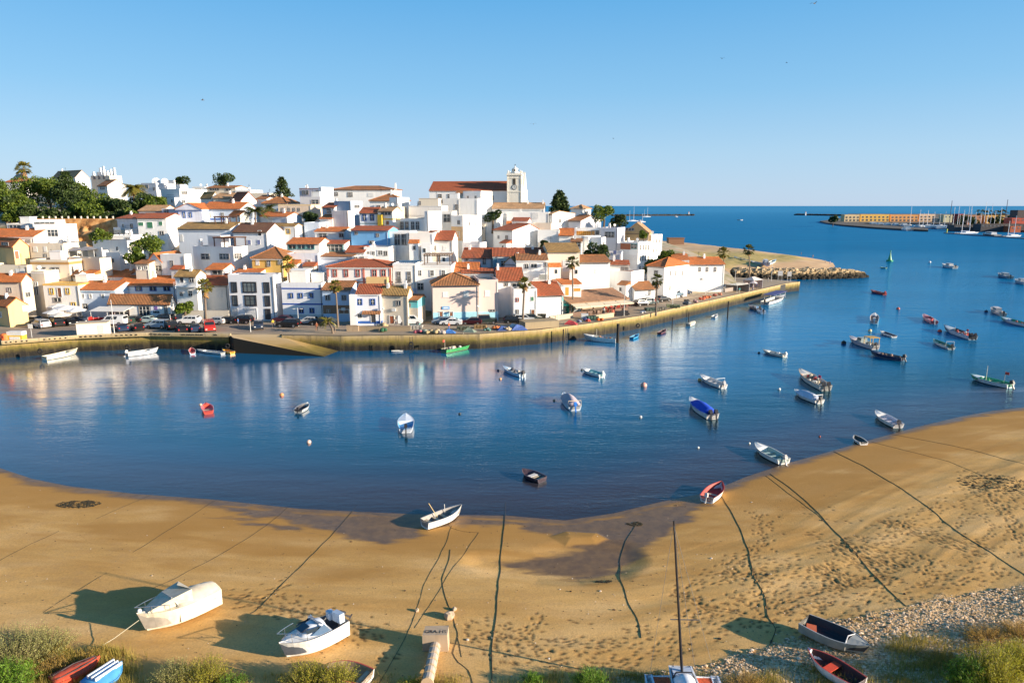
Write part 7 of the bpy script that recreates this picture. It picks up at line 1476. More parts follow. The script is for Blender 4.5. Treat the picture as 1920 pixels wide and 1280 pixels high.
# ------------------------------------------------------------------ vehicles
TYRE = paint((.015,.015,.016), .9); RIM = paint((.45,.45,.46), .3, metallic=.8); LAMP_W = paint((.75,.75,.7), .2); LAMP_R = paint((.45,.01,.01), .3); CGL = glassmat((.01,.012,.015), .05)
PROF = {'hatch': ([(-2.0,.28),(-2.02,.85),(-1.85,1.12),(-1.45,1.48),(.15,1.50),(.95,1.02),(1.75,.88),(2.0,.62),(2.0,.28)], 1.72),
        'suv': ([(-2.2,.35),(-2.22,1.0),(-2.05,1.3),(-1.8,1.68),(.35,1.70),(1.05,1.15),(2.0,1.0),(2.2,.72),(2.2,.35)], 1.84),
        'saloon': ([(-2.2,.28),(-2.22,.85),(-2.0,1.02),(-1.45,1.10),(-.85,1.42),(.25,1.43),(1.0,1.0),(1.95,.85),(2.2,.6),(2.2,.28)], 1.76),
        'van': ([(-2.35,.35),(-2.38,1.1),(-2.33,1.95),(.9,1.98),(1.6,1.25),(2.25,1.05),(2.4,.72),(2.4,.35)], 1.9),
        'jeep': ([(-1.9,.45),(-1.95,1.1),(-1.9,1.85),(.4,1.88),(.62,1.22),(1.85,1.15),(1.95,.8),(1.95,.45)], 1.76)}
def car_proto(kind):
    pts, wd = PROF[kind]; r = empty(kind if kind in ('van',) else 'car', (0,0,0)); m = MB(); n = len(pts); belt = {'hatch':.95,'suv':1.12,'saloon':.95,'van':1.22,'jeep':1.2}[kind]; hw = wd/2
    def yw(z): return hw if z <= belt else hw-(z-belt)*(.32 if kind != 'van' else .12)
    V = [(x, yw(z), z) for x, z in pts]+[(x, -yw(z), z) for x, z in pts]; F_ = [tuple(range(n)), tuple(range(2*n-1, n-1, -1))]+[(i, n+i, n+(i+1) % n, (i+1) % n) for i in range(n)]
    m.add(V, F_); m.build('body', paint((.5,.5,.5), .25, .03), r)
    zt = max(z for _, z in pts); top = [p for p in pts if p[1] > belt+.02]; x0 = min(p[0] for p in top)+.22; x1 = max(p[0] for p in top)
    g = MB(); zb_ = belt+.04; zz = zt-.13; xr0 = [p[0] for p in pts if p[1] >= zt-.06]; a0, a1 = min(xr0)+.05, max(xr0)-.02; xf = {'hatch':.72,'suv':.85,'saloon':.72,'van':1.35,'jeep':.5}[kind]
    segs = 3 if kind in ('suv','van','hatch') else 2
    for s in (-1, 1):
        for k in range(segs if kind != 'van' else 2):
            t0, t1 = k/segs+.02, (k+1)/segs-.02
            if kind == 'van': t0, t1 = (.66, .98) if k == 0 else (.32, .62)
            b0, b1 = lerp(x0, xf, t0), lerp(x0, xf, t1); c0, c1 = lerp(a0, a1, t0), lerp(a0, a1, t1); e = .012
            q_ = [(b0, s*(yw(zb_)+e), zb_), (b1, s*(yw(zb_)+e), zb_), (c1, s*(yw(zz)+e), zz), (c0, s*(yw(zz)+e), zz)]; g.add(q_, [(0,1,2,3) if s < 0 else (3,2,1,0)])
    g.build('side_window', CGL, r)
    # windscreen and rear glass lie on the sloping faces
    def face(i, nm, k0=.12, k1=.9):
        (xa, za), (xb, zb2) = pts[i], pts[i+1]; A = (lerp(xa, xb, k0), lerp(za, zb2, k0)); B_ = (lerp(xa, xb, k1), lerp(za, zb2, k1)); d = Vector((xb-xa, 0, zb2-za)).normalized(); nn = Vector((-d.z, 0, d.x))*.012
        q_ = [Vector((A[0], yw(A[1])*.88, A[1]))+nn, Vector((A[0], -yw(A[1])*.88, A[1]))+nn, Vector((B_[0], -yw(B_[1])*.88, B_[1]))+nn, Vector((B_[0], yw(B_[1])*.88, B_[1]))+nn]
        MB().add(q_, [(0,1,2,3)]).build(nm, CGL, r)
    fi = {'hatch':4,'suv':4,'saloon':5,'van':3,'jeep':3}[kind]; ri = {'hatch':2,'suv':2,'saloon':3,'van':1,'jeep':1}[kind]; face(fi, 'windscreen'); face(ri, 'rear_window', .25 if kind in ('van','jeep') else .12)
    L2 = pts[-1][0]; wr = .32 if kind in ('hatch','saloon') else .37
    for sx in (-1, 1):
        for sy in (-1, 1):
            y = sy*(hw-.1); t = MB().tube([(sx*L2*.62, y-.1, wr), (sx*L2*.62, y+.13*1, wr)], wr, 14).build('wheel', TYRE, r); MB().tube([(sx*L2*.62, y-.115, wr), (sx*L2*.62, y+.145, wr)], wr*.58, 10).build('rim', RIM, t)
    for sy in (-1, 1):
        MB().box(L2-.04, L2+.015, sy*hw*.72-.16, sy*hw*.72+.16, .62, .76).build('headlight', LAMP_W, r); MB().box(-L2-.035, -L2+.03, sy*hw*.8-.1, sy*hw*.8+.1, .72, .95).build('tail_light', LAMP_R, r)
    MB().box(L2-.05, L2+.03, -hw*.9, hw*.9, .3, .46).build('bumper', paint((.05,.05,.055), .5), r)
    return r
PROTO = {}
def car(kind, label, px, py, ang, c, z=QZ, Y=None, group='vehicles parked along the waterfront road', cat=None):
    a = at(px, py+3, z+.01)
    if kind not in PROTO: PROTO[kind] = r = car_proto(kind)
    else: r = copy_tree(PROTO[kind])
    r.location = a; r.rotation_euler = (0, 0, R(ang)); tag(r, label, cat or {'van':'van','jeep':'jeep','suv':'car'}.get(kind, 'car'), group)
    for ch in r.children:
        if ch.name.split('.')[0] == 'body':
            ch.data = ch.data.copy() if ch.data.users > 1 else ch.data; ch.data.materials[0] = paint(c, .22, .03)
    return r
BLK = (.012,.013,.015); DBL = (.02,.035,.07); SIL = (.45,.46,.47); WHT = (.78,.78,.77); GRY = (.16,.17,.18)
for a in [('suv','silver estate car parked nearest the yellow container', 78, 611, 145, SIL), ('hatch','silver hatchback tucked behind the silver estate car', 60, 603, 170, GRY), ('suv','first black car from the left in the car park row', 106, 608, 140, BLK), ('hatch','black car with a red tail just left of the white kiosk', 132, 606, -40, BLK),
          ('hatch','dark blue car half behind the white kiosk', 151, 603, -12, DBL), ('van','small white van with side windows beside the white pole', 215, 606, 178, WHT), ('saloon','dark blue saloon in front of the restaurant awning', 228, 617, 130, DBL), ('hatch','black hatchback facing the kiosk row', 258, 616, 130, BLK), ('suv','pale blue estate car at the end of the kiosk row', 297, 612, 172, (.35,.45,.55)),
          ('suv','large black off road car behind the pale blue estate', 307, 601, 172, BLK), ('hatch','dark grey hatchback between the silver estate and the parasols', 92, 602, 150, GRY), ('saloon','black saloon at the road edge right of the white off road car', 425, 603, 176, BLK), ('hatch','dark green hatchback just behind the white side windowed van', 238, 603, 160, (.03,.05,.04)), ('suv','black estate car at the right end of the kiosk row', 318, 613, 135, BLK), ('hatch','silver hatchback behind the red van', 405, 604, 172, SIL), ('hatch','black hatchback in front of the pale blue palm house', 600, 606, 178, BLK), ('saloon','white and green car behind the black off road car', 277, 602, 170, (.5,.62,.58)), ('hatch','dark car parked under the restaurant sign', 252, 602, 170, BLK), ('suv','white off road car by the old blue gate', 355, 604, 178, WHT),
          ('hatch','black hatchback behind the quay parapet, left of the pair', 340, 620, 125, BLK), ('hatch','dark blue hatchback, right one of the pair by the parapet', 364, 618, 125, DBL), ('van','bright red delivery van at the end of the parapet', 393, 617, -62, (.48,.03,.02)), ('suv','black car in front of the modern building garage', 454, 603, 174, BLK),
          ('hatch','dark blue car facing the slipway', 485, 613, -70, DBL), ('hatch','dark car in the shade beside the modern building', 530, 601, 172, (.08,.02,.03)), ('suv','black pickup sized car near the tall palm', 541, 610, 175, BLK), ('hatch','small silver car before the blue striped house', 578, 604, 178, SIL),
          ('van','white minibus parked before the cream house', 770, 605, 2, WHT), ('saloon','white saloon parked outside the sand coloured house', 846, 606, 176, WHT), ('hatch','blue grey hatchback nosed up to the white saloon', 829, 604, 178, (.2,.25,.32)), ('hatch','very dark red car right of the white saloon', 885, 605, 176, (.05,.01,.015)),
          ('jeep','dark green jeep by the blue dado', 914, 604, 2, (.03,.045,.04)), ('hatch','black hatchback between the jeep and the grey white estate', 963, 602, 8, BLK), ('suv','grey and white estate car near the pink shuttered house', 982, 601, 8, SIL), ('suv','dark green off road car right of the waterfront palm', 997, 600, 8, (.05,.06,.05)),
          ('hatch','dark car by the pavilion end on the right road', 1203, 570, 32, BLK), ('suv','grey green car on the right road behind the lower palm', 1218, 568, 34, (.1,.14,.15)), ('hatch','black car on the right road near the second lamp', 1243, 562, 36, BLK), ('jeep','blue grey jeep on the right road near the corner house', 1268, 554, 38, (.12,.18,.24)), ('hatch','dark car beyond the blue grey jeep', 1284, 549, 38, DBL)]:
    car(*a)
# ------------------------------------------------------------------ people
def person_proto():
    J = {'pel':(0,0,.95,.13),'ch':(0,0,1.28,.15),'nk':(0,0,1.47,.06),'hd':(0,.02,1.60,.10),'ht':(0,.02,1.70,.075),
         'lh':(.09,0,.90,.09),'lk':(.11,.06,.50,.062),'la':(.11,-.04,.09,.042),'lt':(.12,.12,.04,.035),'rh':(-.09,0,.90,.09),'rk':(-.11,-.02,.50,.062),'ra':(-.12,-.14,.10,.042),'rt':(-.13,.0,.04,.035),
         'ls':(.19,0,1.39,.062),'le':(.25,-.03,1.12,.045),'lw':(.24,.08,.90,.032),'lf':(.235,.11,.80,.028),'rs':(-.19,0,1.39,.062),'re':(-.25,-.05,1.12,.045),'rw':(-.26,.04,.89,.032),'rf':(-.255,.08,.79,.028)}
    E_ = [('pel','ch'),('ch','nk'),('nk','hd'),('hd','ht'),('pel','lh'),('lh','lk'),('lk','la'),('la','lt'),('pel','rh'),('rh','rk'),('rk','ra'),('ra','rt'),('ch','ls'),('ls','le'),('le','lw'),('lw','lf'),('ch','rs'),('rs','re'),('re','rw'),('rw','rf')]
    ks = list(J); me = bpy.data.meshes.new('person'); me.from_pydata([J[k][:3] for k in ks], [(ks.index(a), ks.index(b)) for a, b in E_], []); o = bpy.data.objects.new('person', me); col.objects.link(o)
    md = o.modifiers.new('skin', 'SKIN'); sv = me.skin_vertices[0].data
    for i, k in enumerate(ks): sv[i].radius = (J[k][3], J[k][3]*(.8 if k in ('ch','pel') else 1)); sv[i].use_root = (k == 'pel')
    sb = o.modifiers.new('sub', 'SUBSURF'); sb.levels = 1; sb.render_levels = 1
    dg = bpy.context.evaluated_depsgraph_get(); dg.update(); ev = o.evaluated_get(dg); m2 = bpy.data.meshes.new_from_object(ev); bpy.data.objects.remove(o); return m2
PM = person_proto(); SKIN = paint((.45,.26,.17), .6)
def person(label, px, py, c1, c2, ang=0, z=QZ, ground=None):
    a = at(px, py, z) if ground is None else atg(px, py)
    me = PM.copy(); me.materials.clear()
    for mt in (paint(c2, .8), paint(c1, .8), SKIN): me.materials.append(mt)
    for p in me.polygons:
        c = p.center; p.material_index = 2 if (c.z > 1.45 or c.z < .1 or (abs(c.x) > .2 and c.z < 1.1)) else (0 if c.z < .95 else 1); p.use_smooth = True
    r = empty('person', a, R(ang)); tag(r, label, 'person'); b = bpy.data.objects.new('body', me); col.objects.link(b); b.parent = r
    MB().ball((0, -.005, 1.66), .112, 10, 7, sz=1.0).build('hair', paint((.03,.02,.012), .7), b)
    m = MB(); [m.ball((s*.035, .115, 1.62), .012, 6, 4) for s in (-1, 1)]; m.build('eye', paint((.02,.02,.02)), b)
for a in [('person in red top standing by the restaurant parasols', 177, 592, (.5,.05,.04), (.05,.06,.1), 20), ('person in pale shirt on the quay edge near the leaning palm', 628, 622, (.6,.58,.5), (.25,.2,.15), -40), ('person in an orange shirt working among the nets', 842, 620, (.7,.15,.05), (.03,.1,.35), 60), ('person in brown standing left of the leaning palm', 594, 620, (.35,.12,.06), (.3,.1,.05), 0),
          ('person in dark clothes beside the two wheelie bins', 1040, 594, (.05,.05,.06), (.04,.04,.05), 90), ('person in red outside the corner restaurant', 1338, 535, (.55,.08,.05), (.1,.1,.15), 30), ('person in white near the kiosk on the pier', 1440, 530, (.75,.74,.7), (.3,.3,.3), 80), ('person in dark blue by the small awning on the pier', 1418, 541, (.05,.07,.2), (.05,.05,.06), 10), ('person in pale pink near the quay edge of the pier', 1411, 546, (.7,.5,.5), (.2,.2,.3), 150)]: person(*a)
for a in [('person in white shirt seated side of the pavilion nets', 1132, 590, (.7,.7,.68), (.1,.1,.12), 10), ('person in black between the pavilion and the black crates', 1152, 588, (.03,.03,.03), (.05,.05,.06), 120), ('person in blue walking on the road before the modern building', 447, 612, (.06,.15,.4), (.1,.1,.12), 90), ('person in yellow at the foot of the slipway road', 512, 614, (.7,.5,.05), (.08,.08,.1), 200),
          ('person in grey outside the cream house door', 742, 612, (.35,.35,.36), (.12,.12,.14), 180), ('person in dark red near the right road cars', 1228, 572, (.3,.04,.04), (.06,.06,.08), 60), ('person in teal by the stall on the pier', 1386, 550, (.05,.35,.35), (.5,.45,.35), 0)]: person(*a)
for a in [('person in brown walking on the far beach', 1502, 479, (.12,.07,.05), (.08,.05,.04), 40, 1.2), ('distant person by the water on the far beach', 1524, 484, (.3,.2,.15), (.2,.12,.1), 0, 1.0), ('person wading at the tip of the far beach', 1547, 494, (.5,.4,.4), (.1,.12,.2), 70, .0), ('person in violet at the tip of the far beach', 1556, 496, (.4,.35,.6), (.2,.2,.4), 10, .0)]: person(*a)
# ------------------------------------------------------------------ quay furniture
def kiosk():
    a = at(145, 632, QZ); b = at(203, 629, QZ); r = empty('kiosk', (a[0], a[1], QZ), math.atan2(b[1]-a[1], b[0]-a[0])); tag(r, 'plain white site cabin with flat tan roof on the quay', 'cabin'); w_ = math.dist(a[:2], b[:2])
    MB().box(0, w_, 0, 2.4, 0, 2.35).build('wall', wallmat((.76,.72,.64), .06), r); MB().box(-.08, w_+.08, -.08, 2.5, 2.35, 2.5).build('roof', paint((.55,.45,.32)), r)
    m = MB(); m.box(.5, 1.9, -.04, 0, 1.35, 2.05); MB().box(.45, 1.95, -.05, -.0, 1.28, 1.34); m.build('shutter', paint((.66,.63,.6)), r); m = MB()
    for q_ in ((w_-1.55, w_-1.5, 0.05, 1.95), (w_-.75, w_-.7, .05, 1.95), (w_-1.55, w_-.7, 1.95, 2.0)): m.box(q_[0], q_[1], -.04, 0, q_[2], q_[3])
    m.box(w_-1.5, w_-.75, -.02, 0, .05, 1.95); m.build('door', paint((.6,.56,.52)), r)
kiosk()
def lamp(label, px, py, ph, z=QZ, head='ball', c=(.66,.66,.64)):
    a = at(px, py, z); t = onY(px, ph, a[1]); h = t[2]-z; r = empty('street_lamp', a); tag(r, label, 'street lamp', 'lamps and poles along the quay'); MB().tube([(0,0,-.1), (0,0,.5), (0,0,h)], [.09, .07, .045], 8).build('pole', paint(c, .5), r)
    if head == 'ball': MB().ball((0,0,h+.2), .26, 12, 8).build('globe', paint((.78,.76,.68), .3), r)
    elif head == 'arm': m = MB(); m.tube([(-.7,0,h-.15), (.7,0,h-.15)], .035, 6); m.build('arm', paint(c), r); [MB().obox((s*.75,0,h-.18), .45, .2, .1).build('lantern', paint((.7,.68,.62), .4), r) for s in (-1, 1)]
    return r
for a in [('lamp with two arms before the blue striped house', 560, 612, 577, QZ, 'arm'), ('globe lamp before the cream house', 719, 611, 580), ('globe lamp before the sand coloured house', 896, 609, 576), ('tall bare white pole by the restaurant', 215, 627, 562, QZ, 'none'), ('pole lamp beside the teal tent', 1047, 601, 570, QZ, 'arm'), ('tall pole with a flag in front of the pavilion', 1170, 592, 552, QZ, 'none'),
          ('pole between the lower palm and the corner house', 1261, 572, 542, QZ, 'arm'), ('thin pole before the corner restaurant awning', 1323, 551, 524, QZ, 'none'), ('slim pole left of the breakwater', 1378, 532, 506, QZ, 'none'), ('tall white pole at the root of the breakwater', 1446, 527, 497, QZ, 'none'), ('short white post right of the red van', 470, 622, 600, QZ, 'none'), ('pole by the slipway end of the road', 321, 614, 590, QZ, 'none')]: lamp(*a)
def sign(label, px, py, h, w_, hh, c, n=2, z=QZ, text=None):
    a = at(px, py, z); r = empty('sign_board', a); tag(r, label, 'sign'); 
    for i in range(n): MB().tube([((i-.5*(n-1))*w_*.8, 0, 0), ((i-.5*(n-1))*w_*.8, 0, h)], .04, 6).build('post', paint((.6,.6,.6)), r)
    MB().box(-w_/2, w_/2, -.09, -.04, h-hh, h).build('panel', paint(c), r)
sign('grey information board on two posts near the pier end, left one', 1462, 527, 3.2, 1.5, 1.5, (.45,.46,.48)); sign('grey information board near the pier end, right one', 1479, 528.5, 3.2, 1.3, 1.4, (.5,.48,.46)); sign('small white sign on a single post in front of the left car park', 60, 633, 2.5, .8, .8, (.75,.72,.66), 1)
def bins():
    a = at(10, 640, QZ); b = at(33, 639, QZ)
    r = empty('waste_bin', a); tag(r, 'round orange bin at the left end of the quay', 'bin'); MB().tube([(0,0,0), (0,0,1.3), (0,0,1.45)], [.62, .62, .3], 14).build('drum', paint((.75,.18,.04)), r); MB().obox((0,-.6,.9), .5, .06, .5).build('lid', paint((.4,.06,.02)), r)
    r = empty('skip_container', b); tag(r, 'yellow and white recycling container beside the orange bin', 'container'); m = MB(); m.box(-1.3, 1.3, -.6, .6, .1, 1.1); m.build('body', paint((.80,.52,.05)), r); MB().box(-1.32, 1.32, -.62, .62, 1.1, 1.75).build('lid', paint((.75,.72,.66)), r); MB().box(-.9, .9, -.64, -.6, .35, .85).build('label_panel', paint((.78,.76,.7)), r)
    for lb, px in (('black wheelie bin left of the teal tent', 1012), ('black wheelie bin between the teal tent and the first bin', 1019)):
        c = at(px, 599, QZ); r = empty('wheelie_bin', c); tag(r, lb, 'bin'); MB().add([(-.4,-.4,.05),(.4,-.4,.05),(.4,.4,.05),(-.4,.4,.05),(-.5,-.5,1.1),(.5,-.5,1.1),(.5,.5,1.1),(-.5,.5,1.1)], [(0,3,2,1),(4,5,6,7),(0,1,5,4),(1,2,6,5),(2,3,7,6),(3,0,4,7)]).build('tub', paint((.03,.035,.03)), r); MB().box(-.54,.54,-.54,.54,1.1,1.2).build('lid', paint((.04,.05,.045)), r)
    for lb, px, py, c in (('large black crate near the quay edge by the pavilion, left', 1160, 592, (.03,.03,.035)), ('large black crate near the quay edge by the pavilion, right', 1171, 591, (.035,.03,.03)), ('white fish box pile in front of the nets', 1096, 597, (.7,.7,.7))):
        q = at(px, py, QZ); r = MB().box(-.7,.7,-.5,.5,0,1.0); r.box(-.75,.75,-.55,.55,.9,1.02); tag(r.build('crate', paint(c), None, False, q), lb, 'crate')
bins()
def parasol(label, px, py, c=(.76,.74,.70), r_=1.7, h=2.5, z=QZ, sides=8):
    a = at(px, py+(9 if px < 200 else 0), z); t = empty('parasol', a); tag(t, label, 'parasol', 'parasols on the waterfront terraces'); MB().tube([(0,0,0), (0,0,h+.5)], .035, 6).build('pole', paint((.6,.58,.55)), t); m = MB(); MB_ = [(r_*math.cos(2*math.pi*i/sides), r_*math.sin(2*math.pi*i/sides), h) for i in range(sides)]
    m.add([(0,0,h+.55)]+MB_+[(x, y, h-.14) for x, y, _ in MB_], [(0,1+i,1+(i+1) % sides) for i in range(sides)]+[(1+i,1+sides+i,1+sides+(i+1) % sides,1+(i+1) % sides) for i in range(sides)]); m.build('canopy', paint(c, .8, .08), t)
for a in [('largest white parasol before the mustard edged house', 128, 594, (.78,.77,.76), 2.6, 2.9), ('white parasol left of the largest one', 104, 598, (.74,.72,.68), 2.0, 2.4), ('white parasol behind the largest one', 112, 590, (.76,.74,.70), 1.9, 2.8), ('cream parasol lowest in the left group', 116, 602, (.72,.68,.6), 1.9, 2.2), ('white parasol at the right of the left group', 146, 596, (.75,.75,.75), 1.8, 2.6),
          ('pale blue grey parasol left of the pavilion', 1086, 588, (.62,.66,.72), 2.3, 2.5), ('white parasol beside the corner restaurant, left', 1326, 542, (.78,.77,.75), 2.0, 2.5), ('white parasol beside the corner restaurant, right', 1336, 538, (.76,.76,.75), 2.0, 2.5), ('small cream parasol on the pier', 1412, 543, (.7,.6,.58), 1.1, 2.0)]: parasol(*a)
def tent(label, px, py, w_, d_, h, c, ang=0, z=QZ, sidesc=None, name='tent', gable=True):
    a = at(px, py, z); r = empty(name, a, R(ang)); tag(r, label, 'tent' if name == 'tent' else name.replace('_', ' '))
    for x in (-w_/2, w_/2):
        for y in (0, d_): MB().tube([(x, y, 0), (x, y, h)], .05, 6).build('post', paint((.7,.7,.7)), r)
    m = MB(); o = .15
    m.add([(-w_/2-o,-o,h),(w_/2+o,-o,h),(w_/2+o,d_+o,h),(-w_/2-o,d_+o,h),(-w_/2*.3,d_/2,h+.9 if gable else h+.3),(w_/2*.3,d_/2,h+.9 if gable else h+.3)], [(0,1,5,4),(1,2,5),(2,3,4,5),(3,0,4),(0,3,2,1)]); m.build('canopy', paint(c, .8, .1), r)
    if sidesc: m = MB(); m.box(-w_/2, w_/2, d_-.05, d_, 0, h); m.box(w_/2-.04, w_/2, 0, d_, 0, h); m.build('side_sheet', paint(sidesc, .8, .2), r)
    return r
t = tent('teal green tent with clear blue side before the turquoise house', 1040, 594, 7.0, 4.0, 2.3, (.03,.30,.27), 14, sidesc=(.02,.24,.22)); MB().box(-3.4, -.3, -.02, 0, .2, 2.2).build('clear_panel', paint((.04,.28,.50), .2), t)
tent('white gazebo with striped goods near the pier', 1421, 541, 4.6, 3.4, 2.4, (.62,.56,.52), 40, sidesc=(.5,.42,.42)); tent('white canopy stall left of the gazebo', 1393, 548, 6.0, 3.6, 2.1, (.66,.62,.52), 40, sidesc=(.3,.26,.24), gable=False)
def pavilion():
    a = at(1128, 590, QZ); r = empty('pavilion', (a[0], a[1], QZ), R(28)); tag(r, 'open restaurant pavilion with broad brown tiled roof and cream awnings', 'restaurant'); W_, Dp = 15.5, 9.0
    MB().box(-W_/2, W_/2, Dp-.2, Dp, 0, 4.0).build('wall', wallmat((.45,.36,.28)), r)
    gable_roof(-W_/2, W_/2, 1.0, Dp, 3.0, 1.5, ov=.5, front=.75).build('roof', roofmat((.42,.22,.12), .4, (.22,.15,.09)), r)
    for i in range(6): x = lerp(-W_/2+.3, W_/2-.3, i/5); MB().box(x-.1, x+.1, 1.0, 1.2, 0, 3.0).build('post', paint((.12,.06,.04)), r)
    for i in range(4):
        x0 = lerp(-W_/2, W_/2, i/4)+.1; x1 = lerp(-W_/2, W_/2, (i+1)/4)-.1; MB().add([(x0,1,2.9),(x1,1,2.9),(x1,-1.4,2.3),(x0,-1.4,2.3),(x0,-1.4,2.1),(x1,-1.4,2.1)], [(3,2,1,0),(4,5,2,3)]).build('awning', paint((.68,.58,.42), .8), r)
    MB().box(-W_/2, W_/2, .9, 1.0, 0, .9).build('counter', paint((.15,.08,.05)), r)
pavilion()
def terrace_sets():
    q = random.Random(8)
    spots = [(186,603,(.6,.03,.02)),(196,604,(.62,.04,.02)),(181,607,(.55,.03,.03)),(201,600,(.6,.05,.03))]+[(1138,584,(.6,.07,.03)),(1150,582,(.55,.06,.05)),(1160,579,(.6,.08,.04)),(1172,577,(.2,.05,.04)),(1184,574,(.15,.06,.05)),(1144,588,(.6,.09,.04))]+[(1290,545,(.35,.2,.12)),(1300,543,(.3,.18,.12)),(1345,534,(.6,.1,.06)),(1352,532,(.6,.1,.06)),(1106,590,(.3,.2,.15)),(1118,589,(.3,.2,.15))]
    names = ['left front red table set at the restaurant','right front red table set at the restaurant','lowest red table set at the restaurant','rear red table set at the restaurant','red terrace set at the near end of the pavilion','second red terrace set along the pavilion','third red terrace set along the pavilion','dark red terrace set near the pavilion middle','dark terrace set near the far end of the pavilion','orange red terrace set nearest the quay','wooden terrace set under the orange awning, left','wooden terrace set under the orange awning, right','red terrace set right of the white parasols','furthest red terrace set towards the end house','wooden terrace set left of the pavilion','wooden terrace set at the pavilion corner']
    proto = {}
    for (px, py, c), lb in zip(spots, names):
        a = at(px, py+(5 if px < 300 else 0), QZ); r = empty('terrace_table_set', a, q.uniform(0, 1.5)); tag(r, lb, 'table set', 'tables and chairs on the terraces')
        MB().box(-.4,.4,-.4,.4,.72,.76).build('table_top', paint(c), r); MB().tube([(0,0,0),(0,0,.72)], .04, 6).build('table_leg', IRON, r)
        for k in range(4):
            an = k*math.pi/2; x, y = .75*math.cos(an), .75*math.sin(an); m = MB(); m.obox((x, y, .45), .42, .42, .05, an); m.obox((x+.2*math.cos(an), y+.2*math.sin(an), .72), .04, .42, .5, an)
            for sx in (-.17, .17):
                for sy in (-.17, .17): m.obox((x+sx, y+sy, .22), .04, .04, .44)
            m.build('chair', paint(c), r)
terrace_sets()
def windbreak():
    a = at(166, 607, QZ); b = at(207, 606, QZ); r = empty('windbreak', a, math.atan2(b[1]-a[1], b[0]-a[0])); tag(r, 'bright red fabric windbreak around the restaurant terrace', 'windbreak'); L_ = math.dist(a[:2], b[:2])
    MB().box(0, L_, -.03, .03, .15, 1.25).box(-.03, .03, .03, 1.8, .15, 1.25).build('fabric', paint((.60,.03,.02), .8), r)
    for i in range(5): MB().tube([(L_*i/4, 0, 0), (L_*i/4, 0, 1.35)], .04, 6).build('post', FRAME, r)
windbreak()
# orange awnings at the corner restaurant, ochre lean-to roof
def awn():
    a = at(1297, 546, QZ); r = empty('restaurant_terrace', (a[0], a[1]+2, QZ), R(38)); tag(r, 'terrace structure with orange red awnings under an ochre roof', 'awning')
    MB().add([(-5,2,3.0),(5,2,3.0),(5,-1.6,2.3),(-5,-1.6,2.3)], [(3,2,1,0),(0,1,2,3)]).build('awning', paint((.62,.17,.05), .8), r)
    m = MB(); m.add([(-3,5.6,4.4),(5.5,5.6,4.4),(5.5,1.9,3.3),(-3,1.9,3.3),(-3,5.6,4.2),(5.5,5.6,4.2),(5.5,1.9,3.1),(-3,1.9,3.1)], [(3,2,1,0),(4,5,6,7),(0,1,5,4),(2,3,7,6),(1,2,6,5),(3,0,4,7)]); m.build('roof', roofmat(ROOF['y'][0], .4), r)
    for x in (-4.9, -1.6, 1.7, 4.9): MB().tube([(x, -1.5, 0), (x, -1.5, 2.35)], .05, 6).build('post', paint((.5,.3,.2)), r)
awn()
# nets, pots and gear heaped on the quay
def heap(label, px, py, c, s=1.0, kind='net', z=QZ):
    a = at(px, py, z); q = random.Random(int(px*11+py)); m = MB()
    if kind == 'net':
        for i in range(7): m.ball((q.gauss(0,.35)*s, q.gauss(0,.25)*s, .2*s+q.uniform(0,.35)*s*.7), q.uniform(.28,.5)*s, 9, 6, sz=.75, jit=.16, rnd=q)
    elif kind == 'pots':
        for i in range(4):
            for j in range(3):
                for k in range(2): m.obox((i*.62*s-.9*s, j*.5*s, .18+k*.34), .5*s, .42*s, .3, q.uniform(-.2,.2))
    elif kind == 'sheet':
        m.add([(-1.1*s,-.5*s,.02),(1.1*s,-.6*s,.02),(1.2*s,.6*s,.02),(-1.0*s,.7*s,.02),(-.3*s,.05*s,.75*s),(.45*s,.1*s,.55*s)], [(0,1,5,4),(1,2,5),(2,3,4,5),(3,0,4)])
    o = m.build('net_pile' if kind == 'net' else 'pot_stack' if kind == 'pots' else 'covered_gear', paint(c, .9, .35, 5), None, kind == 'net', a, q.uniform(-.3, .3)); tag(o, label, {'net':'fishing net','pots':'fishing pots','sheet':'covered gear'}[kind], 'fishing gear heaped along the quay')
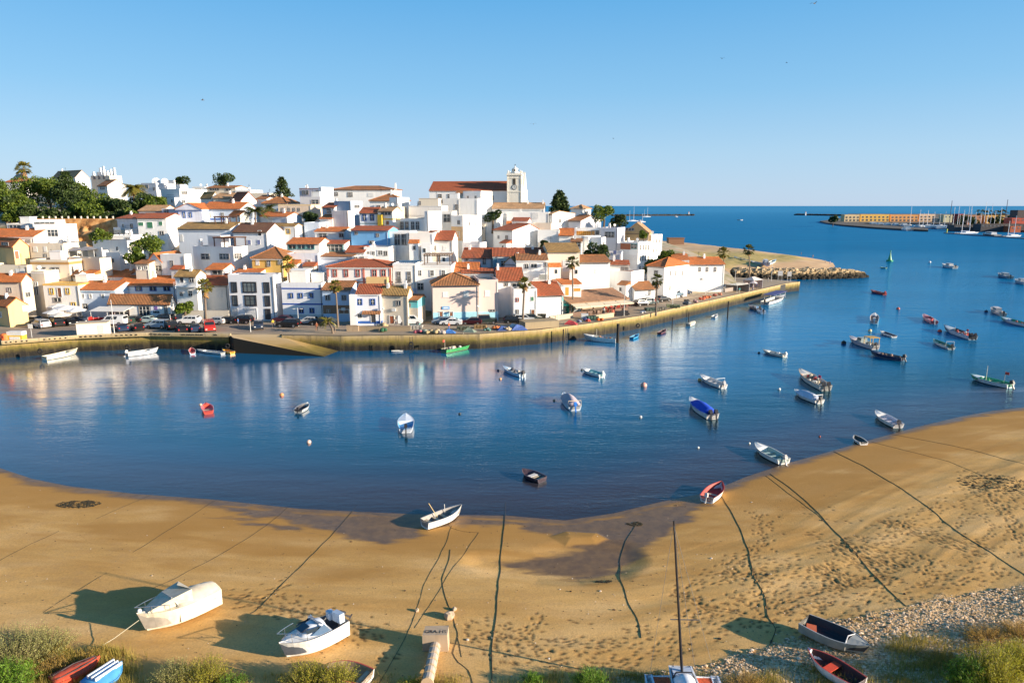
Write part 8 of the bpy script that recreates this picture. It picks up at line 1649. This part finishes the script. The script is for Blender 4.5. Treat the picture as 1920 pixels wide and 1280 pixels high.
for a in [('pink and grey net pile, first from the left', 783, 624, (.5,.12,.15), .9), ('grey green net pile beside the pink one', 795, 624, (.28,.32,.26), 1.0), ('tan net mound with a rounded top', 808, 625, (.45,.34,.18), 1.15), ('pale pinkish net mound right of the tan one', 826, 625, (.55,.45,.38), 1.0), ('blue and orange gear heap under the orange shirted person', 843, 624, (.05,.18,.5), 1.0, 'sheet'),
          ('grey green net draped toward the quay edge', 880, 622, (.22,.28,.22), 1.1, 'sheet'), ('dark pot row behind the grey green net', 868, 619, (.12,.13,.09), 1.0, 'pots'), ('brown pot row before the sand coloured house', 900, 616, (.28,.18,.08), 1.0, 'pots'), ('teal net heap beside the orange one', 915, 620, (.12,.25,.22), .9), ('orange net heap near the quay middle', 927, 617, (.55,.18,.06), .9),
          ('navy blue tarpaulin over gear, left of two', 944, 619, (.03,.07,.22), 1.2, 'sheet'), ('tan net cone between the blue tarpaulins', 955, 619, (.45,.36,.25), 1.0), ('blue and white striped tarpaulin, right of two', 973, 618, (.08,.14,.38), 1.4, 'sheet'), ('white sheet over gear behind the blue tarpaulins', 963, 613, (.6,.6,.62), 1.0, 'sheet'),
          ('dark pot stack at the foot of the waterfront palm', 988, 612, (.04,.04,.045), 1.0, 'pots'), ('green net heap before the cottage with the blue plinth', 718, 622, (.03,.12,.06), 1.0), ('sandy heap behind the green net', 716, 613, (.48,.36,.2), 1.1), ('crimson tarpaulin heap near the pavilion', 1070, 608, (.45,.05,.06), 1.2, 'sheet'), ('blue grey gear heap right of the crimson one', 1087, 605, (.2,.24,.34), .9), ('small red net heap near the pavilion', 1102, 603, (.5,.08,.06), .8),
          ('dark blue gear heap near the red one', 1096, 601, (.05,.07,.2), .9), ('orange net heap in front of the pavilion', 1122, 601, (.65,.14,.03), .9), ('dark green pot stack before the pavilion', 1112, 599, (.06,.12,.09), 1.0, 'pots'), ('dark net heap right of the black crates', 1176, 590, (.05,.045,.05), .8), ('white round net bundle by the lower palm', 1205, 587, (.72,.7,.68), .8), ('dark green pot stack by the lower palm', 1222, 583, (.06,.1,.08), 1.1, 'pots'),
          ('brown grey pot stack left of the bollards', 1240, 581, (.2,.18,.14), 1.0, 'pots'), ('olive pot stack on the right quay', 1262, 577, (.22,.24,.12), 1.3, 'pots'), ('black and white net heap on the right quay', 1290, 571, (.2,.2,.2), 1.1), ('dark net heap behind the black and white one', 1286, 566, (.06,.06,.06), 1.0), ('pinkish net heap on the right quay', 1304, 567, (.5,.3,.28), .9),
          ('red net heap on the right quay', 1316, 562, (.55,.12,.06), .9), ('orange red net heap further along the right quay', 1325, 559, (.6,.16,.06), .9), ('dark red net heap near the stall', 1340, 555, (.3,.08,.06), 1.0), ('mixed red net heap nearest the stall', 1350, 553, (.5,.2,.12), .8), ('grey crate pile at the left of the orange gear', 780, 617, (.4,.38,.34), 1.0, 'pots')]: heap(*a)
def lowwalls():
    def wl(label, p0, p1, h, t, c, name='wall', z=QZ):
        a, b = at(*p0, z), at(*p1, z); L_ = math.dist(a[:2], b[:2]); m = MB(); m.box(0, L_, 0, t, 0, h); m.box(-.05, L_+.05, -.05, t+.05, h, h+.1); o = m.build(name, wallmat(c, .25), None, False, a, math.atan2(b[1]-a[1], b[0]-a[0])); tag(o, label, 'wall')
    wl('rubble planter wall below the waterfront palm', (985,617), (1048,613), 1.2, 3.4, (.36,.28,.17)); wl('low stone wall left of the blue plinth cottage', (672,620), (770,620), .7, .4, (.34,.26,.17)); wl('cream boundary wall with an old blue gate', (324,603), (430,603), 2.2, .3, (.55,.50,.42), z=QZ+.02)
    wl('long cream planter in front of the pavilion', (1118,599), (1151,594), .8, .8, (.55,.42,.28)); wl('low wall before the teal tent', (1032,602), (1074,596), .9, .4, (.5,.44,.34)); wl('short stone wall left of the leaning palm', (650,621), (672,621), 1.0, .5, (.4,.3,.2))
    # parapet with slots on the left quay
    pts = [at(0,644,QZ), at(145,633,QZ), at(280,628,QZ), at(430,630,QZ)]
    r = empty('quay_parapet', pts[0]); tag(r, 'low kerb wall with groups of dark drain slots along the left quay', 'parapet'); m = MB()
    for a, b in zip(pts, pts[1:]):
        an = math.atan2(b[1]-a[1], b[0]-a[0]); L_ = math.dist(a[:2], b[:2]); m.obox(((a[0]+b[0])/2-pts[0][0], (a[1]+b[1])/2-pts[0][1]+.45, .1), L_+.1, .5, .62, an)
    m.build('kerb', QMAT, r); s = MB()
    for g in ((8,17,27,38,47), (80,90,100,110,120), (149,158,168,178,187), (216,226,235,244,253), (281,290,299,308,315), (343,352,360,369,377), (403,)):
        for px in g:
            py = float(np.interp(px, [0,145,280,430], [644,633,628,630])); a = at(px, py, QZ); s.obox((a[0]-pts[0][0], a[1]-pts[0][1]+.19, .12), .62, .06, .2)
    s.build('drain_slot', paint((.01,.01,.01)), r)
lowwalls()
def piles():
    for lb, px, py0, py1, r_ in (('tall black timber pile in front of the quay beside the white fishing boat', 1158, 607, 643, .28), ('slim dark pile by the quay far right', 1364, 565, 598, .16), ('dark ladder pile left of the tall black pile', 1056, 617, 643, .12), ('thin dark pile between the two ropes', 1291, 585, 607, .1), ('thin rusty pile before the quay', 1260, 595, 618, .1)):
        a = at(px, py1, 0); t = onY(px, py0, a[1]); tag(MB().tube([(0,0,-1.5), (0,0,t[2])], r_, 8).build('mooring_pile', paint((.025,.02,.016), .9), None, False, a), lb, 'mooring pile')
    for lb, px, py in (('ladder fixed to the quay wall right of the dark pile', 1062, 618), ('ladder fixed to the quay wall in the middle', 771, 634)):
        a = at(px, py, QZ); m = MB()
        for x in (-.25, .25): m.box(x-.03, x+.03, -.14, -.06, -2.6, .3)
        for i in range(9): m.box(-.25, .25, -.12, -.08, -2.5+i*.32, -2.44+i*.32)
        an = .5 if px > 1000 else 0; tag(m.build('ladder', paint((.03,.03,.03)), None, False, (a[0], a[1], QZ), an), lb, 'ladder')
    for lb, px, py in (('bunch of tyres hung on the quay above the white open boat', 240, 650), ('pair of tyres hung on the quay in the middle', 771, 645), ('tyre hung at the far left of the quay', 76, 658), ('upper tyre on the quay right of the black pile', 1196, 610), ('tyre fender beside the slipway corner', 427, 648)):
        a = onY(px, py, at(px, py, 1.4)[1]); r = MB(); n = 14
        for k in range(2 if 'bunch' in lb or 'pair' in lb else 1):
            ring_ = [(.36*math.cos(2*math.pi*i/n), -.12, .36*math.sin(2*math.pi*i/n)-.6*k) for i in range(n+1)]; r.tube(ring_, .12, 6, cap=False)
        tag(r.build('tyre', TYRE, None, True, a), lb, 'tyre', 'tyre fenders on the quay wall')
piles()
# ------------------------------------------------------------------ hillside details
def bank():
    m, t, p, o = newmat('red_earth'); gm = N(t, 'ShaderNodeNewGeometry'); v = gm.outputs['Position']; n1 = noise(t, mapping(t, v, (.5,.5,.3)), 1, 6, .65)
    L(t, ramp(t, n1.outputs[0], [(.3, (.16,.06,.02)), (.45, (.46,.22,.07)), (.7, (.66,.42,.20))]).outputs[0], p.inputs['Base Color']); p.inputs['Roughness'].default_value = .95
    a = onY(92, 408, 196); b = onY(250, 408, 196); nx, nz = 60, 26; X = np.zeros((nz, nx)); Y = X.copy(); Z = X.copy()
    for j in range(nz):
        for i in range(nx): u = i/(nx-1); w_ = j/(nz-1); X[j, i] = lerp(a[0], b[0], u); Z[j, i] = lerp(9, 22.6, w_); Y[j, i] = 180+w_*9+(float(fbm(u*9, w_*5, 4))-.45)*9*math.sin(math.pi*min(1, w_*1.0+.02))
    g = grid_mesh('earth_bank', X, Y, Z, m, smooth=False); tag(g, 'bare orange earth bank', None, None, 'structure')
    c = onY(75, 409, 189); d = onY(212, 415, 189); r = empty('balustrade_wall', (c[0], 189.5, c[2]-2.0)); tag(r, 'long cream retaining wall topped with stubby posts above the earth bank', 'wall'); L_ = d[0]-c[0]
    MB().box(0, L_, 0, .4, -1, 1.6).build('wall', wallmat((.60,.54,.44), .2), r)
    for i in range(12): x = .3+i*(L_-.6)/11; MB().box(x-.14, x+.14, .05, .35, 1.6, 2.5).build('post', wallmat((.75,.70,.58)), r)
bank()
def canopies():
    for lb, px, py, Y, w_ in (('grey canvas canopy on the beige terrace, left', 115, 473, 157, 3.6), ('grey canvas canopy on the beige terrace, middle', 138, 470, 157, 3.6), ('grey canvas canopy on the beige terrace, right', 160, 469, 157, 3.8)):
        a = onY(px, py, Y); r = empty('canopy', (a[0], a[1], a[2]-2.6)); tag(r, lb, 'canopy')
        for x in (-w_/2, w_/2): MB().tube([(x, 0, -3), (x, 0, 2.5)], .06, 6).build('post', paint((.6,.6,.58)), r)
        MB().add([(-w_/2,-.2,2.4),(w_/2,-.2,2.7),(w_/2,3,3.0),(-w_/2,3,3.3)], [(0,1,2,3),(3,2,1,0)]).build('cloth', paint((.32,.30,.30), .9), r)
canopies()
# ------------------------------------------------------------------ birds
for i, (px, py, D, lb) in enumerate([(1527,7,60,'gull at the very top of the sky'), (1354,110,90,'gull high in the right half of the sky'), (1475,118,130,'tiny gull right of the high one'), (380,188,70,'gull gliding in the left half of the sky'), (1000,233,80,'gull above the church'), (1150,260,140,'tiny gull low over the right slope')]):
    a = onY(px, py, D); m = MB(); s = .62; m.tube([(-.28,0,0), (0,0,.02), (.3,0,0)], [.02,.08,.02], 6); wg = MB()
    for k in (-1, 1): wg.add([(-.06,0,.03),(.10,0,.03),(.05,k*s*.6,.16),(-.09,k*s*.55,.16),(-.10,k*s*1.15,.02)], [(0,1,2,3),(3,2,4)])
    r = empty('gull', a, .6+i); r.scale = (.6,.6,.6); tag(r, lb, 'bird', 'gulls in the sky'); b = m.build('body', paint((.12,.12,.13)), r); wg.build('wings', paint((.10,.10,.11)), b)
# ------------------------------------------------------------------ jetties, marina and its land
def far():
    ROCKD = paint((.05,.045,.04), .95, .4, .3)
    for nm, lb, p0, p1, w_ in (('jetty', 'long dark stone jetty far out left of the channel', (1148,405), (1299,404.5), 14), ('jetty', 'dark stone jetty far out right of the channel', (1492,403.5), (1582,405), 14)):
        a, b = at(*p0, 0), at(*p1, 0); L_ = math.dist(a[:2], b[:2]); m = MB(); q = random.Random(1); n = 60
        an = math.atan2(b[1]-a[1], b[0]-a[0]); m.box(0, L_, -w_/2, w_/2, -1, 3.2)
        for i in range(n*3): x = L_*q.random(); m.ball((x, q.uniform(-w_/2, w_/2), 2.8), q.uniform(1.5, 3.4), 6, 4, sz=.6, jit=.3, rnd=q)
        tag(m.build(nm, ROCKD, None, False, a, an), lb, 'jetty')
    for lb, px, py, pt in (('small white light tower at the end of the left jetty', 1291, 404.5, 397), ('small white light tower on the right jetty', 1510, 404, 397)):
        a = at(px, py, 0); t = onY(px, pt, a[1]); h = t[2]; r = empty('light_tower', a); tag(r, lb, 'lighthouse'); MB().tube([(0,0,0), (0,0,h*.8)], [2.0, 1.4], 10).build('tower', paint((.78,.77,.75)), r); MB().tube([(0,0,h*.8), (0,0,h)], [1.3,.9], 8).build('lantern', paint((.6,.2,.15)), r)
    # marina land
    pl = [at(x, y, 0)[:2] for x, y in [(1537,416.5),(1548,419.5),(1580,424),(1640,429),(1700,432.5),(1740,434.5),(1740,431),(1700,428),(1655,424.5),(1610,421),(1700,421),(1790,422),(1800,426),(1845,430),(1930,436),(2300,450),(2600,430),(2200,404),(1700,402),(1590,402),(1580,410)]]
    m = MB(); m.prism(pl, -2, 1.8); tag(m.build('marina_land', paint((.10,.085,.07), .95, .4, .02)), None, None, None, 'structure')
    q = random.Random(6)
    def mb(label, D, x0, x1, yt, h, c, wn, roof='flat', rot=-3, dep=14):
        nx = max(2, int((x1-x0)/7)); xs = [lerp(x0, x1, (i+.5)/nx) for i in range(nx)]
        B(label, D, x0, x1, yt, rot=rot, dep=dep, h=h, c=c, roof=roof, wins=[(yt+5, 3.2, 2.8, xs, 'n'), (yt+10.5, 3.6, 3.2, xs, 'n')] if wn else (), name='apartment_building', cat='building', seedclut=False)
    mb('pale yellow stepped block at the left end of the marina', 1080, 1584, 1612, 402.5, 12.5, (.72,.55,.32), 1); mb('golden yellow block in the marina row', 1080, 1614, 1668, 402, 13, (.80,.48,.12), 1); mb('orange block in the middle of the marina row', 1080, 1670, 1722, 402.5, 12.5, (.74,.36,.13), 1); mb('cream and peach block right of the orange one', 1080, 1724, 1754, 401.5, 13, (.74,.52,.34), 1)
    for lb, D, x0, x1, yt, h, c in (('cream low building right of the marina row', 1050, 1757, 1770, 409, 7, (.6,.5,.4)), ('pale green yellow stepped building behind the masts', 1040, 1770, 1792, 403, 12, (.62,.58,.38)), ('deep red narrow building behind the masts', 980, 1797, 1808, 401, 13, (.35,.04,.04)), ('brown orange building among the masts', 900, 1815, 1842, 404, 11, (.5,.22,.12)), ('golden building below the palms', 900, 1850, 1886, 404, 11, (.72,.42,.12)), ('red building near the right edge of the marina', 760, 1898, 1930, 409, 13, (.55,.10,.06)), ('dark grey brown tower cut by the right edge', 800, 1909, 1940, 394, 22, (.10,.08,.08)), ('dark low warehouse behind the yachts', 700, 1840, 1925, 420, 8, (.08,.07,.07)), ('dark boat shed left of the warehouse', 720, 1790, 1842, 422, 6, (.09,.08,.08)), ('orange roofed quay house low at the right', 690, 1895, 1915, 424, 6, (.5,.12,.05))):
        B(lb, D, x0, x1, yt, rot=-4, dep=14, h=h, c=c, wins=[(yt+3.5, 2.6, 2.2, [lerp(x0, x1, (i+.5)/max(2, int((x1-x0)/7))) for i in range(max(2, int((x1-x0)/7)))], 'n')] if 'tower' not in lb else (), name='building', cat='building', seedclut=False)
    for i, px in enumerate([1835, 1842, 1850, 1862, 1868, 1875, 1880, 1884]):
        palm(['first','second','third','fourth','fifth','sixth','seventh','eighth'][i]+' palm from the left on the marina skyline', px, 408, px, 399+(i % 3), 3, 5.5, FAN2, .6, n=16, Y=920, skirt=0, group='palms at the marina')
    for i, (px, py, rad) in enumerate([(1562,411,7),(1806,415,10),(1825,416,9),(1866,414,9),(1892,412,9)]):
        c = onY(px, py, 880); tree(['lone round tree at the marina tip','dark tree left among the marina masts','dark tree in the middle of the marina masts','dark tree below the golden marina building','dark tree by the red marina building'][i], px, py, 880, rad, GR2, 500, 1.1, 6, 'trees at the marina', zb=1.5)
    # pontoon
    a, b = at(1772, 437.5, 0), at(1930, 448.5, 0); L_ = math.dist(a[:2], b[:2]); m = MB().box(0, L_, -1.5, 1.5, -.5, .7); tag(m.build('pontoon', paint((.12,.13,.14)), None, False, a, math.atan2(b[1]-a[1], b[0]-a[0])), 'long floating pontoon in front of the marina yachts', 'pontoon')
    m = MB(); m.tube([(0,0,0), (0,0,4)], .5, 8); tag(m.build('marker_post', paint((.6,.6,.05)), None, False, at(1775,437,0)), 'yellow green post at the tip of the pontoon', 'post')
    # yachts
    def yacht(label, px, py, pt, hullc=(.7,.72,.75), L_=12, two=False, ang=None, mc=(.72,.73,.75), wid=.3, group='yachts in the marina'):
        a = at(px, py, 0); t = onY(px, pt, a[1]); h = t[2]; r = empty('sailing_yacht', a, ang if ang is not None else q.uniform(0, 6.28)); tag(r, label, 'yacht', group)
        m, st = hull_mesh(L_, L_*.3, 1.2, bow=.25); m.build('hull', [paint(hullc, .3), paint((.05,.07,.2)), paint((.6,.6,.6)), paint(hullc)], r); MB().box(-L_*.2, L_*.22, -L_*.09, L_*.09, 1.0, 1.9).build('cabin', paint((.7,.7,.7)), r)
        MB().tube([(L_*.05,0,1), (L_*.05,0,h)], [wid, wid*.6], 6).build('mast', paint(mc), r)
        if two: MB().tube([(-L_*.3,0,1), (-L_*.3,0,h*.75)], [wid*.8, wid*.5], 5).build('mizzen_mast', paint(mc), r)
        MB().tube([(-L_*.35,0,2.6), (L_*.04,0,2.6)], .25, 6).build('boom', paint((.2,.3,.5)), r)
    ord_ = ['first','second','third','fourth','fifth','sixth','seventh','eighth','ninth','tenth','eleventh','twelfth','thirteenth','fourteenth','fifteenth','sixteenth','seventeenth','eighteenth','nineteenth','twentieth','last']
    for i, (px, py, pt) in enumerate([(1705,424,387),(1722,425,393),(1739,424,394),(1762,424,400),(1785,428,388),(1794,428,386),(1806,428,393),(1812,429,384),(1818,429,384),(1826,428,398),(1838,430,399),(1842,430,379),(1855,430,381),(1830,427,408),(1799,426,402),(1730,425,399),(1750,426,397),(1771,427,396),(1848,429,391),(1864,430,395),(1872,431,389)]):
        yacht('yacht with a slim pale mast, %s in the inner marina' % ord_[i], px, py, pt, L_=11+i % 4*2)
    yacht('yacht with a tall black mast left in the marina', 1779, 426, 376, (.05,.07,.12), 22, mc=(.05,.06,.1), wid=.45); yacht('yacht with a tall dark mast right in the marina', 1880, 430, 374, (.05,.07,.12), 22, mc=(.05,.06,.1), wid=.45)
    yacht('large white two masted yacht lying along the pontoon', 1815, 438, 388, (.65,.7,.78), 26, True, ang=R(-75)+math.pi/2); yacht('white catamaran yacht at the right of the pontoon', 1899, 444, 404, (.66,.7,.76), 17, True, ang=R(10))
    for lb, px, py, pt in (('anchored white ketch off the left jetty', 1213, 407, 388), ('anchored white sloop left of the ketch', 1187, 415, 387), ('small anchored sloop right of the white sloop', 1204, 417, 400)): yacht(lb, px, py, pt, L_=22 if 'ketch' in lb else 13, two='ketch' in lb, group='yachts anchored off the jetty', ang=.3)
    for lb, p0, p1 in (('dark hulled motor yacht along the pontoon', (1842,441), (1871,443)), ('white motor cruiser in the inner marina, left', (1713,426), (1731,427)), ('white motor cruiser in the inner marina, middle', (1738,427), (1755,429)), ('blue motor cruiser in the inner marina', (1757,428), (1766,430)), ('first small boat in the row along the marina wall', (1632,420), (1641,421)), ('second small boat in the row along the marina wall', (1645,421), (1654,422)), ('third small boat in the row along the marina wall', (1658,422), (1668,423)), ('fourth small boat in the row along the marina wall', (1672,422.5), (1684,423.5)), ('fifth small boat in the row along the marina wall', (1688,423), (1700,424)), ('far launch moored against the left jetty', (1264,407), (1271,407)), ('work boat at the end of the marina mole', (1693,431), (1706,432.5))):
        boat(lb, p0, p1, H=1.6, top=(.06,.07,.1) if 'dark' in lb else (.15,.25,.45) if 'blue' in lb else (.68,.7,.72), cabin=(.25,.7,2.0,(.66,.68,.7)), mot=None, bench=0, group='motor boats in the marina', cat='motor boat', name='motor_boat', W=None)
    # beach hut
    a = at(1266, 458, 1.5); tag(MB().box(-5,5,-3,3,0,4).box(-5.4,5.4,-3.4,3.4,4,4.3).build('beach_hut', paint((.25,.13,.07)), None, False, a), 'brown hut on the far beach', 'hut')
far()
